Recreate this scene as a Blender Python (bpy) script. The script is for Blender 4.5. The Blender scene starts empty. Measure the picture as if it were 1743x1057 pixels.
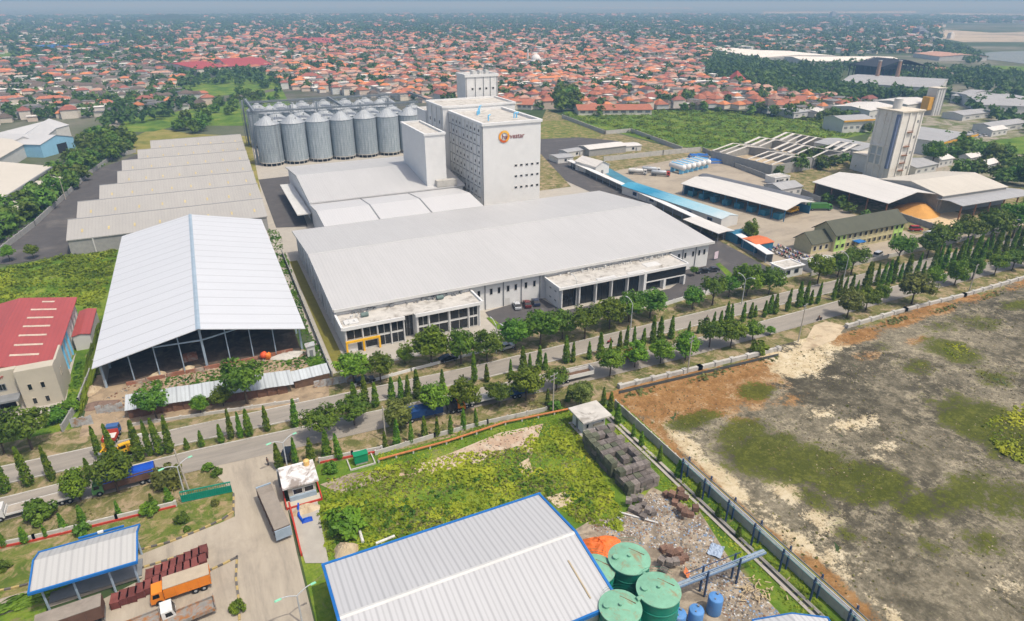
import bpy, math, random
import numpy as np
from mathutils import Vector, Matrix
R = math.radians
SC = bpy.context.scene
COL = SC.collection
# ---------------------------------------------------------------- camera
F = 1100.0; CX = 871.5; CY = 528.5; PITCH = math.atan(523 / F); AZ = R(25.2); H = 75.0
cam_d = bpy.data.cameras.new("camera"); cam = bpy.data.objects.new("camera", cam_d); COL.objects.link(cam)
cam.location = (0, 0, H); cam.rotation_euler = (math.pi / 2 - PITCH, 0, -AZ)
cam_d.sensor_width = 36.0; cam_d.lens = F / 1743 * 36.0; cam_d.clip_start = 1; cam_d.clip_end = 60000
SC.camera = cam
# ---------------------------------------------------------------- world, sun, exposure
SUN = Vector((4.6, -7.8, 17.5)).normalized()
SUN_E = math.asin(SUN.z); SUN_A = math.atan2(SUN.x, SUN.y)
W = bpy.data.worlds.new("World"); SC.world = W; W.use_nodes = True
nt = W.node_tree; nt.nodes.clear()
sky = nt.nodes.new("ShaderNodeTexSky"); sky.sky_type = 'NISHITA'; sky.sun_disc = False
sky.sun_elevation = SUN_E; sky.sun_rotation = SUN_A; sky.air_density = 1.0; sky.dust_density = 5.0; sky.ozone_density = .6; sky.altitude = 50
bgn = nt.nodes.new("ShaderNodeBackground"); bgn.inputs[1].default_value = 0.15
wo = nt.nodes.new("ShaderNodeOutputWorld")
nt.links.new(sky.outputs[0], bgn.inputs[0]); nt.links.new(bgn.outputs[0], wo.inputs[0])
sl = bpy.data.lights.new("sun", 'SUN'); sl.energy = 2.95; sl.angle = R(0.53); sl.color = (1.0, 0.945, 0.83)
so = bpy.data.objects.new("sun", sl); COL.objects.link(so)
so.rotation_euler = SUN.to_track_quat('Z', 'Y').to_euler(); so.location = (0, 0, 300)
SC.view_settings.view_transform = 'Standard'; SC.view_settings.look = 'None'
SC.view_settings.exposure = 0.11; SC.view_settings.gamma = 1; SC.view_settings.use_curve_mapping = False
SC.cycles.volume_bounces = 0; SC.cycles.max_bounces = 6; SC.cycles.diffuse_bounces = 3
SC.cycles.transparent_max_bounces = 8
SC.cycles.sample_clamp_indirect = 4.0
# ---------------------------------------------------------------- survey: photo point -> world point
def ray(px, py):
    x = (px - CX) / F; y = -(py - CY) / F
    f = math.cos(PITCH) + y * math.sin(PITCH); z = -math.sin(PITCH) + y * math.cos(PITCH)
    return (x * math.cos(AZ) + f * math.sin(AZ), -x * math.sin(AZ) + f * math.cos(AZ), z)
def G(px, py, z=0.0):
    r = ray(px, py); t = (z - H) / r[2]
    return (r[0] * t, r[1] * t)
def P(X, Y, Z=0.0):
    f = X * math.sin(AZ) + Y * math.cos(AZ); x = X * math.cos(AZ) - Y * math.sin(AZ); z = Z - H
    d = f * math.cos(PITCH) - z * math.sin(PITCH); u = f * math.sin(PITCH) + z * math.cos(PITCH)
    return (CX + F * x / d, CY - F * u / d)
def inpoly(x, y, poly):
    c = False; n = len(poly); j = n - 1
    for i in range(n):
        xi, yi = poly[i]; xj, yj = poly[j]
        if (yi > y) != (yj > y) and x < (xj - xi) * (y - yi) / (yj - yi) + xi: c = not c
        j = i
    return c
def lerp(a, b, t): return a + (b - a) * t
def interp(x, pts): return float(np.interp(x, [p[0] for p in pts], [p[1] for p in pts]))
# ---------------------------------------------------------------- materials
MATS = {}
def nmat(name):
    m = bpy.data.materials.new(name); m.use_nodes = True
    t = m.node_tree; b = t.nodes["Principled BSDF"]
    return m, t, b
def N(t, kind, **kw):
    n = t.nodes.new("ShaderNode" + kind)
    for k, v in kw.items():
        if k.startswith("i_"): n.inputs[k[2:].replace("_", " ")].default_value = v
        else: setattr(n, k, v)
    return n
def L(t, a, b): t.links.new(a, b)
def noise(t, vec, scale, detail=4.0, rough=.6, dist=0.0):
    n = N(t, "TexNoise"); n.inputs["Scale"].default_value = scale; n.inputs["Detail"].default_value = detail
    n.inputs["Roughness"].default_value = rough; n.inputs["Distortion"].default_value = dist
    L(t, vec, n.inputs["Vector"]); return n.outputs["Fac"]
def ramp(t, fac, stops):
    r = N(t, "ValToRGB"); e = r.color_ramp.elements
    while len(e) > 1: e.remove(e[-1])
    e[0].position = stops[0][0]; e[0].color = (*stops[0][1], 1)
    for p, c in stops[1:]:
        x = e.new(p); x.color = (*c, 1)
    L(t, fac, r.inputs[0]); return r.outputs[0]
def mixc(t, fac, a, b, mode='MIX'):
    n = N(t, "Mix", data_type='RGBA', blend_type=mode)
    for sock, v in ((n.inputs[0], fac), (n.inputs[6], a), (n.inputs[7], b)):
        if isinstance(v, (int, float)): sock.default_value = v
        elif isinstance(v, tuple): sock.default_value = (*v, 1) if len(v) == 3 else v
        else: L(t, v, sock)
    return n.outputs[2]
def math_(t, op, a, b=None, c=None, clamp=False):
    n = N(t, "Math", operation=op); n.use_clamp = clamp
    for i, v in enumerate((a, b, c)):
        if v is None: continue
        if isinstance(v, (int, float)): n.inputs[i].default_value = v
        else: L(t, v, n.inputs[i])
    return n.outputs[0]
def bump(t, b, h, strength=.3, dist=.05):
    n = N(t, "Bump"); n.inputs["Strength"].default_value = strength; n.inputs["Distance"].default_value = dist
    L(t, h, n.inputs["Height"]); L(t, n.outputs[0], b.inputs["Normal"])
def mat(name, col, rough=.75, var=.18, scale=.6, metal=0.0, spec=.3, rnd=0.0, bmp=0.0, dirt=None, dirt_t=.58, dirt_s=.25):
    """weathered paint / concrete / earth: the colour varies with noise, dirt patches and a little per object"""
    if name in MATS: return MATS[name]
    m, t, b = nmat(name); tc = N(t, "NewGeometry"); pos = tc.outputs["Position"]
    d = tuple(max(0, c * (1 - var)) for c in col); l = tuple(min(1, c * (1 + var * .6)) for c in col)
    nf = noise(t, pos, scale, 6, .65)
    c = ramp(t, nf, [(.3, d), (.7, l)])
    if dirt:
        f2 = noise(t, pos, dirt_s, 7, .7, .6)
        mk = math_(t, 'MULTIPLY', math_(t, 'SUBTRACT', f2, dirt_t - .06), 7.0, clamp=True)
        c = mixc(t, mk, c, dirt)
    if rnd:
        oi = N(t, "ObjectInfo"); k = math_(t, 'ADD', math_(t, 'MULTIPLY', oi.outputs["Random"], 2 * rnd), 1 - rnd)
        hs = N(t, "HueSaturation"); L(t, k, hs.inputs["Value"]); L(t, c, hs.inputs["Color"]); c = hs.outputs[0]
    L(t, c, b.inputs["Base Color"])
    b.inputs["Roughness"].default_value = rough; b.inputs["Metallic"].default_value = metal
    b.inputs["Specular IOR Level"].default_value = spec
    if bmp: bump(t, b, nf, bmp, .1)
    MATS[name] = m; return m
def roofmat(name, col, axis='y', pitch=1.0, line=.06, seam=0.0, seam_line=.25, rough=.5, var=.07, stain=.12, seam_axis=None, metal=0.0, off=0.0):
    """profiled metal sheet: ribs along the slope, seams between runs of sheets, streaky weathering"""
    if name in MATS: return MATS[name]
    m, t, b = nmat(name); g = N(t, "NewGeometry"); sp = N(t, "SeparateXYZ"); L(t, g.outputs["Position"], sp.inputs[0])
    ax = {'x': sp.outputs[0], 'y': sp.outputs[1]}
    def lines(a, p, w):
        fr = math_(t, 'FRACT', math_(t, 'DIVIDE', math_(t, 'ADD', a, off), p))
        d = math_(t, 'ABSOLUTE', math_(t, 'SUBTRACT', fr, .5))
        return math_(t, 'GREATER_THAN', d, .5 - w / p / 2)
    mp = N(t, "Mapping"); L(t, g.outputs["Position"], mp.inputs[0])
    mp.inputs["Scale"].default_value = (.5, .06, .2) if axis == 'x' else (.06, .5, .2)
    streak = noise(t, mp.outputs[0], 1.0, 6, .7)
    big = noise(t, g.outputs["Position"], .05, 5, .6)
    c = ramp(t, streak, [(.32, tuple(x * (1 - var) for x in col)), (.62, col)])
    c = mixc(t, math_(t, 'MULTIPLY', math_(t, 'SUBTRACT', big, .45), 2.5, clamp=True), c, tuple(x * (1 - stain) for x in col))
    rib = lines(ax[axis], pitch, pitch * .3)
    c = mixc(t, math_(t, 'MULTIPLY', rib, line), c, (0.05, .05, .05))
    if seam:
        s = lines(ax[seam_axis or axis], seam, .35)
        c = mixc(t, math_(t, 'MULTIPLY', s, seam_line), c, (.08, .085, .1))
    L(t, c, b.inputs["Base Color"]); b.inputs["Roughness"].default_value = rough; b.inputs["Metallic"].default_value = metal
    b.inputs["Specular IOR Level"].default_value = .35
    MATS[name] = m; return m
def leafmat(name, dark, light, scale=.5, rnd=.25, trans=.25):
    if name in MATS: return MATS[name]
    m, t, b = nmat(name); tc = N(t, "TexCoord")
    nf = noise(t, tc.outputs["Object"], scale, 3, .6)
    c = ramp(t, nf, [(.35, dark), (.66, light)])
    oi = N(t, "ObjectInfo"); hs = N(t, "HueSaturation"); L(t, c, hs.inputs["Color"])
    L(t, math_(t, 'ADD', math_(t, 'MULTIPLY', oi.outputs["Random"], 2 * rnd), 1 - rnd), hs.inputs["Value"])
    L(t, math_(t, 'ADD', math_(t, 'MULTIPLY', oi.outputs["Random"], .05), .475), hs.inputs["Hue"])
    c = hs.outputs[0]
    L(t, c, b.inputs["Base Color"]); b.inputs["Roughness"].default_value = .6; b.inputs["Specular IOR Level"].default_value = .25
    tr = N(t, "BsdfTranslucent"); L(t, c, tr.inputs[0]); mx = N(t, "MixShader"); mx.inputs[0].default_value = trans
    L(t, b.outputs[0], mx.inputs[1]); L(t, tr.outputs[0], mx.inputs[2])
    L(t, mx.outputs[0], t.nodes["Material Output"].inputs[0])
    MATS[name] = m; return m
# ---------------------------------------------------------------- objects
def tag(o, label=None, cat=None, group=None, kind=None):
    if label: o["label"] = label
    if cat: o["category"] = cat
    if group: o["group"] = group
    if kind: o["kind"] = kind
    return o
def T(name, label, cat, loc=(0, 0, 0), rz=0.0, group=None):
    o = bpy.data.objects.new(name, None); COL.objects.link(o); o.empty_display_size = .5
    o.location = loc; o.rotation_euler = (0, 0, rz)
    return tag(o, label, cat, group)
KIDS = {}
def put(name, data, parent=None, loc=(0, 0, 0), rz=0.0):
    o = bpy.data.objects.new(name, data); COL.objects.link(o)
    o.location = loc; o.rotation_euler = (0, 0, rz)
    if parent: o.parent = parent; KIDS.setdefault(parent.name, []).append(o)
    return o
def dup(root, loc, rz=0.0, label=None, group=None, scale=None):
    r = root.copy(); COL.objects.link(r); r.location = loc; r.rotation_euler = (0, 0, rz)
    if scale: r.scale = scale
    if label: r["label"] = label
    if group: r["group"] = group
    for ch in KIDS.get(root.name, []):
        c = ch.copy(); COL.objects.link(c); c.parent = r; KIDS.setdefault(r.name, []).append(c)
        for gc in KIDS.get(ch.name, []):
            d = gc.copy(); COL.objects.link(d); d.parent = c; KIDS.setdefault(c.name, []).append(d)
    return r
class M:
    def __init__(s): s.v = []; s.f = []; s.mi = []; s.m = 0; s.X = None
    def add(s, vs, fs):
        n = len(s.v)
        if s.X is not None: vs = [tuple(s.X @ Vector(p)) for p in vs]
        s.v += [tuple(p) for p in vs]; s.f += [tuple(i + n for i in f) for f in fs]; s.mi += [s.m] * len(fs)
        return s
    def box(s, x0, x1, y0, y1, z0, z1):
        return s.add([(x0, y0, z0), (x1, y0, z0), (x1, y1, z0), (x0, y1, z0), (x0, y0, z1), (x1, y0, z1), (x1, y1, z1), (x0, y1, z1)],
                     [(0, 3, 2, 1), (4, 5, 6, 7), (0, 1, 5, 4), (1, 2, 6, 5), (2, 3, 7, 6), (3, 0, 4, 7)])
    def taper(s, x0, x1, y0, y1, z0, z1, ix, iy):
        return s.add([(x0, y0, z0), (x1, y0, z0), (x1, y1, z0), (x0, y1, z0), (x0 + ix, y0 + iy, z1), (x1 - ix, y0 + iy, z1), (x1 - ix, y1 - iy, z1), (x0 + ix, y1 - iy, z1)],
                     [(0, 3, 2, 1), (4, 5, 6, 7), (0, 1, 5, 4), (1, 2, 6, 5), (2, 3, 7, 6), (3, 0, 4, 7)])
    def quad(s, *p): return s.add(p, [tuple(range(len(p)))])
    def extr(s, prof, a0, a1, axis='x'):
        """closed profile (u,z) pushed along an axis"""
        n = len(prof)
        if axis == 'x': vs = [(a0, u, z) for u, z in prof] + [(a1, u, z) for u, z in prof]
        else: vs = [(u, a0, z) for u, z in prof] + [(u, a1, z) for u, z in prof]
        fs = [tuple(range(n))[::-1], tuple(range(n, 2 * n))] + [(i, (i + 1) % n, n + (i + 1) % n, n + i) for i in range(n)]
        return s.add(vs, fs)
    def prism(s, poly, z0, z1):
        n = len(poly)
        vs = [(x, y, z0) for x, y in poly] + [(x, y, z1) for x, y in poly]
        return s.add(vs, [tuple(range(n))[::-1], tuple(range(n, 2 * n))] + [(i, (i + 1) % n, n + (i + 1) % n, n + i) for i in range(n)])
    def tube(s, p, q, r, n=8, r2=None, cap=True):
        p = Vector(p); q = Vector(q); d = (q - p).normalized(); r2 = r if r2 is None else r2
        a = d.orthogonal().normalized(); b = d.cross(a)
        vs = []
        for c, rr in ((p, r), (q, r2)):
            vs += [tuple(c + (a * math.cos(2 * math.pi * i / n) + b * math.sin(2 * math.pi * i / n)) * rr) for i in range(n)]
        fs = [(i, (i + 1) % n, n + (i + 1) % n, n + i) for i in range(n)]
        if cap: fs += [tuple(range(n))[::-1], tuple(range(n, 2 * n))]
        return s.add(vs, fs)
    def lathe(s, prof, n=24, cx=0, cy=0, cap=True):
        k = len(prof); vs = []
        for r, z in prof: vs += [(cx + r * math.cos(2 * math.pi * i / n), cy + r * math.sin(2 * math.pi * i / n), z) for i in range(n)]
        fs = []
        for j in range(k - 1): fs += [(j * n + i, j * n + (i + 1) % n, (j + 1) * n + (i + 1) % n, (j + 1) * n + i) for i in range(n)]
        if cap: fs += [tuple(range(n))[::-1], tuple(range((k - 1) * n, k * n))]
        return s.add(vs, fs)
    def mesh(s, name, mats):
        me = bpy.data.meshes.new(name); me.from_pydata(s.v, [], s.f)
        if not isinstance(mats, (list, tuple)): mats = [mats]
        for x in mats: me.materials.append(x)
        if len(mats) > 1: me.polygons.foreach_set("material_index", s.mi)
        me.update(); return me
    def build(s, name, mats, parent=None, w=False, loc=(0, 0, 0), rz=0.0):
        if w and parent is not None:
            o0 = parent.location; s.v = [(a - o0.x, b - o0.y, c - o0.z) for a, b, c in s.v]
        return put(name, s.mesh(name, mats), parent, loc, rz)
def smooth(o):
    me = o.data if hasattr(o, "data") else o
    me.polygons.foreach_set("use_smooth", [True] * len(me.polygons)); return o
def sheet(name, pts, z, m, kind="structure"):
    b = M(); b.quad(*[(x, y, z) for x, y in pts]); o = b.build(name, m); o["kind"] = kind; return o
def px(*pts): return [G(x, y) for x, y in pts]
def nth(i):
    w = ["first", "second", "third", "fourth", "fifth", "sixth", "seventh", "eighth", "ninth", "tenth", "eleventh", "twelfth"]
    if i < 12: return w[i]
    n = i + 1; s = "th" if 10 < n % 100 < 20 else {1: "st", 2: "nd", 3: "rd"}.get(n % 10, "th")
    return f"{n}{s}"
# ---------------------------------------------------------------- palette
WHITE = mat("white_paint", (.66, .665, .66), .6, .06, .3, dirt=(.62, .61, .57), dirt_t=.68, dirt_s=.12)
WALLG = mat("pale_wall", (.56, .56, .545), .7, .08, .3, dirt=(.5, .5, .47), dirt_t=.66)
CONC = mat("concrete", (.46, .445, .41), .85, .2, .5, dirt=(.25, .24, .22), dirt_t=.6)
ROOFC = mat("stained_roof_slab", (.50, .48, .44), .85, .18, .5, dirt=(.24, .22, .19), dirt_t=.58, dirt_s=.4)
GREYW = mat("grey_block_wall", (.30, .30, .29), .9, .15, .8)
DARK = mat("dark_interior", (.02, .02, .022), .9, .2)
GLASS = mat("dark_glass", (.012, .014, .017), .18, .3, .4, spec=.5)
STEEL = mat("galvanised_steel", (.42, .45, .48), .45, .12, .6, metal=.35)
BLUEST = mat("blue_grey_steel", (.30, .38, .46), .5, .15)
GREYM = mat("grey_metal", (.2, .21, .22), .6, .2)
BLUEP = mat("blue_paint", (.015, .14, .42), .5, .12)
BLACK = mat("black_rubber", (.012, .012, .013), .8, .2)
ORANGE = mat("orange_paint", (.72, .22, .02), .5, .12, dirt=(.4, .15, .03), dirt_t=.66)
YELLOW = mat("yellow_paint", (.75, .42, .02), .5, .1)
RED = mat("red_paint", (.45, .05, .03), .6, .15)
BROWNW = mat("brown_wood", (.14, .085, .055), .85, .3, 1.5)
CREAM = mat("cream_wall", (.46, .42, .34), .75, .08, .3, dirt=(.42, .38, .3), dirt_t=.66)
def wornmat(name, base, dark, light, sx, sy, rough=.9):
    m, t, b = nmat(name); g = N(t, "NewGeometry"); p = g.outputs["Position"]
    mp = N(t, "Mapping"); L(t, p, mp.inputs[0]); mp.inputs["Scale"].default_value = (sx, sy, 1)
    a = noise(t, mp.outputs[0], 1.0, 8, .72, .3); c = noise(t, p, .16, 10, .75, .3); f = noise(t, p, 2.6, 6, .8)
    col = ramp(t, a, [(.3, dark), (.5, base), (.7, light)])
    col = mixc(t, math_(t, 'MULTIPLY', math_(t, 'MULTIPLY', math_(t, 'SUBTRACT', c, .52), 6.0, clamp=True), .6), col, dark)
    col = mixc(t, math_(t, 'MULTIPLY', math_(t, 'MULTIPLY', math_(t, 'SUBTRACT', f, .6), 9.0, clamp=True), .35), col, tuple(x * .55 for x in dark))
    L(t, col, b.inputs["Base Color"]); b.inputs["Roughness"].default_value = rough; b.inputs["Specular IOR Level"].default_value = .2; bump(t, b, f, .25, .03)
    MATS[name] = m; return m
# ---------------------------------------------------------------- ground
def groundmat():
    m, t, b = nmat("open_land"); g = N(t, "NewGeometry"); p = g.outputs["Position"]
    a = noise(t, p, .0035, 8, .68, .4); c = noise(t, p, .05, 6, .7)
    col = ramp(t, a, [(.36, (.035, .06, .022)), (.47, (.06, .085, .035)), (.55, (.12, .125, .09)), (.63, (.2, .185, .15)), (.75, (.28, .26, .22))])
    col = mixc(t, math_(t, 'MULTIPLY', math_(t, 'SUBTRACT', c, .35), 1.6, clamp=True), col, mixc(t, .5, col, (.07, .11, .03)))
    L(t, col, b.inputs["Base Color"]); b.inputs["Roughness"].default_value = .95; b.inputs["Specular IOR Level"].default_value = .1
    return m
sheet("ground", [(-40000, -4000), (40000, -4000), (40000, 40000), (-40000, 40000)], 0, groundmat())
def grassmat(name, c1, c2, c3, s1=.12, s2=1.5, dirt=(.22, .17, .1), dt=.62):
    m, t, b = nmat(name); g = N(t, "NewGeometry"); p = g.outputs["Position"]
    a = noise(t, p, s1, 7, .7, .4); f = noise(t, p, s2, 6, .75)
    col = ramp(t, a, [(.34, c1), (.5, c2), (.64, c3)])
    col = mixc(t, math_(t, 'MULTIPLY', math_(t, 'SUBTRACT', f, .42), 3.0, clamp=True), col, mixc(t, .65, col, c1))
    d = noise(t, p, s1 * 1.6, 8, .72, .8)
    col = mixc(t, math_(t, 'MULTIPLY', math_(t, 'SUBTRACT', d, dt - .05), 8.0, clamp=True), col, dirt)
    L(t, col, b.inputs["Base Color"]); b.inputs["Roughness"].default_value = .95; b.inputs["Specular IOR Level"].default_value = .1
    bump(t, b, f, .6, .3); MATS[name] = m; return m
G_LUSH = grassmat("lush_grass", (.05, .11, .012), (.12, .2, .02), (.24, .28, .04), .1)
G_FIELD = grassmat("field_grass", (.05, .11, .014), (.11, .185, .022), (.2, .24, .045), .06, .8, (.2, .18, .08), .66)
G_DRY = grassmat("dry_verge_grass", (.07, .09, .024), (.15, .15, .05), (.25, .205, .1), .22, 2.2, (.33, .255, .16), .52)
G_LAWN = grassmat("lawn", (.06, .105, .016), (.13, .165, .03), (.23, .2, .075), .2, 2.5, (.32, .24, .13), .54)
DIRT = mat("bare_dirt", (.34, .26, .17), .95, .25, .35, dirt=(.2, .15, .1), dirt_t=.56, bmp=.3)
SAND = mat("pale_sandy_earth", (.5, .41, .28), .95, .2, .3, dirt=(.33, .25, .16), dirt_t=.55, bmp=.3)
ASPH = wornmat("old_asphalt", (.275, .25, .215), (.2, .185, .165), (.32, .29, .25), .05, .55)
ASPHD = mat("dark_asphalt", (.085, .08, .08), .9, .2, .25, dirt=(.14, .13, .12), dirt_t=.6, dirt_s=.07)
YARD = wornmat("concrete_yard", (.36, .315, .25), (.25, .22, .18), (.42, .37, .295), .4, .07)
YARDR = wornmat("dusty_estate_yard", (.34, .295, .23), (.24, .21, .17), (.39, .34, .27), .05, .12)
PAVE = mat("pale_paving", (.38, .355, .31), .85, .12, .4, dirt=(.36, .33, .28), dirt_t=.58)
TOWNG = mat("town_ground", (.13, .12, .10), .95, .3, .08, dirt=(.06, .075, .035), dirt_t=.5, dirt_s=.02)
sheet("town_ground", px((-250, 250), (-200, 70), (300, 44), (900, 44), (1230, 84), (1240, 110), (1330, 155), (1500, 182), (1440, 212), (1200, 188), (920, 186), (700, 190), (420, 170), (300, 195), (150, 190)), .05, TOWNG)
sheet("field_grass", px((955, 190), (1000, 213), (1140, 248), (1248, 256), (1420, 240), (1500, 222), (1380, 200), (1210, 184), (1060, 187)), .05, G_FIELD)
sheet("estate_ground", px((930, 186), (905, 240), (905, 460), (1180, 520), (1320, 470), (1900, 420), (1900, 300), (1560, 300), (1480, 240), (1250, 255), (1140, 250), (1000, 215)), .04, G_DRY)
sheet("industrial_ground", px((1470, 250), (1490, 212), (1570, 172), (1800, 185), (1800, 330), (1600, 300), (1545, 300)), .05, grassmat("mixed_industrial_ground", (.05, .09, .02), (.12, .14, .05), (.2, .19, .1), .05, .6, (.3, .27, .22), .5))
sheet("estate_yard", px((1000, 300), (1130, 275), (1195, 262), (1240, 276), (1470, 372), (1560, 400), (1760, 372), (1760, 345), (1800, 390), (1400, 462), (1340, 470), (1290, 440), (1180, 375), (1040, 300)), .08, YARDR)
sheet("factory_yard", [(16, 128), (148, 128), (153, 150), (163, 222), (180, 322), (150, 420), (-30, 430), (14, 210)], .06, PAVE)
sheet("asphalt_yard", px((917, 237), (985, 234), (1052, 240), (1062, 246), (1000, 262), (965, 268), (985, 280), (1290, 446), (1220, 490), (1130, 470), (1190, 430), (1060, 352), (940, 298), (917, 270)), .12, ASPHD)
sheet("asphalt_apron", px((440, 306), (492, 300), (524, 386), (470, 388)), .12, ASPHD)
sheet("asphalt_lane", px((20, 450), (-60, 450), (100, 345), (160, 290), (238, 262), (262, 300), (180, 400), (120, 432)), .1, ASPHD)
sheet("car_park", px((826, 532), (915, 505), (958, 530), (1140, 492), (1172, 470), (1290, 446), (1320, 462), (1220, 490), (1130, 516), (850, 563)), .15, ASPHD)
sheet("grass_strip", px((917, 285), (920, 262), (972, 318), (918, 325)), .15, G_DRY)
sheet("back_grass", px((916, 238), (918, 205), (990, 206), (1028, 235)), .1, G_LAWN)
sheet("dry_field", px((205, 262), (222, 236), (262, 218), (330, 228), (425, 232), (445, 330), (400, 232), (300, 240), (262, 262)), .09, grassmat("straw_field", (.13, .15, .03), (.24, .22, .06), (.3, .25, .1), .1))
sheet("back_field", px((330, 214), (300, 190), (360, 178), (480, 152), (500, 190), (420, 214)), .08, G_FIELD)
sheet("back_field", px((180, 226), (214, 200), (330, 188), (335, 205), (262, 224)), .11, G_FIELD)
sheet("back_field", px((288, 150), (420, 118), (470, 128), (474, 150), (400, 162), (300, 166)), .11, G_FIELD)
sheet("field_ground", px((-80, 470), (110, 436), (200, 420), (330, 560), (160, 640), (120, 740), (-80, 790)), .07, G_LUSH)
sheet("bare_yard", px((135, 745), (160, 640), (520, 595), (560, 655), (560, 690), (350, 705), (220, 735)), .11, DIRT)
sheet("red_roof_yard", px((-60, 720), (-60, 690), (110, 640), (130, 600), (120, 640), (112, 690), (70, 730)), .13, PAVE)
sheet("moss_strip", [(17.6, 130.5), (20.4, 130.5), (20.4, 206), (18.0, 206)], .14, mat("moss", (.17, .155, .03), .95, .2, .5))
# the roads run nearly straight along X
YN = [(-200, 127), (-40, 119.4), (-11, 118.6), (47, 116.4), (110, 117.0), (160, 117.2), (400, 118)]
YS = [(-200, 112), (-40, 109.3), (-12, 109.6), (50, 106.4), (92, 105.0), (120, 105.3), (165, 106.3), (400, 107)]
def strip(name, yc, w0, w1, z, m, x0=-200, x1=420, step=5, kind="structure"):
    b = M(); xs = list(np.arange(x0, x1 + .1, step)); vs = []; fs = []
    for x in xs:
        y = interp(x, yc); vs += [(x, y + w0, z), (x, y + w1, z)]
    for i in range(len(xs) - 1): fs.append((2 * i, 2 * i + 2, 2 * i + 3, 2 * i + 1))
    b.add(vs, fs); o = b.build(name, m); o["kind"] = kind; return o
sheet("verge", [(-200, 95), (420, 95), (420, 129), (137, 128), (-200, 133)], .09, G_DRY)
strip("road", YN, -2.7, 2.7, .18, ASPH); strip("road", YS, -3.1, 3.1, .17, ASPH)
for yc, w0, w1 in ((YN, -2.95, -2.7), (YN, 2.7, 2.95), (YS, 3.1, 3.35)):
    b = M(); xs = list(np.arange(-160, 300, 4.0))
    for a, c in zip(xs, xs[1:]):
        ya, yb = interp(a, yc), interp(c, yc)
        b.add([(a, ya + w0, .1), (c, yb + w0, .1), (c, yb + w1, .1), (a, ya + w1, .1), (a, ya + w0, .3), (c, yb + w0, .3), (c, yb + w1, .3), (a, ya + w1, .3)], [(4, 5, 6, 7), (0, 1, 5, 4), (2, 3, 7, 6)])
    o = b.build("kerb", CONC); o["kind"] = "structure"
# foreground plot: driveway, lawns, overgrown lot
sheet("driveway", px((395, 772), (545, 722), (520, 745), (472, 775), (486, 850), (505, 940), (540, 1080), (560, 1200), (-40, 1200), (40, 1090), (236, 990), (340, 908), (400, 880), (398, 840), (360, 800)), .13, YARD)
sheet("lawn", px((-120, 970), (140, 905), (300, 862), (402, 836), (398, 884), (300, 920), (235, 948), (60, 1010), (-120, 1040)), .12, G_LAWN)
sheet("weighbridge_road", px((-150, 1065), (60, 1003), (240, 945), (360, 897), (404, 880), (420, 910), (340, 960), (240, 985), (-150, 1110)), .14, YARD)
sheet("lawn", px((-100, 1085), (88, 1018), (60, 1090), (-100, 1200)), .15, G_LUSH)
sheet("overgrown_lot", px((540, 792), (700, 762), (990, 688), (1062, 690), (1170, 790), (1330, 925), (1520, 1100), (1100, 1250), (560, 1150), (500, 900)), .11, G_LUSH)
sheet("scrap_yard", px((1075, 870), (1110, 830), (1190, 870), (1240, 950), (1340, 1060), (1370, 1160), (1000, 1160), (975, 905), (1000, 890)), .16, mat("scrap_earth_yard", (.36, .3, .225), .95, .3, .6, dirt=(.19, .155, .115), dirt_t=.5, dirt_s=.4))
sheet("dirt_patch", px((760, 775), (850, 738), (925, 722), (905, 775), (880, 760), (810, 790), (715, 812), (640, 815)), .15, mat("brick_dust", (.42, .3, .21), .95, .2, .5, dirt=(.5, .43, .33), dirt_t=.5))
SCRAP = mat("scrap_earth", (.34, .285, .215), .95, .3, .6, dirt=(.2, .16, .12), dirt_t=.5, dirt_s=.5)
sheet("dirt_patch", px((545, 826), (600, 806), (690, 800), (640, 822), (580, 842)), .17, SCRAP)
sheet("dirt_patch", px((884, 790), (900, 780), (908, 806), (892, 822)), .17, SAND)
sheet("dirt_patch", px((930, 848), (960, 838), (985, 858), (950, 866)), .17, SAND)
sheet("gravel_path", px((488, 860), (540, 850), (548, 900), (560, 960), (520, 960), (505, 910)), .2, PAVE)
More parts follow.
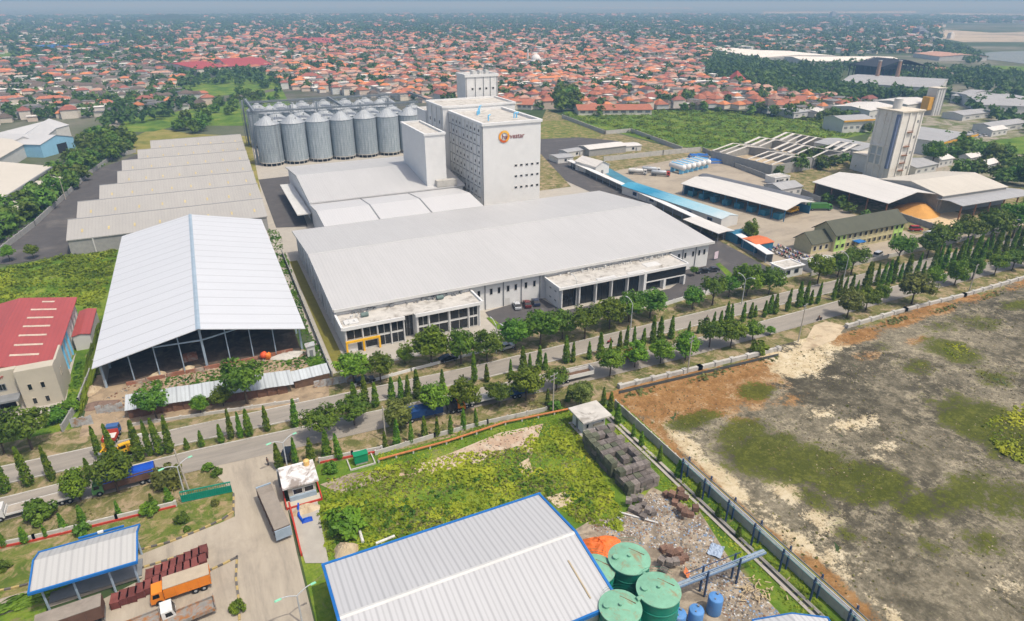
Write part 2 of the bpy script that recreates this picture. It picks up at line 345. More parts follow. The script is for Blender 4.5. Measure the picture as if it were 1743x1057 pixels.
# ---------------------------------------------------------------- salt flat on the right
def saltmat():
    m, t, b = nmat("salt_flat"); g = N(t, "NewGeometry"); p = g.outputs["Position"]
    at = N(t, "Attribute", attribute_name="mask"); s = N(t, "SeparateColor"); L(t, at.outputs["Color"], s.inputs[0])
    mp = N(t, "Mapping"); L(t, p, mp.inputs[0]); mp.inputs["Rotation"].default_value = (0, 0, R(28)); mp.inputs["Scale"].default_value = (1.2, .8, 1)
    q = mp.outputs[0]
    n1 = noise(t, q, .07, 12, .78, .25); n2 = noise(t, p, .33, 12, .78, .1); n3 = noise(t, p, 1.5, 8, .85, 0); n4 = noise(t, q, .028, 12, .72, .3); n5 = noise(t, p, .12, 12, .8, .2)
    def th(x, lo, k): return math_(t, 'MULTIPLY', math_(t, 'SUBTRACT', x, lo), k, clamp=True)
    def plus(a, n, k): return math_(t, 'ADD', a, math_(t, 'MULTIPLY', math_(t, 'SUBTRACT', n, .5), k))
    mud = ramp(t, plus(n4, n2, .6), [(.3, (.046, .041, .028)), (.45, (.086, .077, .052)), (.58, (.142, .126, .086)), (.72, (.21, .187, .13))])
    c = mixc(t, math_(t, 'MULTIPLY', th(n3, .45, 4.0), .45), mud, mixc(t, .5, mud, (.3, .27, .2)))
    crust = ramp(t, n3, [(.3, (.38, .31, .2)), (.7, (.68, .61, .46))])
    def veins(n, w): return math_(t, 'SUBTRACT', 1.0, math_(t, 'MULTIPLY', math_(t, 'ABSOLUTE', math_(t, 'SUBTRACT', n, .5)), w), clamp=True)
    v = math_(t, 'MULTIPLY', math_(t, 'MAXIMUM', veins(n1, 11.0), math_(t, 'MULTIPLY', veins(n5, 13.0), .8)), th(plus(n4, n2, .9), .4, 6.0))
    c = mixc(t, math_(t, 'MULTIPLY', math_(t, 'MULTIPLY', v, th(n3, .34, 3.0)), .55), c, crust)
    soil = ramp(t, plus(n2, n3, .5), [(.3, (.14, .07, .024)), (.5, (.28, .15, .055)), (.68, (.4, .25, .115))])
    c = mixc(t, th(plus(plus(plus(s.outputs[2], n5, 2.2), n2, 1.3), n3, 1.0), .52, 6.0), c, ramp(t, plus(n2, n3, .5), [(.32, (.36, .27, .15)), (.5, (.55, .46, .30)), (.7, (.74, .67, .51))]))
    c = mixc(t, th(plus(plus(plus(s.outputs[0], n5, 2.0), n2, 1.1), n3, .9), .5, 6.0), c, soil)
    gr = ramp(t, plus(n3, n2, .6), [(.28, (.055, .075, .006)), (.5, (.11, .13, .01)), (.72, (.2, .205, .03))])
    gg = plus(plus(s.outputs[1], n5, 1.6), n2, 1.1)
    rim = math_(t, 'SUBTRACT', 1.0, math_(t, 'MULTIPLY', math_(t, 'ABSOLUTE', math_(t, 'SUBTRACT', plus(gg, n5, .8), .36)), 7.0), clamp=True)
    c = mixc(t, math_(t, 'MULTIPLY', math_(t, 'MULTIPLY', rim, th(plus(n2, n3, .8), .45, 6.0)), .55), c, crust)
    c = mixc(t, math_(t, 'MULTIPLY', th(plus(plus(gg, n3, 1.9), n2, .5), .5, 6.5), .93), c, mixc(t, th(plus(n2, n3, .8), .5, 4.0), mixc(t, .55, gr, (.035, .042, .008)), gr))
    c = mixc(t, math_(t, 'MULTIPLY', th(plus(n5, n3, .8), .62, 9.0), .6), c, (.13, .13, .04))
    c = mixc(t, math_(t, 'MULTIPLY', th(plus(n2, n3, .9), .63, 10.0), .45), c, (.06, .055, .035))
    L(t, c, b.inputs["Base Color"]); b.inputs["Roughness"].default_value = .95; b.inputs["Specular IOR Level"].default_value = .12
    bump(t, b, plus(n2, n3, .5), .8, .5)
    return m
GREEN_BLOBS = [(1290, 668, 5, 3, 1.0), (1180, 716, 7, 2.6, 1.0), (1260, 735, 7, 4, .9), (1300, 770, 9, 6, 1.1), (1370, 790, 9, 5, 1.1), (1440, 815, 8, 4, 1.0), (1500, 835, 7, 3.5, .95), (1560, 862, 6, 3, .9), (1390, 855, 3, 5, .8), (1620, 598, 6, 7, 1.0), (1712, 735, 8, 11, 1.4), (1640, 840, 10, 4, .9), (1720, 850, 8, 6, .8), (1560, 625, 6, 4, .7), (1600, 560, 8, 4, .6), (1700, 640, 7, 4, .7), (1330, 950, 1.6, 4, .7), (1440, 905, 3, 3, .6), (1680, 920, 6, 4, .6), (1590, 935, 4, 3, .6), (1660, 548, 8, 5, .7), (1500, 590, 6, 3, .5), (1730, 520, 8, 3, .8)]
WHITE_BLOBS = [(1230, 740, 9, 7, .5), (1300, 850, 7, 9, .5), (1380, 920, 8, 8, .45), (1420, 640, 12, 6, .45), (1395, 575, 7, 6, 1.3), (1350, 615, 11, 6, 1.2), (1290, 640, 9, 5, .9), (1240, 690, 9, 3.5, .8), (1120, 715, 4, 3, .9), (1160, 755, 2.5, 6, 1.1), (1230, 820, 2.5, 8, 1.0), (1300, 880, 3, 7, .8), (1340, 840, 4, 4, .8), (1400, 880, 5, 4, .8), (1450, 720, 8, 3, .75), (1400, 700, 6, 3, .7), (1500, 770, 7, 3, .6), (1350, 925, 3, 6, .9), (1420, 960, 4, 5, .7), (1560, 900, 7, 3, .42), (1640, 960, 6, 5, .42), (1700, 1000, 6, 4, .5), (1480, 1010, 4, 4, .4), (1600, 700, 8, 2.5, .3), (1550, 655, 9, 2.5, .32), (1640, 620, 8, 2.5, .3), (1700, 520, 9, 3, .35)]
SOIL_BLOBS = [(1210, 665, 16, 9, 1.2), (1120, 760, 4, 12, 1.0), (1330, 680, 8, 5, .6), (1250, 720, 9, 4, .6), (1090, 680, 8, 7, 1.3), (1180, 655, 9, 6, 1.2), (1260, 625, 8, 5, 1.1), (1140, 700, 8, 4, 1.0), (1220, 680, 7, 4, .8), (1110, 730, 2.5, 6, 1.0), (1130, 765, 2.2, 6, .9), (1200, 825, 2.6, 8, 1.0), (1260, 885, 3, 8, 1.1), (1310, 920, 2.6, 5, 1.0), (1390, 985, 3.2, 6, 1.1), (1440, 1030, 3, 5, 1.0), (1460, 573, 8, 3, 1.1), (1530, 546, 9, 3.2, 1.1), (1590, 526, 10, 3.2, 1.1), (1660, 503, 11, 3.5, 1.0), (1740, 485, 10, 3, .8), (1560, 580, 6, 2.5, .7), (1480, 605, 6, 3, .6)]
def saltflat():
    x0, x1, y0, y1, st = 66.6, 330, -20, 97.5, 1.0
    xs = np.arange(x0, x1, st); ys = np.arange(y0, y1 + .01, st); nx, ny = len(xs), len(ys)
    XX, YY = np.meshgrid(xs, ys)
    def mask(blobs):
        m = np.zeros_like(XX)
        for a, b_, rx, ry, w in blobs:
            cx, cy = G(a, b_); m = np.maximum(m, w * np.exp(-(((XX - cx) / rx) ** 2 + ((YY - cy) / ry) ** 2) * .7))
        return m
    rng = np.random.RandomState(3)
    ZZ = .06 + .12 * np.sin(XX * .13 + 1) * np.sin(YY * .17) + .05 * rng.rand(*XX.shape)
    gm = mask(GREEN_BLOBS)
    for cx, cy in ((150, 20), (180, 60), (210, 30), (230, 80), (260, 60), (120, 0)): gm = np.maximum(gm, .5 * np.exp(-((XX - cx) ** 2 + (YY - cy) ** 2) / 90))
    so_ = np.maximum(mask(SOIL_BLOBS), .75 * np.exp(-((XX - 67) / 3.2) ** 2))
    wm = np.maximum(mask(WHITE_BLOBS), .55 * np.exp(-((XX - 72.5) / 2.5) ** 2))
    col = np.stack([so_, gm, wm, np.ones_like(XX)], -1).reshape(-1, 4)
    idx = np.arange(nx * ny).reshape(ny, nx)
    f = np.stack([idx[:-1, :-1], idx[:-1, 1:], idx[1:, 1:], idx[1:, :-1]], -1).reshape(-1, 4)
    me = bpy.data.meshes.new("salt_flat")
    me.from_pydata(np.stack([XX, YY, ZZ + .05], -1).reshape(-1, 3).tolist(), [], f.tolist())
    a = me.color_attributes.new("mask", 'FLOAT_COLOR', 'POINT'); a.data.foreach_set("color", col.astype(np.float32).ravel())
    me.materials.append(saltmat()); o = put("bare_land", me); o["kind"] = "structure"; smooth(o)
saltflat()
sheet("sandy_path", px((1395, 590), (1360, 600), (1385, 555), (1405, 548), (1440, 556), (1420, 580)), .21, SAND)
# ---------------------------------------------------------------- building helpers
def chevron(u0, um, u1, ze, zr, th):
    return [(u0, ze), (um, zr), (u1, ze), (u1, ze - th), (um, zr - th), (u0, ze - th)]
def gable(name, label, cat, x0, x1, y0, y1, ze, zr, roof, wall, axis='x', ov=.6, th=.25, ridge=None, group=None, walls=True, loc=None, rz=0.0, wing=None):
    """gabled building; ridge runs along axis. Coordinates are local to loc when given."""
    base = loc or ((x0 + x1) / 2, (y0 + y1) / 2, 0)
    if loc is None: x0 -= base[0]; x1 -= base[0]; y0 -= base[1]; y1 -= base[1]; ridge = None if ridge is None else ridge - (base[1] if axis == 'x' else base[0])
    r = T(name, label, cat, base, rz, group)
    (u0, u1, a0, a1) = (y0, y1, x0, x1) if axis == 'x' else (x0, x1, y0, y1)
    um = (u0 + u1) / 2 if ridge is None else ridge
    k = (zr - ze) / max(.1, (um - u0)) * ov
    b = M(); b.extr(chevron(u0 - ov, um, u1 + ov, ze - k, zr, th), a0 - ov, a1 + ov, axis); b.build("roof", roof, r)
    if walls:
        b = M(); b.extr([(u0, 0), (u1, 0), (u1, ze - th - .02), (um, zr - th - .03), (u0, ze - th - .02)], a0, a1, axis); b.build("wall", wall, r)
    return r
def cutout(name, r, mats, x, y, z, w, h, face, d=.12, proud=.04, parent=None):
    """a window / door: box set in a face of a wall; face in '-y','+y','-x','+x'"""
    b = M()
    if face[1] == 'y':
        s = -1 if face[0] == '-' else 1; ya, yb = sorted((y + s * proud, y - s * d)); b.box(x - w / 2, x + w / 2, ya, yb, z, z + h)
    else:
        s = -1 if face[0] == '-' else 1; xa, xb = sorted((x + s * proud, x - s * d)); b.box(xa, xb, y - w / 2, y + w / 2, z, z + h)
    return b.build(name, mats, r)
def framed(name, r, x, y, z, w, h, face, fm, gm=GLASS, t=.12, mull=0):
    """window with a frame as its sub-part"""
    o = cutout(name, r, gm, x, y, z, w, h, face, proud=.03)
    b = M(); s = -1 if face[0] == '-' else 1
    def bar(u0, u1, z0, z1):
        if face[1] == 'y':
            a, c = sorted((y, y + s * .09)); b.box(x + u0, x + u1, a, c, z0, z1)
        else:
            a, c = sorted((x, x + s * .09)); b.box(a, c, y + u0, y + u1, z0, z1)
    bar(-w / 2 - t, w / 2 + t, z - t, z); bar(-w / 2 - t, w / 2 + t, z + h, z + h + t); bar(-w / 2 - t, -w / 2, z, z + h); bar(w / 2, w / 2 + t, z, z + h)
    for i in range(mull): u = -w / 2 + w * (i + 1) / (mull + 1); bar(u - .04, u + .04, z, z + h)
    b.build("frame", fm, o)
    return o
# ---------------------------------------------------------------- main factory
RF_MAIN = roofmat("main_roof_sheet", (.465, .465, .463), 'x', .9, .07, 11.6, .05, rough=.5, stain=.1, var=.07)
RF_MID = roofmat("mid_roof_sheet", (.465, .466, .465), 'x', .9, .06, 9.9, .05, rough=.5, stain=.1, var=.07)
RF_LOW = roofmat("low_roof_sheet", (.51, .512, .518), 'x', .9, .05, 18.6, .0, rough=.5, stain=.04, var=.03)
r = gable("white_warehouse", "huge white warehouse with shallow gable roof behind the offices along the road", "warehouse", 21.6, 136.6, 146.2, 210.6, 8.5, 11.6, RF_MAIN, WHITE, ridge=178, ov=.9, th=.5)
bx, by = r.location.x, r.location.y
b = M(); b.extr([(178 - .6 - by, 11.56), (178 - by, 11.72), (178.6 - by, 11.56), (178 - by, 11.62)], 20.7 - bx, 137.5 - bx, "x"); b.build("ridge_cap", mat("main_ridge", (.43, .43, .43), .6, .1), r)
b = M(); b.box(20.9 - bx, 137.6 - bx, 144.85 - by, 145.2 - by, 7.75, 8.5); b.build("gutter", WALLG, r)
xs = [58.5, 64, 67, 70.8, 74, 77.5, 80] + [123.5, 126, 129.5, 132, 134.5]
for x in (59.0, 62.6, 64.9, 67.6, 69.9, 73.0, 75.6, 122.8, 125.2, 127.6, 130.6, 133.0, 135.0): framed("window", r, x - bx, 146.2 - by, 4.2, .75, 1.7, '-y', WALLG, t=.1)
for x in (60.8, 66.2, 71.6, 77.3, 121.6, 126.6, 131.6): b = M(); b.box(x - .12 - bx, x + .12 - bx, 145.98 - by, 146.2 - by, 0, 7.8); b.build("downpipe", GREYM, r)
for i in range(11): b = M(); y = 150 + i * 5.8; b.box(21.35 - bx, 21.6 - bx, y - by, y + .25 - by, 0, 8); b.build("pilaster", WALLG, r)
for y in (168, 180, 192): cutout("door", r, GREYM, 21.6 - bx, y - by, 0, 3.2, 3.6, '-x')
cutout("door", r, WALLG, 67.4 - bx, 146.2 - by, 0, 1.4, 2.3, '-y')
# mid warehouse: tall gable behind and a lower gable joined in front
r = gable("white_production_hall", "white hall with shallow gable roof between the silos and the main warehouse", "factory hall", 31.8, 91, 240, 301.5, 9.4, 13, RF_MID, WHITE, ridge=268.3, ov=.8, th=.5)
b = M(); b.box(-29.6 - 5.5, -29.6 - .6, -30, 18, 4.6, 5.0); b.build("loading_canopy", WALLG, r)
for y in (-25, -12, 0, 12): cutout("door", r, GREYM, -29.6, y, 0, 5, 4, '-x')
r = gable("low_white_annex", "low white gable annex squeezed between hall and main warehouse", "factory annex", 31.5, 87.4, 211.6, 239.2, 8.6, 10.1, RF_LOW, WHITE, ridge=224.7, ov=.5, th=.35)
for x in (49.6, 68.2):
    b = M(); b.extr(chevron(-14.3, -.7, 13.9, 8.72, 10.2, .1), x - 59.45 - .22, x - 59.45 + .22, 'x'); b.build("expansion_joint", GREYM, r)
# flat-roofed stair tower on the hall
def block(name, label, cat, x0, x1, y0, y1, z0, z1, wall=WHITE, roof=ROOFC, par=.8, pw=.5, ov=.35, group=None):
    r = T(name, label, cat, ((x0 + x1) / 2, (y0 + y1) / 2, 0), 0, group); hx, hy = (x1 - x0) / 2, (y1 - y0) / 2
    b = M(); b.box(-hx, hx, -hy, hy, z0, z1 - par); b.build("wall", wall, r)
    b = M(); b.box(-hx + pw, hx - pw, -hy + pw, hy - pw, z1 - par - .1, z1 - par + .06); b.build("roof", roof, r)
    b = M(); a, c = hx + ov, hy + ov
    b.box(-a, a, -c, -hy + pw, z1 - par, z1); b.box(-a, a, hy - pw, c, z1 - par, z1); b.box(-a, -hx + pw, -hy + pw, hy - pw, z1 - par, z1); b.box(hx - pw, a, -hy + pw, hy - pw, z1 - par, z1)
    b.build("parapet", wall, r); return r
r = block("stair_tower", "slim windowless white block rising through the hall roof, left of the logo tower", "tower", 76.9, 85.1, 242, 273, 0, 30)
b = M(); b.box(-.8, 7.5, -18, -15.6, 9.5, 11.9); b.build("plinth", CONC, r)
# logo tower
r = block("logo_tower", "tall white mill tower with orange ring logo on its front wall", "tower", 94.4, 118.6, 226, 262, 0, 35, par=1.0, pw=.7, ov=.45)
hx, hy = 12.1, 18.0
for j, z in enumerate((10.6, 15.0, 19.2)):
    for i in range(5): framed("window", r, 1.5 + i * 2.35, -hy, z - 1.4, 1.0, .75, '-y', WALLG, t=.14)
for i in range(9):
    y = -hy + 2.2 + i * 3.9
    b = M(); b.box(-hx - .35, -hx, y - .2, y + .2, 0, 33.9); b.build("pilaster", WALLG, r)
    for z in range(8):
        if i > 0 and (i + z) % 5 != 2: cutout("window", r, DARK, -hx, y - 1.95, 3.2 + z * 4.0, .9, 1.0, '-x', proud=.03)
for z in range(8): b = M(); b.box(-hx - .22, -hx - .002, -hy + 2.6, hy - .4, 2.0 + z * 4.0, 2.28 + z * 4.0); b.build("string_course", GREYM, r)
b = M(); b.tube((-hx - .2, -hy + .25, 0), (-hx - .2, -hy + .25, 34), .16, 6); b.build("downpipe", GREYM, r)
def rail(r, pts, h=1.1, m=STEEL, name="railing", rad=.04):
    b = M()
    for p, q in zip(pts, pts[1:]):
        p, q = Vector(p), Vector(q); n = max(1, int((q - p).length / 1.8))
        for k in (h, h * .5): b.tube(p + Vector((0, 0, k)), q + Vector((0, 0, k)), rad, 5)
        for i in range(n + 1): x = p.lerp(q, i / n); b.tube(x, x + Vector((0, 0, h)), rad, 5)
    return b.build(name, m, r)
LB = mat("light_blue_paint", (.18, .52, .8), .5, .1)
for (x, y, h) in ((-3, 8, 2.4), (-2, 9.4, 3.0), (-5.5, -8, 2.0), (7.5, -6, 1.8), (6.4, -6, 1.8), (-4.2, 6.4, 1.6)):
    b = M(); b.tube((x, y, 34), (x, y, 34 + h), .28, 8); b.tube((x, y, 34 + h), (x + .9, y, 34 + h + .3), .26, 8); b.build("vent_pipe", LB, r)
b = M()
for i in range(48):
    a0, a1 = 2 * math.pi * i / 48, 2 * math.pi * (i + 1) / 48
    ro, ri = 2.25, 1.45; c = lambda a, q: (-.9 - 2.6 + q * math.cos(a), q * math.sin(a))
    p = [c(a0, ri), c(a0, ro), c(a1, ro), c(a1, ri)]
    b.m = 1 if 3.6 < a0 < 5.1 else (2 if .4 < a0 < 1.9 else 0)
    b.add([(x, -hy - .25, 29.6 + z) for x, z in p] + [(x, -hy - .0, 29.6 + z) for x, z in p], [(0, 1, 2, 3), (0, 4, 5, 1), (2, 6, 7, 3)])
b.build("logo_ring", [mat("logo_orange", (.78, .32, .02), .5, .08), mat("logo_red", (.55, .1, .015), .5, .08), mat("logo_gold", (.8, .45, .06), .5, .08)], r)
def letters(name, txt, r, x, y, z, size, m, ext=.06, face='-y', sx=1.0):
    c = bpy.data.curves.new(name, 'FONT'); c.body = txt; c.size = size; c.extrude = ext; c.materials.append(m)
    tmp = bpy.data.objects.new("tmp", c); me = bpy.data.meshes.new_from_object(tmp); bpy.data.objects.remove(tmp); me.name = name
    if not me.materials: me.materials.append(m)
    o = put(name, me, r, (x, y, z)); o.rotation_euler = (R(90), 0, 0); o.scale = (sx, 1, 1); return o
letters("lettering", "harvestar", r, -4.4, -hy - .12, 28.7, 2.55, mat("maroon_paint", (.22, .05, .045), .6, .1), sx=.98)
# block behind it, lower link and the far headhouse
r = block("mill_block", "plain white block standing directly behind the logo tower", "tower", 91.9, 125, 262.6, 284, 0, 36.6)
for z in range(7):
    for i in range(3): cutout("window", r, GLASS, -16.55, -6 + i * 6, 5 + z * 4, 1.1, 1.3, '-x', proud=.03)
for i in range(4): b = M(); b.box(-16.85, -16.55, -9 + i * 6, -8.6 + i * 6, 0, 35.6); b.build("pilaster", WALLG, r)
r = block("link_block", "lower white block with dark windows between silos and mill block", "building", 91.5, 104, 284.6, 297, 0, 32, ov=.2)
for z in range(6):
    for i in range(3): cutout("window", r, GLASS, -6.25, -3.6 + i * 3.6, 5 + z * 4, 1.2, 1.3, '-x', proud=.03)
    for i in range(3): cutout("window", r, GLASS, -4 + i * 3.4, -6.2, 5 + z * 4, 1.2, 1.3, '-y', proud=.03)
r = block("headhouse_tower", "tallest white tower with rows of small windows, rearmost of the cluster", "tower", 112, 128, 287.5, 298.5, 0, 46, par=1.2)
for z in (26, 33, 39.3):
    for i, x in enumerate((-4.6, -.9, 2.2, 5.6)): framed("window", r, x, -5.5, z, .9, .8, '-y', WALLG, t=.15)
for x in (-3.2, .8, 4.2, -7.6, 7.6): b = M(); b.box(x - .12, x + .12, -5.72, -5.5, 0, 44.8); b.build("downpipe", GREYM, r)
rail(r, [(-8, -5.5, 46), (8, -5.5, 46), (8, 5.5, 46), (-8, 5.5, 46), (-8, -5.5, 46)])
for x in (-3, 0.5, 3.5): b = M(); b.box(x, x + 1.6, -2, 1, 44.8, 47.2); b.build("roof_vent", WALLG, r)
# ---------------------------------------------------------------- offices on the road front
OW = WHITE
def pane_row(r, xs, y, z, h, fm=WALLG, mull=1):
    for x0, x1 in xs: framed("window", r, (x0 + x1) / 2, y, z, x1 - x0, h, '-y', fm, t=.07, mull=mull)
r = T("left_office", "two-storey white office with yellow entrance portal and cluttered flat roof", "office", (38.8, 138, 0))
r.name = "white_office"
b = M(); b.box(-17.2, -2.7, .2, 8.0, 0, 6.3); b.box(.2, 17.2, .2, 8.0, 0, 6.3); b.box(-2.7, .2, 2.2, 8.0, 0, 6.3); b.build("wall", OW, r)
b = M(); b.box(-17.7, -2.6, -.5, 8.2, 6.32, 6.62); b.box(.0, 17.7, -.5, 8.2, 6.32, 6.62); b.box(-2.6, .0, 1.0, 8.2, 6.32, 6.6); b.build("roof", ROOFC, r)
b = M(); b.box(-17.9, -17.4, -.6, 8.2, 6.3, 7.1); b.box(17.4, 17.9, -.6, 8.2, 6.3, 7.1); b.box(-17.4, -2.6, -.62, -.3, 6.1, 6.95); b.box(.0, 17.4, -.62, -.3, 6.1, 6.95); b.box(-17.4, 17.4, 7.7, 8.19, 6.3, 7.2); b.build("parapet", OW, r)
up = [(-16.6, -13.15), (-12.7, -9.55), (-9.15, -6.3), (-5.9, -3.05)]
pane_row(r, up, .2, 3.35, 2.6); pane_row(r, up[2:], .2, .3, 2.55)
rt = [(.9, 3.2), (3.8, 8.5), (9.2, 13.7), (14.3, 16.4)]
pane_row(r, rt, .2, 3.35, 2.6); pane_row(r, rt, .2, .3, 2.55)
framed("window", r, -1.25, 2.2, .3, 2.3, 5.6, '-y', GREYM, mull=2)
for x in (-16.9, -12.9, -9.35, -6.1, -2.85, .45, 3.5, 8.85, 14.0, 16.95): b = M(); b.box(x - .11, x + .11, -.2, .19, 0, 6.1); b.build("column", OW, r)
b = M(); b.box(-17.2, -9.0, -.7, -.3, 2.75, 3.25)
for x in (-17.0, -13.0, -9.2): b.box(x - .22, x + .22, -.7, -.3, 0, 2.75)
b.build("entrance_portal", YELLOW, r)
cutout("door", r, GLASS, -13.9, .2, 0, 1.0, 2.2, '-y')
framed("window", r, -11, .2, .5, 2.8, 1.7, '-y', WALLG)
random.seed(5)
TANKG = mat("grey_green_tank", (.12, .17, .16), .6, .15)
for x, y in ((-11.2, 4.2), (8.6, 6.0)):
    b = M(); b.tube((x - .9, y, 7.2), (x + .9, y, 7.2), .55, 12); b.box(x - .8, x + .8, y - .3, y + .3, 6.6, 6.8); b.build("roof_tank", TANKG, r)
def clutter(r, x0, x1, y0, y1, z, n, m=WALLG, hi=.7):
    b = M()
    for i in range(n):
        x, y = random.uniform(x0, x1), random.uniform(y0, y1); w, d, h = random.uniform(.2, .7), random.uniform(.2, .7), random.uniform(.2, hi)
        b.box(x, x + w, y, y + d, z, z + h)
    b.build("roof_units", m, r)["kind"] = "stuff"
clutter(r, -14, 15, 6.4, 7.2, 6.6, 40, GREYM, .8); clutter(r, -16.5, -13, .8, 5, 6.6, 10, WALLG, .8)
b = M(); b.box(-16.6, -13.2, 1.2, 3.6, 6.62, 6.9); b.build("hatch", WALLG, r)
r = T("glass_office", "white office with five tall black glass bays and stained flat roof", "office", (99.6, 137.6, 0))
b = M(); b.box(-20.6, 21, .8, 8.6, 0, 6.3); b.build("wall", OW, r)
b = M(); b.box(-21.2, 21.3, -.6, 8.9, 6.32, 6.6); b.build("roof", ROOFC, r)
b = M(); b.box(-21.4, 21.5, -.9, -.6, 6.1, 6.8); b.box(-21.4, -21.0, -.6, 8.6, 6.1, 6.9); b.box(21.2, 21.6, -.6, 8.6, 6.1, 6.9); b.box(-21.0, 21.2, 8.3, 8.6, 6.3, 7.2); b.build("parapet", OW, r)
bays = [(-19.8, -15.0), (-14.4, -9.7), (-9.1, -4.6), (-4.0, .7), (1.3, 5.4)]
for x0, x1 in bays: framed("window", r, (x0 + x1) / 2, .8, .2, x1 - x0, 5.7, '-y', DARK, t=.05, mull=1)
for x in (-20.2, -14.7, -9.4, -4.3, 1.0): b = M(); b.box(x - .16, x + .16, -.4, .78, 0, 6.1); b.build("column", OW, r)
b = M(); b.box(6.0, 6.9, -.88, .78, 0, 6.1); b.build("column", OW, r)
b = M(); b.box(7.0, 21.0, -.4, .78, 3.0, 3.3); b.box(20.7, 21.3, -.4, .78, 0, 3.0); b.box(13.4, 14.2, -.4, .78, 0, 3.0); b.build("spandrel", OW, r)
b = M(); b.box(7.0, 21.1, -.3, .79, 3.32, 6.05); b.build("window", GLASS, r)
framed("window", r, 10.2, .8, .3, 5.6, 2.4, '-y', GREYM); framed("window", r, 17.3, .8, .3, 5.6, 2.4, '-y', GREYM)
for z in (1.6, 4.3):
    for y in (2.6, 5.4): cutout("window", r, GREYM, -20.6, y, z, 1.0, .4, '-x')
clutter(r, -19, 20, 6.6, 7.8, 6.6, 40, WALLG, .7)
rail(r, [(-14, 6.2, 6.6), (6, 6.2, 6.6)], .8, GREYM); rail(r, [(8, 6.4, 6.6), (18, 6.4, 6.6)], .8, GREYM)
b = M(); b.box(-9, -3, -.2, 1.0, 6.6, 6.75); b.box(1, 7, -.2, 1.0, 6.6, 6.75); b.box(9, 14, 2, 5, 6.6, 6.7); b.build("roof_panel", WALLG, r)
# ---------------------------------------------------------------- stepped warehouses (seven gables)
RF_STEP = roofmat("old_cement_roof", (.355, .347, .33), 'x', 1.0, .06, rough=.8, stain=.12, var=.08)
SKYL = mat("yellowed_skylight", (.47, .39, .2), .6, .3)
lefts = [-46.3, -46, -41, -36.3, -36, -30.6, -25.6]
for k in range(7):
    y0 = 242 + 24 * k; rgt = 15.8 + .6 * k
    r = gable("stepped_warehouse", f"low grey-roofed warehouse gable, {nth(k)} from the front of seven stepped warehouses", "warehouse", lefts[k] + .4, rgt, y0 + .3, y0 + 23.7, 5.5, 8.9, RF_STEP, GREYW if k == 0 else WALLG, ov=.3, th=.3, group="stepped row of grey warehouses")
    w = (rgt - lefts[k]) / 2; n = 8 - (k > 3)
    b = M(); b.box(-w - .2, w + .2, .02, .6, 8.72, 9.02); b.build("ridge_cap", mat("ridge_grey", (.27, .275, .28), .7, .1), r)
    for i in range(n):
        x = -w + 4 + (2 * w - 8) * i / (n - 1)
        b = M(); z = lambda y: 5.5 + (y + 11.7) / 11.7 * 3.4
        b.quad((x, -8.4, z(-8.4) + .05), (x + .6, -8.4, z(-8.4) + .05), (x + .6, -6.4, z(-6.4) + .05), (x, -6.4, z(-6.4) + .05)); b.build("skylight", SKYL, r)
    if k == 0:
        for x in (-24, -14, -4, 6, 16): b = M(); b.box(x, x + .35, -11.98, -11.7, 0, 5.1); b.build("pilaster", WALLG, r)
# ---------------------------------------------------------------- open steel shed
RF_SHED = roofmat("zinc_roof", (.56, .58, .61), 'y', .8, .04, 5.2, .34, rough=.42, stain=.06, var=.05)
r = T("open_shed", "large open-sided steel shed with new zinc roof beside the white warehouse", "shed", (-8.5, 189, 0))
x0, xm, x1, y0, y1 = -29.7 + 8.5, 0, 13.6 + 8.5, -46.5, 47
b = M(); b.extr(chevron(x0, xm, x1, 6.3, 11, .18), y0, y1, 'y'); b.build("roof", RF_SHED, r)
b = M(); b.extr([(-.5, 10.95), (0, 11.12), (.5, 10.95), (0, 10.99)], y0 - .1, y1 + .1, 'y'); b.build("ridge_cap", BLUEST, r)
zr = lambda x: 11 - abs(x) * 4.7 / 21.6 - .35
def ibeam(b, p, q, w=.3):
    p, q = Vector(p), Vector(q); b.tube(p, q, w, 4)
for j in range(11):
    y = y0 + 2.3 + j * 8.9
    for x in (x0 + 1.2, x1 - 1.2): b = M(); ibeam(b, (x, y, 0), (x, y, zr(x)), .3); b.build("column", BLUEST, r)
    b = M(); ibeam(b, (x0 + 1, y, zr(x0 + 1) - .1), (0, y, 10.45), .28); ibeam(b, (0, y, 10.45), (x1 - 1, y, zr(x1 - 1) - .1), .28); b.build("rafter", BLUEST, r)
for x in (-14.6, -9.6, -4.6, 0, 5.0, 10.0, 15.0):
    b = M(); ibeam(b, (x, y0 + 2.3, 0), (x, y0 + 2.3, zr(x)), .34 if x == 0 else .16); b.build("column", BLUEST, r)
b = M(); ibeam(b, (-9.6, y0 + 2.1, 7.6), (0, y0 + 2.1, 7.2), .2); ibeam(b, (0, y0 + 2.1, 7.2), (9.0, y0 + 2.1, 8.6), .2); b.build("tie_beam", BLUEST, r)
b = M(); b.box(x0 + .9, x0 + 1.05, y0 + 2, y1 - 1, 0, 5.2); b.build("side_wall", GREYW, r)
b = M(); b.box(x0 + 1, x1 - 1, y1 - 1.2, y1 - 1, 0, 6.0); b.build("back_wall", GREYW, r)
b = M()
for i in range(9):
    xa = x0 + 5 + i * 3.9; b.box(xa, xa + 3.7, y0 + 1.2, y0 + 1.5, 0, .9 + .25 * ((i * 7) % 3) / 3)
b.build("brick_dwarf_wall", mat("raw_brick", (.30, .13, .08), .9, .25, 1.2, dirt=(.4, .36, .3), dirt_t=.56), r)
sheet("shed_floor", [(-29, 145), (12, 143), (12.5, 234), (-29, 234)], .2, mat("dark_earth", (.085, .065, .05), .95, .3, .3, dirt=(.16, .12, .085), dirt_t=.55))
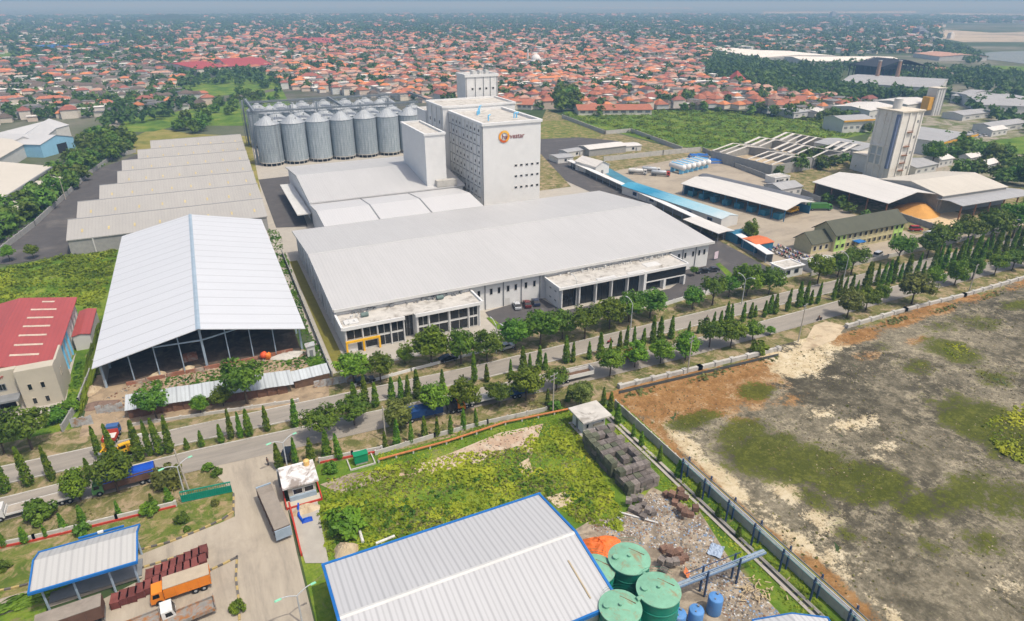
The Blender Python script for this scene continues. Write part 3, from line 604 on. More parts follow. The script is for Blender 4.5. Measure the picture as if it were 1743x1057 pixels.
# ---------------------------------------------------------------- silos
def silomat():
    m, t, b = nmat("silo_steel"); g = N(t, "TexCoord"); sp = N(t, "SeparateXYZ"); L(t, g.outputs["Object"], sp.inputs[0])
    at = N(t, "Math", operation='ARCTAN2'); L(t, sp.outputs[1], at.inputs[0]); L(t, sp.outputs[0], at.inputs[1])
    cm = N(t, "CombineXYZ"); L(t, at.outputs[0], cm.inputs[0]); L(t, sp.outputs[2], cm.inputs[2])
    mp = N(t, "Mapping"); L(t, cm.outputs[0], mp.inputs[0]); mp.inputs["Scale"].default_value = (7, 1, .16)
    n = noise(t, mp.outputs[0], 1.0, 6, .7)
    c = ramp(t, n, [(.3, (.22, .27, .31)), (.7, (.44, .5, .54))])
    fr = math_(t, 'FRACT', math_(t, 'MULTIPLY', sp.outputs[2], .9)); rg = math_(t, 'GREATER_THAN', fr, .88)
    c = mixc(t, math_(t, 'MULTIPLY', rg, .25), c, (.12, .14, .16))
    oi = N(t, "ObjectInfo"); hs = N(t, "HueSaturation"); L(t, c, hs.inputs["Color"]); L(t, math_(t, 'ADD', math_(t, 'MULTIPLY', oi.outputs["Random"], .25), .85), hs.inputs["Value"])
    L(t, hs.outputs[0], b.inputs["Base Color"]); b.inputs["Metallic"].default_value = .25; b.inputs["Roughness"].default_value = .42
    return m
SILO = silomat(); SILOR = mat("silo_roof_steel", (.40, .43, .45), .45, .12, .4, metal=.4)
root = T("silo", "", "silo", (0, 0, 0))
b = M(); n = 88
prof = []
for z in (1.9, 20.4):
    prof.append([((5.9 + (.09 if i % 4 == 0 else (-.03 if i % 2 else 0))) * math.cos(2 * math.pi * i / n), (5.9 + (.09 if i % 4 == 0 else (-.03 if i % 2 else 0))) * math.sin(2 * math.pi * i / n), z) for i in range(n)])
b.add(prof[0] + prof[1], [(i, (i + 1) % n, n + (i + 1) % n, n + i) for i in range(n)]); b.build("shell", SILO, root)
b = M(); n = 44
rr = lambda i, q: (q * math.cos(2 * math.pi * i / n), q * math.sin(2 * math.pi * i / n))
lo = [(*rr(i, 6.15), 20.3 + (.1 if i % 2 else 0)) for i in range(n)]; hi = [(*rr(i, .8), 24.1 + (.06 if i % 2 else 0)) for i in range(n)]
b.add(lo + hi + [(0, 0, 24.3)], [(i, (i + 1) % n, n + (i + 1) % n, n + i) for i in range(n)] + [(n + i, n + (i + 1) % n, 2 * n) for i in range(n)]); b.build("roof", SILOR, root)
b = M(); b.lathe([(6.05, 1.5), (6.05, 1.95), (4.5, 1.95)], 40); b.build("base_ring", CONC, root)
b = M(); b.lathe([(5.2, 0), (5.2, 1.6)], 24, cap=False); b.build("plinth", DARK, root)
for i in range(14): b = M(); a = 2 * math.pi * i / 14; b.tube((5.6 * math.cos(a), 5.6 * math.sin(a), 0), (5.6 * math.cos(a), 5.6 * math.sin(a), 1.6), .22, 6); b.build("leg", CONC, root)
b = M(); b.tube((0, 0, 24.1), (0, 0, 25.0), .7, 12); b.tube((2.6, -2.6, 21.8), (2.6, -2.6, 23.2), .35, 8); b.tube((-3, 1.5, 21.8), (-3, 1.5, 23.0), .35, 8); b.build("vent_cap", SILOR, root)
b = M(); a = -1.0; c, s = math.cos(a) * 6.1, math.sin(a) * 6.1
for k in (-.25, .25): b.tube((c + k, s, 1.8), (c + k, s, 20.6), .05, 4)
for i in range(32): b.tube((c - .25, s, 2 + i * .58), (c + .25, s, 2 + i * .58), .04, 4)
b.build("ladder", GREYM, root)
rows = [(354, 30.5, 8, "front"), (366.5, 36.6, 7, "second"), (392, 36.5, 6, "third"), (404.5, 31, 7, "rear")]
first = True
for y, xs, n_, rn in rows:
    for k in range(n_):
        lab = f"galvanised grain silo, {nth(k)} from the left in the {rn} row"
        if first: root.location = (xs, y, 0); root["label"] = lab; root["group"] = "corrugated grain silos"; first = False
        else: dup(root, (xs + 12.3 * k, y, 0), .35 * k + y, lab, "corrugated grain silos")
CWS = mat("catwalk_steel", (.2, .23, .26), .55, .15)
def catwalk(label, p, q, z, w=1.2, legs=True):
    p, q = Vector((*p, 0)), Vector((*q, 0)); d = (q - p).normalized(); nrm = Vector((-d.y, d.x, 0)); ln = (q - p).length
    r = T("silo_catwalk", label, "catwalk", p, math.atan2(d.y, d.x))
    b = M(); b.box(0, ln, -w / 2, w / 2, z - .12, z); b.build("deck", CWS, r)
    b = M(); n = int(ln / 3)
    for s in (-w / 2, w / 2):
        for k in (.55, 1.1): b.tube((0, s, z + k), (ln, s, z + k), .05, 4)
        b.tube((0, s, z - 1.1), (ln, s, z - 1.1), .08, 4)
        for i in range(n + 1): x = ln * i / n; b.tube((x, s, z - 1.1), (x, s, z + 1.1), .05, 4)
        for i in range(n): b.tube((ln * i / n, s, z - 1.1), (ln * (i + 1) / n, s, z), .05, 4)
    b.build("truss_railing", CWS, r)
    b = M(); b.box(0, ln, -.35, .35, z + .15, z + .75); b.build("conveyor", CWS, r)
    return r
catwalk("steel conveyor catwalk along the tops of the front silos", (26, 360.5), (112, 360.5), 25.2)
catwalk("steel conveyor catwalk along the tops of the rear silos", (26, 398), (118, 398), 25.2)
catwalk("steel catwalk crossing between silo rows at their left end", (26, 360.5), (26, 412), 25.2)
catwalk("high steel bridge from the silos to the headhouse tower", (118, 299), (118, 398), 26)
catwalk("steel catwalk crossing between silo rows near the middle", (70, 362), (70, 398), 25.6)
for i, (x, y) in enumerate(((23.5, 356), (24, 412), (60, 380), (84, 380), (46, 380), (100, 380), (112, 372))):
    r = T("elevator_frame", f"lattice steel elevator frame at the silos, {nth(i)} from the left" if i > 1 else ("lattice steel frame at the front left silo corner" if i == 0 else "lattice steel frame at the rear left silo corner"), "steel frame", (x, y, 0))
    h = 25.5 + (i % 3) * .8
    for sx in (-1.2, 1.2):
        for sy in (-1.2, 1.2): b = M(); b.tube((sx, sy, 0), (sx, sy, h), .08, 5); b.build("leg", CWS, r)
    b = M()
    for k in range(int(h / 3)):
        z = k * 3
        for (ax, ay, cx, cy) in ((-1.2, -1.2, 1.2, -1.2), (1.2, -1.2, 1.2, 1.2), (1.2, 1.2, -1.2, 1.2), (-1.2, 1.2, -1.2, -1.2)): b.tube((ax, ay, z), (cx, cy, z + 3), .06, 4); b.tube((ax, ay, z), (cx, cy, z), .06, 4)
    b.build("bracing", CWS, r)
    b = M(); b.box(-.5, .5, -.4, .4, 0, h - 1); b.build("elevator_leg", CWS, r)
# ---------------------------------------------------------------- oriented frame from three surveyed corners
def frame3(fl, fr, bl, z=0.0):
    a, b_, c = Vector(G(*fl, z)), Vector(G(*fr, z)), Vector(G(*bl, z))
    return a, (b_ - a).length, abs((b_ - a).normalized().cross(c - a)), math.atan2((b_ - a).y, (b_ - a).x)
def gable3(name, label, cat, fl, fr, bl, ze, zr, roof, wall, axis='x', ov=.3, group=None, walls=True, th=.2):
    o, w, d, rz = frame3(fl, fr, bl, ze)
    return gable(name, label, cat, 0, w, 0, d, ze, zr, roof, wall, axis, ov, th, loc=(o.x, o.y, 0), rz=rz, walls=walls, group=group), w, d
def posts(r, pts, h, m=STEEL, rad=.12, name="post"):
    for x, y in pts: b = M(); b.tube((x, y, 0), (x, y, h), rad, 6); b.build(name, m, r)
RF_WHITE = roofmat("white_sheet_roof", (.60, .585, .555), 'x', .9, .05, 6, .12, rough=.55, stain=.1, var=.06)
RF_GREY = roofmat("grey_sheet_roof", (.36, .365, .37), 'x', .9, .08, 6, .15, rough=.6, stain=.2, var=.12)
RF_DUST = roofmat("dusty_white_roof", (.52, .49, .43), 'x', .9, .05, 5, .12, rough=.7, stain=.15, var=.08)
RF_RED = roofmat("red_sheet_roof", (.36, .075, .07), 'x', .8, .10, rough=.5, stain=.15, var=.15)
HMX = mat("rusted_roof", (.3, .17, .11), .8, .25, .1)
RF_TERRA = mat("terracotta_tiles", (.44, .15, .075), .85, .2, .5)
# ---------------------------------------------------------------- red roofed building, far left
r = T("red_roof_factory", "cream building with weathered red gable roof beside the open shed", "factory", (-47.5, 160, 0))
bx, by = -47.5, 160
x0, x1, ya, yb = -59.5 + 47.5, -36.2 + 47.5, -15.2, 22.5; xm = -.2
b = M(); b.extr(chevron(x0, xm, x1, 7.6, 9.6, .2), ya + .4, yb, 'y'); b.build("roof", RF_RED, r)
b = M(); b.extr([(x0 + .4, 0), (x1 - .9, 0), (x1 - .9, 7.3), (xm, 9.3), (x0 + .4, 7.3)], ya + .6, yb - .4, 'y'); b.build("wall", mat("white_stained_wall", (.55, .55, .53), .8, .15, .5, dirt=(.28, .27, .25), dirt_t=.56), r)
sk = mat("roof_light", (.52, .42, .34), .7, .25, .8)
zs = lambda x: 7.6 + (1 - abs(x - xm) / (x1 - xm)) * 2.0 + .04
for i in range(7):
    y = ya + 5 + i * 4.9
    for a, c in ((3, 8), (-8.5, -3.2)):
        if i == 6: a, c = a + 1.5, c - 1
        b = M(); b.quad((a, y, zs(a)), (c, y, zs(c)), (c, y + .9, zs(c)), (a, y + .9, zs(a))); b.build("skylight", sk, r)
b = M(); b.box(x0, 4.9, ya - 1.0, ya + .4, 0, 8.8); b.box(4.9, 11.5, ya - 2.4, ya + .4, 0, 8.7); b.box(11.1, 11.5, ya + .4, ya + 8, 0, 8.4); b.build("front_wall", CREAM, r)
for x in (1.4, 3.8): framed("window", r, x - 2.4, ya - 1.0, 4.6, 2.1, 1.3, '-y', GREYM, mull=3)
for x in (6.7, 8.9):
    for z in (.9, 4.2): framed("window", r, x, ya - 2.4, z, .65, 1.3, '-y', CREAM)
for y in (-12, -9): framed("window", r, 11.5, ya + 4 + y / 6, 4.4, .6, 1.3, '+x', CREAM)
b = M(); b.box(-1.8, 4.6, ya - 4.0, ya - 1.0, 3.1, 3.5); b.build("porch_roof", GREYM, r)
posts(r, [(-1.4, ya - 3.8), (4.2, ya - 3.8)], 3.1, CREAM, .18); cutout("door", r, DARK, 1.8, ya - 1, 0, 3, 2.6, '-y')
letters("lettering", "S Rusen Tuaner", r, -4.6, ya - 1.06, 7.25, 1.05, mat("red_lettering", (.35, .04, .03)), sx=1.1)
letters("lettering", "Rasion", r, -4.6, ya - 1.06, 6.2, .95, mat("red_lettering", (.35, .04, .03)), sx=1.1)
for i in range(8): b = M(); y = ya + 9 + i * 3.6; b.box(10.4, 10.75, y, y + .3, 0, 7); b.build("pilaster", LB if i < 4 else WALLG, r)
r = gable("red_lean_to", "small red-roofed outbuilding between the red-roofed factory and the open shed", "outbuilding", -36.4, -32.9, 166.5, 181.8, 4.0, 4.4, RF_RED, WALLG, 'y', .2, .15)
# field wall and gate wall
def wall_line(name, label, cat, pts, h, m, th=.25, group=None, piers=4.0, cap=None):
    p0 = pts[0]; r = T(name, label, cat, (p0[0], p0[1], 0), 0, group)
    b = M(); c = M()
    for a, e in zip(pts, pts[1:]):
        p, q = Vector((a[0] - p0[0], a[1] - p0[1], 0)), Vector((e[0] - p0[0], e[1] - p0[1], 0)); d = (q - p); ln = d.length; d.normalize(); nn = Vector((-d.y, d.x, 0)) * th / 2
        b.add([tuple(v) for v in (p - nn, q - nn, q + nn, p + nn)] + [tuple(v + Vector((0, 0, h))) for v in (p - nn, q - nn, q + nn, p + nn)], [(4, 5, 6, 7), (0, 1, 5, 4), (1, 2, 6, 5), (2, 3, 7, 6), (3, 0, 4, 7)])
        k = max(1, int(ln / piers))
        for i in range(k + 1):
            x = p.lerp(q, i / k); c.box(x.x - th * .75, x.x + th * .75, x.y - th * .75, x.y + th * .75, 0, h + .15)
    b.build("wall_panel", m, r); c.build("pier", cap or m, r)["kind"] = "stuff"; return r
ZINC = mat("old_zinc_sheet", (.42, .44, .45), .55, .3, 1.2, dirt=(.3, .17, .09), dirt_t=.56, dirt_s=.6)
wall_line("boundary_wall", "low grey wall with hedge between red-roofed factory and open shed", "wall", [G(108, 735), G(135, 690), (-31.2, 165), (-31.5, 190)], 1.6, GREYW)
r = T("zinc_fence", "patched zinc fence across the construction entrance left of the long shack", "fence", (*G(122, 728), 0))
o = Vector(G(122, 728)); b = M()
for a, e in ((G(122, 728), G(160, 722)), (G(165, 705), G(212, 700))):
    p, q = Vector(a) - o, Vector(e) - o; n = 9
    for i in range(n):
        s = p.lerp(q, i / n); f = p.lerp(q, (i + .94) / n); h = 1.9 + .15 * (i * 7 % 3)
        b.add([(s.x, s.y, 0), (f.x, f.y, 0), (f.x, f.y, h), (s.x, s.y, h), (s.x, s.y + .06, 0), (f.x, f.y + .06, 0), (f.x, f.y + .06, h), (s.x, s.y + .06, h)], [(0, 1, 2, 3), (7, 6, 5, 4), (3, 2, 6, 7)])
b.build("sheet_panel", ZINC, r)
RF_ZINC = roofmat("patched_zinc_roof", (.52, .56, .58), 'x', .8, .15, 2.4, .25, rough=.5, stain=.3, var=.25)
# long shack
r = T("long_shack", "long low shack with patched zinc roof and brown plank wall before the open shed", "shack", (-23.8, 129.2, 0))
b = M()
for i in range(16):
    xa = i * 1.98; y = -4.0 * (i / 16); dz = .05 * ((i * 5) % 3)
    b.add([(xa, y, 2.3 + dz), (xa + 2.06, y - .25, 2.3 + dz), (xa + 2.06, y + 5.0, 3.0 + dz), (xa, y + 5.2, 3.0 + dz), (xa, y, 2.24 + dz), (xa + 2.06, y - .25, 2.24 + dz), (xa + 2.06, y + 5.0, 2.94 + dz), (xa, y + 5.2, 2.94 + dz)], [(0, 1, 2, 3), (4, 7, 6, 5), (0, 4, 5, 1), (1, 5, 6, 2), (2, 6, 7, 3), (3, 7, 4, 0)])
b.build("roof", RF_ZINC, r)
b = M()
for i in range(15): xa = .4 + i * 2.0; y = -4.0 * (i / 16); b.box(xa, xa + 1.96, y + .3, y + .4, .1, 2.15 - .1 * (i % 3))
b.build("plank_wall", mat("brown_planks", (.16, .085, .055), .9, .3, 1.5), r)
r = T("site_shack", "short shack with zinc roof and grey zinc fence right of the long shack", "shack", (8.0, 126.6, 0))
b = M()
for i in range(5): xa = i * 1.55; b.add([(xa, .1 * i, 2.1), (xa + 1.6, .1 * i, 2.1), (xa + 1.6, 3.6 + .1 * i, 2.7), (xa, 3.6 + .1 * i, 2.7), (xa, .1 * i, 2.04), (xa + 1.6, .1 * i, 2.04), (xa + 1.6, 3.6 + .1 * i, 2.64), (xa, 3.6 + .1 * i, 2.64)], [(0, 1, 2, 3), (4, 7, 6, 5), (0, 4, 5, 1), (1, 5, 6, 2), (3, 7, 4, 0)])
b.build("roof", RF_ZINC, r)
b = M(); b.box(.2, 7.6, .3, .4, 0, 1.95); b.box(.2, 7.6, 3.3, 3.4, 0, 2.5); b.build("wall", BROWNW, r)
b = M()
for i in range(7): b.box(4 + i * 1.3, 5.26 + i * 1.3, -1.2 - .12 * i, -1.12 - .12 * i, 0, 1.8)
b.build("zinc_fence", ZINC, r)
r = T("site_hut", "small pale grey hut at the right corner of the open shed", "hut", (*G(530, 605), 0))
b = M(); b.box(-.9, .9, -.9, .9, 0, 2.7); b.build("wall", WALLG, r)
b = M(); b.extr([(-1.1, 2.72), (1.1, 3.0), (1.1, 3.1), (-1.1, 2.82)], -1.1, 1.1, 'y'); b.build("roof", ZINC, r); cutout("door", r, GREYM, 0, -.9, 0, .8, 1.9, '-y')
wall_line("retaining_wall", "low concrete wall along the verge in front of the long shack", "wall", [(-23, 126.6), (8, 121.6)], .7, CONC, .3)
wall_line("side_fence", "low fence with piers between open shed and white warehouse", "fence", [(16.4, 128.5), (16.9, 214)], 1.5, GREYW, .2)
wall_line("lane_wall", "dark boundary wall along the tree belt left of the stepped warehouses", "wall", [G(0, 432), G(60, 385), G(110, 338), G(150, 300), G(195, 268), G(232, 260)], 2.0, GREYW, .3)
# ---------------------------------------------------------------- weighbridge canopy and guard houses
RF_PAN = roofmat("pale_grey_panels", (.44, .44, .43), 'x', .75, .1, 1.5, .1, rough=.5, stain=.06, var=.05)
r = T("weighbridge_canopy", "canopy with pale grey gable roof edged in bright blue over the weighbridge", "canopy", (-25.3, 85.9, 0))
b = M(); b.extr(chevron(-3.9, 1.2, 3.7, 5.0, 5.9, .15), -6.2, 6.2, 'x'); b.build("roof", RF_PAN, r)
b = M(); b.box(-6.4, 6.4, -4.15, -3.9, 4.75, 5.15); b.box(-6.4, 6.4, 3.7, 3.92, 4.72, 5.12); b.box(-6.42, -6.2, -3.9, 1.2, 4.9, 5.2)
for s in (-6.32, 6.32): b.extr([(-3.9, 4.86), (1.2, 5.78), (3.7, 4.86), (3.7, 5.1), (1.2, 6.05), (-3.9, 5.1)], s - .1, s + .1, 'x')
b.box(-1.5, 4.3, 4.2, 4.4, 5.0, 5.3); b.build("fascia", BLUEP, r)
posts(r, [(-5.2, -3.2), (-1.6, -3.2), (2.6, -3.2), (5.6, -3.2), (-5.2, 3), (-1.6, 3), (2.6, 3), (5.6, 3)], 4.9, BLUEST, .16, "column")
b = M(); b.box(1.0, 1.7, 3.9, 4.2, 5.3, 5.6); b.build("lamp_box", WHITE, r)
b = M(); b.box(-5.6, 5.8, -1.6, 1.8, .18, .42); b.build("weigh_platform", GREYM, r)
r = T("gatehouse", "cream gatehouse with stained flat white roof beside the driveway gate", "gatehouse", (4.2, 93.6, 0))
b = M(); b.box(-2.1, 2.3, -2.6, 2.0, .3, 3.3); b.build("wall", CREAM, r)
b = M(); b.box(-2.9, 2.9, -3.2, 2.7, 3.32, 3.62); b.build("roof", mat("flaked_white_roof", (.7, .68, .66), .85, .15, .6, dirt=(.28, .24, .21), dirt_t=.52, dirt_s=.5), r)
b = M(); b.box(-2.8, 2.7, -4.1, -2.6, .12, .5); b.build("porch", CREAM, r)
for x in (-.6, 1.2): framed("window", r, x, -2.6, 1.5, 1.4, 1.0, '-y', WALLG)
cutout("door", r, GREYM, -2.1, -1, .3, .9, 2.0, '-x')
b = M(); b.box(-2.05, 2.25, -3.0, -2.62, .5, 1.35); b.build("counter", BLUEST, r)
b = M(); b.tube((1.7, 1.6, 3.6), (1.7, 1.6, 4.5), .5, 14); b.lathe([(.5, 4.5), (.2, 4.75), (.01, 4.78)], 14, 1.7, 1.6); b.build("water_tank", mat("yellow_tank", (.7, .45, .16), .5, .1), r)
b = M(); b.box(-2.9, -2.7, -4.3, 2.8, .1, .8); b.box(2.75, 2.95, -4.3, 2.8, .1, .8); b.box(-2.7, 2.75, -4.3, -4.12, .1, .5); b.build("red_plinth", RED, r)
b = M(); b.box(-3.2, -2.6, 1.9, 2.5, .1, 3.6); b.build("gate_pillar", GREYM, r)
r = T("pump_house", "small white pump house with flat stained roof at the corner of the lot", "pump house", (58.2, 88.4, 0))
b = M(); b.box(-2.5, 2.4, -2.0, 2.0, .35, 3.3); b.build("wall", WHITE, r)
b = M(); b.box(-3.2, 3.2, -3.0, 2.7, 3.32, 3.62); b.build("roof", ROOFC, r)
b = M(); b.box(-3.2, 3.0, -2.9, 2.4, .1, .35); b.build("plinth", PAVE, r)
framed("window", r, -1.6, -2.0, 1.4, .5, .9, '-y', WALLG); b = M(); b.box(-.3, 2.0, -2.25, -2.0, 1.5, 2.0); b.build("ledge", CREAM, r); framed("window", r, 1.8, -2.0, 1.9, .4, .4, '-y', WALLG); cutout("door", r, GREYM, -2.5, .3, .35, .8, 2.0, '-x')
r = T("generator_box", "green metal generator box inside a low kerb by the hedge wall", "generator", (*G(615, 788), 0))
b = M(); b.box(-1.2, 1.2, -.6, .6, .5, 2.1); b.build("cabinet", mat("green_cabinet", (.01, .22, .10), .5, .1), r)
b = M(); b.box(-1.3, 1.3, -.7, .7, 2.12, 2.25); b.build("lid", mat("green_cabinet", (.01, .22, .10)), r)
b = M(); b.box(-2.3, 2.3, -1.6, -1.4, .1, .4); b.box(-2.3, -2.1, -1.4, 1.6, .1, .4); b.box(2.1, 2.3, -1.4, 1.6, .1, .4); b.box(-1, 1, -.5, .5, .1, .48); b.build("kerb", CONC, r)
GREENP = mat("green_gate_paint", (.005, .22, .15), .5, .15)
r = T("sliding_gate", "long dark green sliding gate rolled open at the driveway", "gate", (*G(310, 856), 0), math.atan2(G(396, 838)[1] - G(310, 856)[1], G(396, 838)[0] - G(310, 856)[0]))
ln = (Vector(G(396, 838)) - Vector(G(310, 856))).length
b = M(); b.box(0, ln, -.05, .05, .35, 1.5); b.build("panel", GREENP, r)
b = M()
for i in range(int(ln / .35) + 1): b.box(i * .35, i * .35 + .06, -.1, .1, .3, 2.15)
b.box(0, ln, -.1, .1, 2.15, 2.3); b.box(0, ln, -.12, .12, .2, .34); b.build("bars", GREENP, r)["kind"] = "stuff"
# boundary wall of the foreground plot (grey with a red base line)
def redwall(label, pts, h=1.1):
    r = wall_line("roadside_wall", label, "wall", pts, h, mat("pale_block_wall", (.48, .47, .43), .85, .2, 1.0), .25, "foreground plot walls", 3.2)
    b = M(); p0 = Vector(pts[0])
    for a, e in zip(pts, pts[1:]):
        p, q = Vector(a) - p0, Vector(e) - p0; d = (q - p).normalized(); n = Vector((-d.y, d.x)) * -.3
        b.add([(p.x + n.x, p.y + n.y, 0), (q.x + n.x, q.y + n.y, 0), (q.x, q.y, 0), (p.x, p.y, 0), (p.x + n.x, p.y + n.y, .45), (q.x + n.x, q.y + n.y, .45), (q.x, q.y, .45), (p.x, p.y, .45)], [(4, 5, 6, 7), (0, 1, 5, 4), (1, 2, 6, 5), (3, 0, 4, 7)])
    b.build("red_base", RED, r); return r
redwall("grey boundary wall with red base left of the green gate", [G(-60, 945), G(60, 920), G(200, 886), G(300, 862)])
redwall("grey boundary wall with red base right of the gatehouse", [G(545, 788), G(600, 777), G(650, 768)])
r = wall_line("roadside_wall", "pale rail wall along the overgrown lot by the road", "wall", [G(640, 775), G(740, 745), G(830, 722), G(930, 700)], 1.0, CONC, .2, "foreground plot walls")
b = M(); p = [Vector((*G(*q), .8)) for q in ((645, 788), (760, 757), (860, 724), (970, 701))]
r = T("rust_pipe", "long rusty orange pipe running across the grass lot", "pipe", (p[0].x, p[0].y, 0))
o = Vector((p[0].x, p[0].y, 0))
for a, e in zip(p, p[1:]): b.tube(a - o, e - o, .2, 8)
b.build("pipe_run", mat("rusty_orange", (.45, .17, .06), .8, .25, 1.0), r)
b = M()
for a, e in zip(p, p[1:]):
    for i in range(4): x = a.lerp(e, i / 4) - o; b.box(x.x - .15, x.x + .15, x.y - .15, x.y + .15, 0, .7)
b.build("pipe_support", CONC, r)["kind"] = "stuff"
r = T("red_kerb_fence", "low red kerb fence along the right edge of the driveway", "fence", (*G(493, 860), 0))
b = M(); o = Vector(G(493, 860)); q = Vector(G(514, 948)) - o; d = q.normalized(); n_ = Vector((-d.y, d.x)) * .12
b.add([(-n_.x, -n_.y, 0), (q.x - n_.x, q.y - n_.y, 0), (q.x + n_.x, q.y + n_.y, 0), (n_.x, n_.y, 0), (-n_.x, -n_.y, .7), (q.x - n_.x, q.y - n_.y, .7), (q.x + n_.x, q.y + n_.y, .7), (n_.x, n_.y, .7)], [(4, 5, 6, 7), (0, 1, 5, 4), (1, 2, 6, 5), (2, 3, 7, 6), (3, 0, 4, 7)]); b.build("rail", RED, r)
# yellow and black kerb stones
KB = mat("kerb_black", (.12, .11, .1), .8, .3); KY = mat("kerb_yellow", (.42, .32, .13), .7, .3, 2)
def stripes(label, pts, w=.28):
    p0 = Vector(pts[0]); r = T("striped_kerb", label, "kerb", (p0.x, p0.y, 0), 0, "yellow and black kerbs"); by_ = [M(), M()]; k = 0
    for a, e in zip(pts, pts[1:]):
        p, q = Vector(a) - p0, Vector(e) - p0; ln = (q - p).length; n = max(1, int(ln / .75)); d = (q - p).normalized(); ang = math.atan2(d.y, d.x)
        for i in range(n):
            c = p.lerp(q, (i + .5) / n); b = by_[k % 2]; k += 1
            b.X = Matrix.Translation((c.x, c.y, 0)) @ Matrix.Rotation(ang, 4, 'Z'); b.box(-ln / n / 2, ln / n / 2, -w / 2, w / 2, 0, .36)
    by_[0].build("black_blocks", KB, r)["kind"] = "stuff"; by_[1].build("yellow_blocks", KY, r)["kind"] = "stuff"
stripes("yellow and black kerb curving round the lawn", [G(236, 938), G(290, 924), G(340, 904), G(378, 886), G(398, 872), G(398, 842)])
stripes("yellow and black kerb beside the weighbridge exit", [G(236, 970), G(275, 958), G(318, 944)])
stripes("yellow and black kerb at the bottom of the driveway", [G(404, 948), G(402, 985), G(408, 1030), G(408, 1057)])
stripes("yellow and black kerb above the orange truck", [G(352, 975), G(380, 962), G(404, 950)])
stripes("yellow and black kerb left of the weighbridge", [G(-40, 1015), G(20, 1003), G(48, 996)])
# ---------------------------------------------------------------- big roof at the bottom edge, tanks, pipe rack
RF_BIGB = roofmat("wide_panel_roof", (.47, .475, .485), 'x', .72, .16, 1.44, .12, rough=.45, stain=.05, var=.05)
r = T("near_warehouse", "nearest warehouse with pale ribbed gable roof and bright blue edge trim", "warehouse", (20.7, 58, 0))
b = M(); b.extr(chevron(-11.1, 0, 10.8, 6.4, 8.3, .2), -16.3, 16.2, 'x'); b.build("roof", RF_BIGB, r)
b = M(); b.extr([(-.35, 8.27), (0, 8.38), (.35, 8.27), (0, 8.31)], -16.3, 16.2, 'x'); b.build("ridge_cap", WALLG, r)
b = M(); b.box(-16.7, 16.6, 10.8, 11.1, 6.0, 6.55); b.box(-16.7, 16.6, -11.4, -11.1, 6.0, 6.55)
for s in (-16.5, 16.4): b.extr([(-11.1, 6.1), (0, 8.0), (10.8, 6.1), (10.8, 6.5), (0, 8.45), (-11.1, 6.5)], s - .18, s + .18, 'x')
b.build("fascia", BLUEP, r)
b = M(); b.extr([(-10.5, 0), (10.2, 0), (10.2, 6.1), (0, 8.0), (-10.5, 6.1)], -15.8, 15.6, 'x'); b.build("wall", WALLG, r)
b = M(); b.extr([(-9.4, 6.75), (-3.6, 7.74), (-3.6, 7.8), (-9.4, 6.81)], 13.1, 13.3, 'x'); b.build("roof_strip", mat("tan_strip", (.4, .33, .22), .8, .2), r)
r, w_, d_ = gable3("blue_edge_shed", "small grey-roofed shed with blue edge at the bottom right of the yard", "shed", (1302, 1096), (1428, 1092), (1296, 1058), 4, 5.0, RF_BIGB, WALLG, 'y', .2)
b = M(); b.box(-.34, -.2, -.2, d_ + .2, 3.75, 4.1); b.box(w_ + .2, w_ + .34, -.2, d_ + .2, 3.75, 4.1); b.extr([(-.34, 3.8), (w_ / 2, 4.9), (w_ + .34, 3.8), (w_ + .34, 4.1), (w_ / 2, 5.1), (-.34, 4.1)], d_ + .2, d_ + .34, 'y'); b.build('fascia', BLUEP, r)
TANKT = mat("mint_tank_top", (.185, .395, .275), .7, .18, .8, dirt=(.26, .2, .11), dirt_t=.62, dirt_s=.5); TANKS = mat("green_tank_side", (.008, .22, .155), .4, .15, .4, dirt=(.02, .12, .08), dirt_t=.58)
tk = [(1071, 950, 7.2, 2.75, "green steel tank with stained mint lid, rearmost of the full tanks"), (1121, 1003, 7.2, 2.75, "green steel tank with mint lid and small hatch, nearest the blue pipe bridge"), (1056, 1033, 6.8, 2.6, "green steel tank with mint lid at the bottom edge, beside the blue roof edge"), (1014, 968, 6.6, 2.5, "green steel tank with mint lid half hidden by the roof edge")]
for a, c, h, rad, lab in tk:
    x, y = G(a, c, h); r = T("green_tank", lab, "tank", (x, y, 0), 0, "round green tanks")
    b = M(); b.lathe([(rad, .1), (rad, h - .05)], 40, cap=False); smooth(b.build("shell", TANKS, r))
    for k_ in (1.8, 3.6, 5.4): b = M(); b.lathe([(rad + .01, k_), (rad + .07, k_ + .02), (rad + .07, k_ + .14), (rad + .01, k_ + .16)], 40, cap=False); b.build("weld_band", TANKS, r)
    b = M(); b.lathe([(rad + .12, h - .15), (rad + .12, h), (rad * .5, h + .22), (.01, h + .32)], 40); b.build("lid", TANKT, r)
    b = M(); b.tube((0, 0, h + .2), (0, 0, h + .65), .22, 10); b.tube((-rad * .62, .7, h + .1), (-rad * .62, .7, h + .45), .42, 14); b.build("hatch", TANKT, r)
    b = M(); b.tube((rad * .3, rad * .5, h + .2), (rad * .75, -rad * .2, h + .22), .05, 5); b.build("lid_pipe", mat("rust", (.22, .1, .05)), r)
    b = M()
    for k in (.45, .95): b.add([(rad * 1.02 * math.cos(t), rad * 1.02 * math.sin(t), h + k + j) for t in np.linspace(.3, 2.4, 12) for j in (0, .06)], [(2 * i, 2 * i + 2, 2 * i + 3, 2 * i + 1) for i in range(11)])
    b.build("guard_rail", TANKS, r)
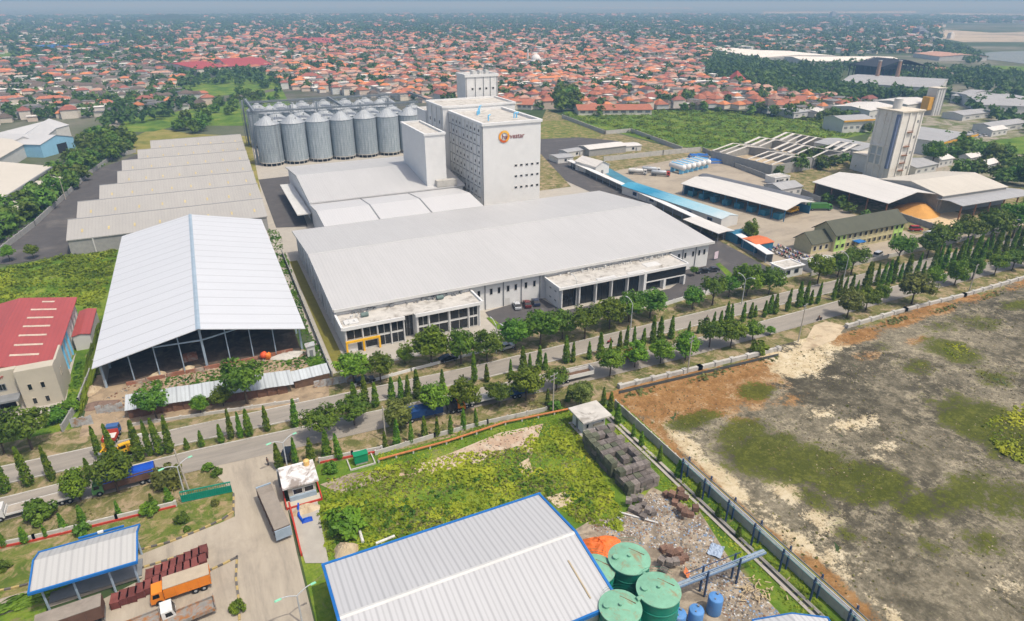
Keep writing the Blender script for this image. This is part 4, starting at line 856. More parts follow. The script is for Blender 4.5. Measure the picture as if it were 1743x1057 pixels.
for (a, c), (e, g_), lab in (((1071, 950), (1121, 1003), "mint pipe linking the rear tank to the tank by the pipe bridge"), ((1121, 1003), (1056, 1033), "mint pipe linking the two tanks nearest the bottom edge"), ((1071, 950), (1014, 968), "mint pipe linking the rear tank to the half hidden tank")):
    p, q = Vector((*G(a, c, 7.0), 7.0)), Vector((*G(e, g_, 7.0), 7.0)); d = (q - p).normalized()
    b = M(); b.tube(p + d * 2.7 - p, q - d * 2.5 - p, .3, 10); o = b.build("link_pipe", TANKT); o.location = p; tag(o, lab, "pipe", "tank link pipes")
BT = mat("blue_tank", (.09, .24, .52), .5, .15, .7, dirt=(.3, .32, .36), dirt_t=.66)
for i, (a, c) in enumerate(((1219, 1016), (1186, 1037), (1156, 1043))):
    h = 3.0; x, y = G(a, c, h); r = T("blue_drum_tank", ["upright blue tank, right one of three beside the rubble", "upright blue tank, middle one of three beside the rubble", "upright blue tank, left one of three touching the green tank"][i], "tank", (x, y, 0), 0, "upright blue tanks")
    b = M(); b.lathe([(.95, .2), (1.0, .35), (1.0, h - .2), (.93, h)], 24); smooth(b.build("shell", BT, r)); b = M(); b.lathe([(.92, h), (.5, h + .12), (.01, h + .15)], 24); b.build("lid", BT, r); b = M(); b.tube((.4, .2, h), (.4, .2, h + .35), .17, 8); b.tube((-.4, -.3, h), (-.4, -.3, h + .25), .1, 8); b.build("spout", GREYM, r)
# pipe rack along the boundary and its branch to the tanks
def fencepanels(name, label, cat, x, y0, y1, h, m, group=None):
    r = T(name, label, cat, (x, y1, 0), 0, group); b = M(); b.box(-.08, .08, y0 - y1, 0, 0, h); b.build("panel", m, r); c = M()
    for i in range(int((y1 - y0) / 2.4) + 1): c.box(-.16, .16, -i * 2.4 - .13, -i * 2.4 + .13, 0, h + .1)
    c.build("pier", m, r)["kind"] = "stuff"; return r
fencepanels("concrete_fence", "long grey concrete panel fence between the yard and the salt flat", "fence", 66.4, 20, 91.5, 2.0, CONC)
r = T("pipe_rack", "steel pipe rack on dark blue posts following the boundary fence", "pipe rack", (65.0, 68, 0))
for i in range(9):
    y = -i * 5.6
    for x in (-.55, .75): b = M(); b.box(x - .11, x + .11, y - .11, y + .11, 0, 4.6); b.build("post", mat("navy_steel", (.03, .06, .13), .5, .1), r)
    b = M(); b.box(-.8, 1.0, y - .1, y + .1, 3.7, 3.9); b.build("cross_beam", mat("navy_steel", (.03, .06, .13)), r)
PIPEC = [mat("teal_pipe", (.12, .3, .32), .5, .2), STEEL, mat("silver_pipe", (.5, .55, .6), .4, .15, metal=.3), mat("yellow_pipe", (.5, .4, .1), .5, .2), GREYM, mat("blue_pipe", (.1, .2, .4), .5, .15)]
for i, x in enumerate((-.6, -.3, .0, .28, .6)): b = M(); b.tube((x, .8, 3.98), (x, -48, 3.98), .05 + .025 * (i % 3), 8); b.build("pipe", PIPEC[i], r)
b = M(); b.box(.82, .9, -48, .4, 3.5, 3.68); b.build("girder", BLUEST, r)
pa, pb = Vector((*G(1150, 997, 4), 0)), Vector((*G(1302, 937, 4), 0)); d = pb - pa
r = T("pipe_bridge", "pale blue pipe bridge crossing the rubble from the tanks to the fence", "pipe bridge", pa, math.atan2(d.y, d.x))
b = M(); b.box(0, d.length, -.4, -.28, 3.7, 3.95); b.box(0, d.length, .28, .4, 3.7, 3.95)
for i in range(14): b.box(d.length * i / 14, d.length * i / 14 + .12, -.28, .28, 3.72, 3.82)
b.build("deck", mat("pale_blue_steel", (.16, .24, .36), .5, .15), r)
for y in (-.18, .05, .22): b = M(); b.tube((0, y, 3.93), (d.length, y, 3.93), .07, 8); b.build("pipe", BLUEST, r)
b = M(); b.tube((2, .5, 4.9), (d.length - 4, .5, 4.9), .06, 5); b.tube((2, -.5, 4.9), (d.length - 4, -.5, 4.9), .06, 5); b.build("handrail", mat("navy_steel", (.03, .06, .13)), r)
for t_ in (.32, .68):
    for y in (-.5, .5): b = M(); b.box(d.length * t_ - .11, d.length * t_ + .11, y - .11, y + .11, 0, 5.0); b.build("post", mat("navy_steel", (.03, .06, .13)), r)
# concrete drain beside the fence, drain wall along the road
for x in (62.7, 63.7): sheet("drain", [(x, 28), (x + .55, 28), (x + .55, 89), (x, 89)], .3, PAVE)
sheet("drain", [(63.25, 28), (63.7, 28), (63.7, 89), (63.25, 89)], .22, mat("dark_water", (.04, .04, .035), .4, .2))
wall_line("drain_wall", "long grey concrete drain wall between verge and salt flat, left stretch", "wall", [G(1056, 661), G(1190, 629), G(1324, 597)], 1.0, CONC, .7)
wall_line("drain_wall", "long grey concrete drain wall between verge and salt flat, right stretch", "wall", [G(1442, 558), G(1540, 530), G(1640, 505), G(1760, 470), G(1900, 440)], 1.0, CONC, .7)
sheet("drain", px((1053, 667), (1325, 603), (1325, 607), (1053, 672)), .24, mat("dark_water", (.04, .04, .035)))
# ---------------------------------------------------------------- right-hand estate
def up(pt, dz=0): return pt
TEAL = roofmat("teal_streaked_roof", (.10, .33, .45), 'y', .8, .1, rough=.5, stain=.3, var=.3)
def tealmat():
    m, t, b = nmat("faded_teal_roof"); g = N(t, "TexCoord"); sp = N(t, "SeparateXYZ"); L(t, g.outputs["Object"], sp.inputs[0])
    n = noise(t, g.outputs["Object"], .12, 6, .7); k = math_(t, 'ADD', math_(t, 'MULTIPLY', sp.outputs[1], .0105), math_(t, 'MULTIPLY', n, .35))
    c = ramp(t, k, [(.16, (.5, .58, .6)), (.42, (.22, .45, .55)), (.62, (.02, .22, .38)), (.8, (.07, .32, .46)), (.95, (.42, .53, .57))]); L(t, c, b.inputs["Base Color"]); b.inputs["Roughness"].default_value = .5
    return m
RT = -6.2
r = T("teal_roof_shed", "long shed with faded teal roof behind the covered walkway", "shed", (*G(1240, 386), 0), R(6.2))
ln = (Vector(G(1090, 318, 4)) - Vector(G(1229, 384, 4))).length
b = M(); b.extr([(-4.2, 3.6), (0, 4.6), (4.6, 3.7), (4.6, 3.55), (0, 4.45), (-4.2, 3.45)], 0, ln, 'y'); b.build("roof", tealmat(), r)
b = M(); b.box(-3.8, 4.2, .4, ln - .4, 0, 3.5); b.build("wall", WALLG, r)
for i in range(5): framed("window", r, -3.8, 6 + i * ln / 5.4, 1.2, 2.2, 1.3, '-x', BLUEP)
b = M(); b.extr([(-4.2, 0), (4.6, 0), (4.6, 3.5), (0, 4.4), (-4.2, 3.4)], .1, .38, 'y'); b.build("gable_wall", WALLG, r)
for lab, A, B in (("long white-roofed covered walkway separating factory road from estate yard", (968, 283), (1236, 408)), ("short white-roofed covered walkway leading to the estate gate", (1250, 410), (1308, 448))):
    p, q = Vector((*G(*A), 0)), Vector((*G(*B), 0)); d = q - p
    r = T("covered_walkway", lab, "walkway", p, math.atan2(d.y, d.x), "covered walkways"); n = int(d.length / 6)
    b = M(); b.box(0, d.length, -1.3, 1.5, 3.0, 3.2); b.build("roof", WHITE, r); b = M(); b.box(.2, d.length - .2, 1.1, 1.3, 0, 2.98); b.build("back_wall", GREYM, r)
    for i in range(n + 1): b = M(); x = .3 + (d.length - .6) * i / n; b.tube((x, -1.1, 0), (x, -1.1, 3.0), .1, 6); b.build("post", BLUEST, r)
r, w_, d_ = gable3("white_gable_hut", "small white gabled building at the far end of the covered walkway", "building", (1014, 283), (1037, 279), (995, 271), 4.6, 6.6, RF_WHITE, WHITE, 'y', .4)
cutout("door", r, GREYM, w_ / 2, 0, 0, 1.4, 2.2, '-y')
sheet("teal_floor", px((1021, 291), (1038, 287), (1082, 311), (1078, 322)), .16, mat("teal_floor_paint", (.06, .2, .28), .7, .2, .2))
r, w_, d_ = gable3("white_parking_roof", "flat white roof shelter between teal shed and walkway end", "shelter", (1223, 397), (1249, 392), (1176, 371), 3.6, 3.9, RF_WHITE, GREYM, 'y', .2, walls=False)
posts(r, [(.4, .4), (w_ - .4, .4), (.4, d_ - .4), (w_ - .4, d_ - .4), (.4, d_ / 2), (w_ - .4, d_ / 2)], 3.5, GREYM)
r, w_, d_ = gable3("truck_canopy", "long white-roofed truck canopy with blue columns in the dusty yard", "canopy", (1338, 357), (1384, 343), (1213, 300), 5, 6.6, RF_WHITE, BLUEST, 'y', .4, walls=False)
for i in range(10):
    y = .5 + (d_ - 1) * i / 9
    for x in (.5, w_ - .5): b = M(); b.tube((x, y, 0), (x, y, 5), .2, 6); b.build("column", mat("canopy_blue", (.02, .13, .26), .5, .2), r)
b = M(); b.box(w_ - .6, w_ - .4, .6, d_ - .6, 0, 3.2); b.box(.6, w_ - .6, d_ - 1, d_ - .8, 0, 4.6); b.build("side_wall", mat("canopy_blue", (.02, .13, .26)), r)
for i in range(8): b = M(); y = 3 + i * d_ / 8.4; b.box(1.2, 4.2, y, y + 2.6, 0, 2.2); b.build("storage_bay", mat("bay_teal", (.03, .2, .3), .5, .2), r)
r, w_, d_ = gable3("dark_lean_to", "dark narrow roof running behind the truck canopy", "lean-to", (1372, 341), (1385, 337), (1234, 288), 4.2, 4.6, mat("dark_roof", (.12, .13, .15)), GREYW, 'y', .1)
r = block("site_office", "small white flat-roofed office beside the truck canopy", "office", *[G(1318, 315)[0], G(1318, 315)[0] + 9, G(1318, 315)[1], G(1318, 315)[1] + 6], 0, 3.4, par=.3, pw=.2, ov=.2)
for x in (-3, 0, 3): framed("window", r, x, -3, 1.2, 1.1, 1.0, '-y', GREYM)
# row of sheds beyond the walkway
r, w_, d_ = gable3("white_long_shed", "long white-roofed shed at the far end of the dark asphalt yard", "shed", (1003, 254), (1066, 247), (995, 247), 4, 5, RF_WHITE, GREYW, 'x', .4)
for i, (a, c, e, lab) in enumerate((((950, 269), (976, 266), (948, 262), "small grey flat-roofed hut beside the dark asphalt yard"), ((966, 259), (998, 254), (966, 253), "grey carport roof just left of the white long shed"), ((1064, 249), (1092, 247), (1062, 243), "small white-roofed house right of the white long shed"))):
    r, w_, d_ = gable3("estate_hut", lab, "hut", a, c, e, 3, 3.5, RF_GREY if i < 2 else RF_WHITE, WALLG, 'x', .3)
    framed("window", r, w_ / 2, 0, 1, 1.2, 1.0, '-y', GREYM); cutout("door", r, GREYM, w_ / 2 + 2, 0, 0, .9, 2.0, '-y')
FW = mat("pale_concrete_fence", (.45, .44, .41), .85, .2, .6)
wall_line("estate_wall", "pale concrete wall along the far side of the estate yard", "wall", [G(1028, 275), G(1128, 264), G(1192, 258)], 2.6, FW, .3)
wall_line("field_wall", "pale concrete wall zigzagging along the green field edge", "wall", [G(957, 201), G(1030, 229), G(1074, 225), G(1160, 257)], 2.4, FW, .3)
wall_line("estate_wall", "grey wall running down behind the truck canopy", "wall", [G(1196, 258), G(1250, 285), G(1320, 311), G(1395, 345)], 2.4, GREYW, .3)
wall_line("estate_wall", "dark patterned wall in front of the orange sand pile", "wall", [G(1532, 372), G(1600, 395), G(1660, 400), G(1700, 392)], 2.2, GREYW, .3)
# blue tarp piles, horizontal tanks
TARP = mat("blue_tarp", (.01, .12, .42), .6, .2, .8)
for i, (a, c, w) in enumerate(((1189, 268, 11), (1222, 277, 10))):
    r = T("tarp_pile", ["long pile under blue tarpaulin, left of two by the far wall", "long pile under blue tarpaulin, right of two by the far wall"][i], "tarp pile", (*G(a, c), 0), R(-25), "blue tarpaulin piles")
    b = M(); random.seed(i); nx, ny = 10, 5; vs = [((u / nx - .5) * w, (v / ny - .5) * 5, (1.6 + .5 * random.random()) * (1 if 0 < u < nx and 0 < v < ny else .1)) for v in range(ny + 1) for u in range(nx + 1)]
    b.add(vs, [(v * (nx + 1) + u, v * (nx + 1) + u + 1, (v + 1) * (nx + 1) + u + 1, (v + 1) * (nx + 1) + u) for v in range(ny) for u in range(nx)]); b.build("tarpaulin", TARP, r)
    b = M(); b.box(-w / 2 + .4, w / 2 - .4, -2.2, 2.2, 0, 1.3); b.build("cargo", GREYM, r)
for i in range(6):
    x, y = G(1152 + i * 8.4, 294 - i * 2.0)
    r = T("storage_tank", f"white horizontal tank on blue cradle, {nth(i)} from the left of six in the yard", "tank", (x, y, 0), R(5), "white horizontal tanks")
    b = M(); pr = [(0.01, -5.4), (.9, -5.2), (1.35, -4.7), (1.35, 4.7), (.9, 5.2), (.01, 5.4)]
    b.X = Matrix.Translation((0, 0, 3.2)) @ Matrix.Rotation(R(90), 4, 'X'); b.lathe(pr, 16); smooth(b.build("vessel", WHITE, r))
    for yy in (-3, 3): b = M(); b.box(-1.3, 1.3, yy - .25, yy + .25, 0, 2.2); b.build("cradle", LB, r)
    b = M(); b.box(-.5, .5, -4, 4, 4.6, 4.7); b.tube((-.5, -4, 4.6), (-.5, -4, 5.6), .05, 4); b.tube((.5, 4, 4.6), (.5, 4, 5.6), .05, 4); b.build("walkway", LB, r)
# ruin with bare roof frames
def ruin(label, fl, fr, bl, seed):
    o, w, d, rz = frame3(fl, fr, bl, 0); r = T("ruined_warehouse", label, "ruin", (o.x, o.y, 0), rz, "roofless warehouse bays")
    b = M(); b.box(0, w, 0, .35, 0, 5.2); b.box(0, w, d - .35, d, 0, 5.2); b.box(0, .35, .35, d - .35, 0, 5.2); b.box(w - .35, w, .35, d - .35, 0, 5.2); b.build("wall", GREYW, r)
    b = M(); b.box(.4, w - .4, .4, d - .4, .25, .3); b.build("floor", SAND, r)
    random.seed(seed); n = int(d / 4.5)
    for i in range(n + 1):
        if random.random() < .12: continue
        y = .6 + (d - 1.8) * i / n; wd = random.choice((.9, 1.1, 1.6)); b = M(); h = w / 2
        b.extr([(.2, 5.25), (h, 7.6), (w - .2, 5.25), (w - .2, 5.5), (h, 7.9), (.2, 5.5)], y, y + wd, 'y'); b.build("roof_strip", mat("bleached_strip", (.58, .56, .52), .8, .2), r)
ruin("roofless grey warehouse bay with white rafter strips, nearest the yard wall", (1312, 300), (1380, 288), (1245, 268), 1)
ruin("roofless grey warehouse bay with white rafter strips, middle bay", (1382, 287), (1432, 277), (1318, 252), 2)
ruin("roofless grey warehouse bay with white rafter strips, far bay by the tower", (1434, 276), (1478, 266), (1378, 240), 3)
gable3("grey_store", "plain grey-roofed store between the ruined bays and the stained tower", "store", (1462, 256), (1505, 248), (1428, 235), 6, 7.2, RF_GREY, WALLG, 'y', .3)
# stained silo tower
TW = mat("rust_stained_white", (.72, .70, .65), .75, .1, .3, dirt=(.48, .39, .3), dirt_t=.64, dirt_s=.2)
def blk(name, label, cat, x, y, w, d, h, rz, wall=TW, roof=RF_DUST, over=.4):
    r = T(name, label, cat, (x, y, 0), rz); b = M(); b.box(0, w, 0, d, 0, h); b.build("wall", wall, r); b = M(); b.box(-over, w + over, -over, d + over, h + .01, h + .4); b.build("roof", DUSTR, r); return r
pass
DUSTR = mat("dusty_slab", (.6, .55, .46), .85, .15, .4)
o, w_, d_, rz_ = frame3((1537, 190), (1573, 187), (1504, 183), 31.5)
r = T("stained_tower", "tall rust-stained white processing tower above the open-sided sheds", "tower", (o.x, o.y, 0), rz_)
b = M(); b.box(0, w_, 0, d_, 0, 31.0); b.build("wall", TW, r)
b = M(); b.box(-.7, w_ + .7, -.7, d_ + .7, 31.02, 31.6); b.build("roof", DUSTR, r)
RUST = mat("rust", (.22, .1, .05))
for xx in (.0, w_ * .36, w_ * .68, w_ - .7): b = M(); b.box(xx, xx + .7, -.45, -.02, 0, 30.9); b.build("rib", TW, r)
for z in (4.5, 8, 11.5, 15.5, 22): b = M(); b.box(w_ * .4, w_ * .66, -1.0, -.02, z, z + .3); b.box(w_ * .4, w_ * .66, -1.0, -.9, z + .9, z + 1.0); b.build("ledge", RUST, r)
for yy in (2.0, d_ * .38, d_ * .62, d_ - .8): b = M(); b.box(-.45, -.02, yy, yy + .8, 0, 30.9); b.build("rib", TW, r)
b = M(); b.box(-.2, -.02, d_ * .42, d_ - 1.2, 7, 15); b.build("recessed_panel", mat("pale_blue_grey", (.42, .46, .48), .8, .12), r)
b = M(); b.box(-.9, -.02, d_ * .4, d_ - .9, 15, 15.6); b.box(-.7, -.02, d_ * .4, d_ - .9, 11, 11.3); b.build("ledge", TW, r)
b = M(); b.box(-1.2, -.03, .25, 1.5, 6, 30); b.build("elevator_shaft", mat("slate_blue", (.15, .19, .3), .6, .15), r)
b = M(); b.tube((w_ * .4, d_ * .6, 31.6), (w_ * .4, d_ * .6, 36), 1.9, 16); b.build("roof_tank", WALLG, r)
for z in (5, 12, 19, 26): cutout("window", r, GREYM, w_ * .85, 0, z, 1.0, 1.2, '-y')
r = blk("tower_annex", "low stained white block at the foot of the stained tower", "building", *G(1476, 296), 13, 11, 8, R(-5))
for xx in (3, 7, 10.5): framed("window", r, xx, 0, 4, 1.2, 1.2, '-y', GREYM)
r, w_, d_ = gable3("white_open_shed", "dazzling white-roofed open shed at the foot of the stained tower", "shed", (1512, 345), (1600, 330), (1416, 305), 7, 9.6, RF_WHITE, GREYW, 'y', .5, walls=False)
for i in range(5):
    for xx in (.6, w_ - .6): b = M(); yy = .6 + (d_ - 1.2) * i / 4; b.tube((xx, yy, 0), (xx, yy, 7), .3, 6); b.build("column", mat("rust", (.22, .1, .05)), r)
b = M(); b.box(1, w_ - 1, d_ - 1, d_ - .6, 0, 7); b.box(w_ - .9, w_ - .7, 4, d_ - 1, 0, 6.5); b.build("back_wall", GREYW, r)
r, w_, d_ = gable3("white_store_shed", "wide dusty white-roofed shed right of the dazzling open shed", "shed", (1605, 333), (1714, 317), (1548, 298), 7.5, 10, RF_DUST, GREYW, 'x', .4)
r, w_, d_ = gable3("lean_to_shed", "grey sheet-roofed lean-to with rusty columns along the sheds at right", "shed", (1638, 350), (1760, 330), (1612, 336), 6, 6.6, RF_GREY, GREYW, 'x', .3, walls=False)
for i in range(6): b = M(); xx = .5 + (w_ - 1) * i / 5; b.tube((xx, .4, 0), (xx, .4, 6), .28, 6); b.build("column", mat("rust", (.22, .1, .05)), r)
b = M(); b.box(0, w_, d_ - .6, d_ - .3, 0, 5.8); b.build("back_wall", GREYW, r)
r = T("sand_pile", "orange pile of loose grain spilling from the white open shed", "pile", (*G(1562, 360), 0))
b = M(); random.seed(2); n = 22; pr = [(9, 0), (7, .9), (4.5, 2.2), (2, 3.1), (.4, 3.4)]; vs = []
for q, z in pr: vs += [(q * (1 + .25 * math.sin(3 * t + 1) + .1 * random.random()) * math.cos(t) * 1.3, q * (1 + .2 * math.sin(2 * t)) * math.sin(t), z) for t in [2 * math.pi * i / n for i in range(n)]]
b.add(vs, [(j * n + i, j * n + (i + 1) % n, (j + 1) * n + (i + 1) % n, (j + 1) * n + i) for j in range(4) for i in range(n)] + [tuple(range(4 * n, 5 * n))]); smooth(b.build("heap", mat("orange_grain", (.55, .29, .08), .95, .15, .4), r))
sheet("spilled_grain", px((1540, 372), (1600, 352), (1640, 366), (1620, 388), (1570, 386)), .18, mat("pale_grain", (.58, .45, .28), .95, .15, .3))
# yellow-trimmed compound behind
YT = mat("yellow_trim", (.62, .33, .03), .6, .15)
r = blk("yellow_spout_tower", "slim white tower with orange yellow bay behind the stained tower", "tower", *G(1585, 197), 8.5, 8, 19, R(-5), WALLG)
b = M(); b.box(-4.5, -.05, 1, 7, 4, 13); b.build("yellow_bay", YT, r)
for xx in (.5, 3, 5.5, 8): b = M(); b.box(xx, xx + .3, -.2, -.01, 0, 18.6); b.build("rib", GREYM, r)
for lab, a, c, e, rf in (("wide grey shed with yellow edge right of the slim yellow-bay tower", (1604, 242), (1662, 228), (1562, 215), RF_GREY), ("white-roofed hall left of the stained tower top", (1481, 188), (1524, 180), (1460, 173), RF_WHITE), ("white-roofed hall behind the stained tower top", (1545, 178), (1590, 172), (1528, 166), RF_WHITE), ("yellow-fronted long office below the white-roofed halls", (1437, 205), (1488, 202), (1434, 196), RF_GREY)):
    r, w_, d_ = gable3("compound_hall", lab, "hall", a, c, e, 8, 9.5, rf, WALLG, 'y' if 'wide' in lab else 'x', .5)
    if 'yellow' in lab: b = M(); b.box(-.6, w_ + .6, -1.0, -.6, 7.0, 8.0); b.build("yellow_fascia", YT, r)
    for i in range(5): cutout("window", r, GREYM, w_ * (i + .5) / 5, 0, 2.5, w_ / 9, 1.6, '-y')
for lab, a, c, e, rf in (("grey workshop roof just right of the stained tower foot", (1560, 285), (1596, 278), (1548, 268), RF_GREY), ("small white canopy roof right of the grey workshop", (1600, 272), (1624, 268), (1592, 263), RF_WHITE), ("low white hut in the grove right of the sheds", (1652, 268), (1672, 264), (1646, 262), RF_WHITE), ("second low white hut in the grove near the right edge", (1680, 280), (1700, 275), (1674, 273), RF_WHITE), ("long grey barn above the grove near the right edge", (1690, 216), (1760, 206), (1680, 208), RF_GREY), ("pale roof beside the white car park", (1690, 222), (1716, 218), (1686, 216), RF_WHITE), ("grey roof behind the yellow-edged shed", (1640, 196), (1690, 190), (1632, 188), RF_GREY), ("dark-roofed house left of the white-roofed halls", (1352, 192), (1384, 188), (1350, 182), RF_GREY), ("white house beside the lane left of the white-roofed halls", (1392, 190), (1424, 187), (1390, 178), RF_WHITE), ("pale shed among trees behind the ruined bays", (1330, 322), (1366, 316), (1322, 310), RF_GREY), ("rust-roofed shed left of the river", (1560, 118), (1610, 120), (1556, 112), HMX)):
    r, w_, d_ = gable3("low_shed", lab, "shed", a, c, e, 4, 5.4, rf, WALLG, 'x', .4)
    for i in range(3): cutout("window", r, GREYM, w_ * (i + .5) / 3, 0, 1.2, w_ / 8, 1.2, '-y')
# olive and green office at the right
OLIVE = mat("olive_tiles", (.075, .08, .055), .7, .15, .5); LIME = mat("lime_paint", (.42, .62, .18), .7, .15); OCH = mat("ochre_wall", (.52, .47, .28), .75, .12)
r, w_, d_ = gable3("green_office", "long olive-roofed office with ochre and lime green front", "office", (1424, 398), (1541, 376), (1404, 382), 6.4, 9.6, OLIVE, OCH, 'x', .7)
for i in range(13):
    xx = w_ * (i + .5) / 13
    if i in (0, 1, 11, 12): b = M(); b.box(xx - 1.1, xx + 1.1, -.14, -.02, 0, 6.0); b.build("lime_panel", LIME, r)
    for z in (1.1, 4.0): framed("window", r, xx, -.15, z, 1.3, 1.4, '-y', OCH if i not in (0, 1, 11, 12) else LIME)
b = M(); b.box(w_ * .25, w_ * .36, -2.6, -.03, 2.7, 2.9); b.build("awning", BLUEP, r)
r, w_, d_ = gable3("green_office_annex", "small olive-roofed gabled wing left of the long olive-roofed office", "annex", (1383, 414), (1421, 407), (1375, 399), 4, 6.8, OLIVE, OCH, 'x', .5)
for i in range(4): framed("window", r, 1.5 + i * 2.6, 0, 1.2, 1.1, 1.5, '-y', WALLG)
r = block("estate_gatehouse", "white flat-roofed gatehouse at the estate entrance", "gatehouse", G(1352, 470)[0] - 5, G(1352, 470)[0] + 3, G(1352, 470)[1], G(1352, 470)[1] + 5, 0, 3.4, par=.3, pw=.2, ov=.4)
for x in (-2, 1.4): framed("window", r, x, -2.5, 1.1, 1.5, 1.2, '-y', GREYM)
cutout("door", r, GREYM, 4, 0, 0, 1, 2.1, '+x')
r, w_, d_ = gable3("motorbike_shelter", "white-roofed motorbike shelter next to the estate gatehouse", "shelter", (1385, 450), (1425, 443), (1368, 440), 3, 3.6, RF_WHITE, WALLG, 'x', .3)
r, w_, d_ = gable3("blue_workshop", "small blue workshop with orange roof beside the covered walkway", "workshop", (1288, 416), (1317, 411), (1276, 403), 3.2, 3.6, mat("orange_roof", (.6, .16, .06), .7, .2), mat("teal_wall", (.03, .16, .26), .6, .2), 'x', .2)
r, w_, d_ = gable3("teal_workshop", "small teal workshop behind the orange-roofed workshop", "workshop", (1256, 402), (1280, 398), (1246, 392), 3, 3.4, mat("teal_wall", (.03, .16, .26)), mat("teal_wall", (.03, .16, .26)), 'x', .2)
# ---------------------------------------------------------------- factories at the far left
RF_L = roofmat("cream_factory_roof", (.52, .49, .43), 'y', 1.0, .05, rough=.7, stain=.12, var=.06)
r, w_, d_ = gable3("cream_roof_factory", "cream-roofed factory hall at the left edge below the tree belt", "factory", (-150, 440), (0, 337), (-300, 330), 7, 10, RF_L, WALLG, 'x', .5)
r, w_, d_ = gable3("cream_roof_factory", "longest cream-roofed factory hall at left with dark gutter line", "factory", (-60, 376), (86, 283), (-180, 300), 7, 12, RF_L, WALLG, 'x', .5)
b = M(); b.box(-.6, w_ + .6, -1.3, -.55, 6.2, 7.1); b.build("gutter", GREYM, r)
b = M(); b.extr([(-9, 4.4), (-1.4, 5.6), (-1.4, 5.8), (-9, 4.6)], 0, w_, "x"); b.build("lean_to_roof", RF_L, r)
r, w_, d_ = gable3("cream_roof_factory", "rear cream-roofed factory hall at left beside the blue-fronted shed", "factory", (-40, 290), (48, 240), (-120, 250), 7, 11, RF_L, WALLG, 'x', .5)
RF_LG = roofmat("weathered_grey_roof", (.47, .48, .49), 'y', 1.0, .05, rough=.7, stain=.15, var=.08)
for i, (a, c, e, lab) in enumerate((((68, 246), (124, 232), (88, 208), "grey gabled shed with pale blue front by the lane, rightmost of the grey sheds"), ((18, 243), (66, 240), (48, 212), "grey gabled shed, middle one of the grey sheds"), ((-50, 240), (14, 240), (-16, 212), "grey gabled shed, leftmost of the grey sheds"))):
    r, w_, d_ = gable3("grey_gable_shed", lab, "shed", a, c, e, 7, 10, RF_LG, mat("blue_front", (.25, .48, .66), .6, .1) if i == 0 else WALLG, 'y', .3)
    cutout("door", r, DARK, w_ * .6, 0, 0, w_ * .3, 5, '-y')
sheet("lane_road", px((150, 250), (178, 250), (210, 205), (232, 170), (222, 168), (180, 210)), .12, ASPH)
# ---------------------------------------------------------------- vegetation meshes
LEAF_D = leafmat("leaf_dark", (.052, .115, .01), (.145, .24, .02))
LEAF_M = leafmat("leaf_mid", (.068, .14, .009), (.2, .31, .02))
LEAF_O = leafmat("leaf_olive", (.075, .1, .018), (.22, .25, .05))
LEAF_C = leafmat("leaf_columnar", (.045, .115, .008), (.19, .29, .018), .9)
LEAF_F = leafmat("leaf_far", (.05, .11, .012), (.16, .245, .026), .12, .3)
BARK = mat("bark", (.09, .065, .045), .9, .3, 2)
rng = np.random.RandomState(11)
def leaf_quads(cen, out, size, r, flat=.75, up=.45):
    """one quad per leaf spray: centre, rough outward direction, size"""
    n = len(cen); nr = out * flat + r.normal(size=(n, 3)) * .55; nr[:, 2] += up; nr /= np.linalg.norm(nr, axis=1)[:, None] + 1e-9
    a = np.cross(nr, r.normal(size=(n, 3))); a /= np.linalg.norm(a, axis=1)[:, None] + 1e-9; b = np.cross(nr, a)
    s = (size * r.uniform(.6, 1.35, n))[:, None]; a = a * s; b = b * s * r.uniform(.45, .8, n)[:, None]
    v = np.stack([cen - a, cen - b * .9, cen + a, cen + b], 1).reshape(-1, 3)
    return v, np.arange(4 * n).reshape(n, 4)
def crown_mesh(name, seed, nclump, nleaf, rx, rz, size, m, cs=.3, low=-.55):
    r = np.random.RandomState(seed); d = r.normal(size=(nclump, 3)); d /= np.linalg.norm(d, axis=1)[:, None]; d[:, 2] = np.maximum(d[:, 2], low + .25 * r.rand(nclump))
    rad = r.uniform(.45, .95, nclump) ** .7 * (1 + .15 * np.sin(3 * np.arctan2(d[:, 1], d[:, 0]) + seed)); c = d * rad[:, None] * np.array([rx, rx, rz])
    k = np.repeat(c, nleaf, 0); cr = np.repeat(r.uniform(.7, 1.3, nclump) * cs * rx, nleaf)
    o = r.normal(size=k.shape); o /= np.linalg.norm(o, axis=1)[:, None]; p = k + o * (cr * r.uniform(.35, 1, len(k)) ** .5)[:, None] * np.array([1, 1, .75])
    out = o * .6 + p / np.array([rx, rx, rz]) * .6
    v, f = leaf_quads(p, out, size, r); me = bpy.data.meshes.new(name); me.from_pydata(v.tolist(), [], f.tolist()); me.materials.append(m); return me
def column_mesh(name, seed, n, h, w, size, m):
    r = np.random.RandomState(seed); t = r.beta(1.05, 1.12, n); z = .25 + t * (h - .25)
    wid = w * (np.minimum(1, .55 + t * 3) * (1 - t) ** .62) * 1.12 + .05; a = r.uniform(0, 2 * np.pi, n); q = wid * r.uniform(.55, 1.08, n)
    q *= 1 + .12 * np.sin(z * 3 + a)
    c = np.stack([q * np.cos(a), q * np.sin(a), z], 1); out = np.stack([np.cos(a), np.sin(a), np.full(n, -.15)], 1)
    v, f = leaf_quads(c, out, size, r, .8); me = bpy.data.meshes.new(name); me.from_pydata(v.tolist(), [], f.tolist()); me.materials.append(m); return me
def trunk_mesh(name, seed, h, rad, limbs=5, spread=1.6):
    random.seed(seed); b = M(); b.tube((0, 0, 0), (.05, .03, h), rad, 8, rad * .62)
    for i in range(limbs):
        a = 2 * math.pi * i / limbs + random.random(); z = h * random.uniform(.65, 1.0); b.tube((0, 0, z), (math.cos(a) * spread, math.sin(a) * spread, z + random.uniform(1.0, 2.2)), rad * .5, 5, rad * .15)
    return b.mesh(name, BARK)
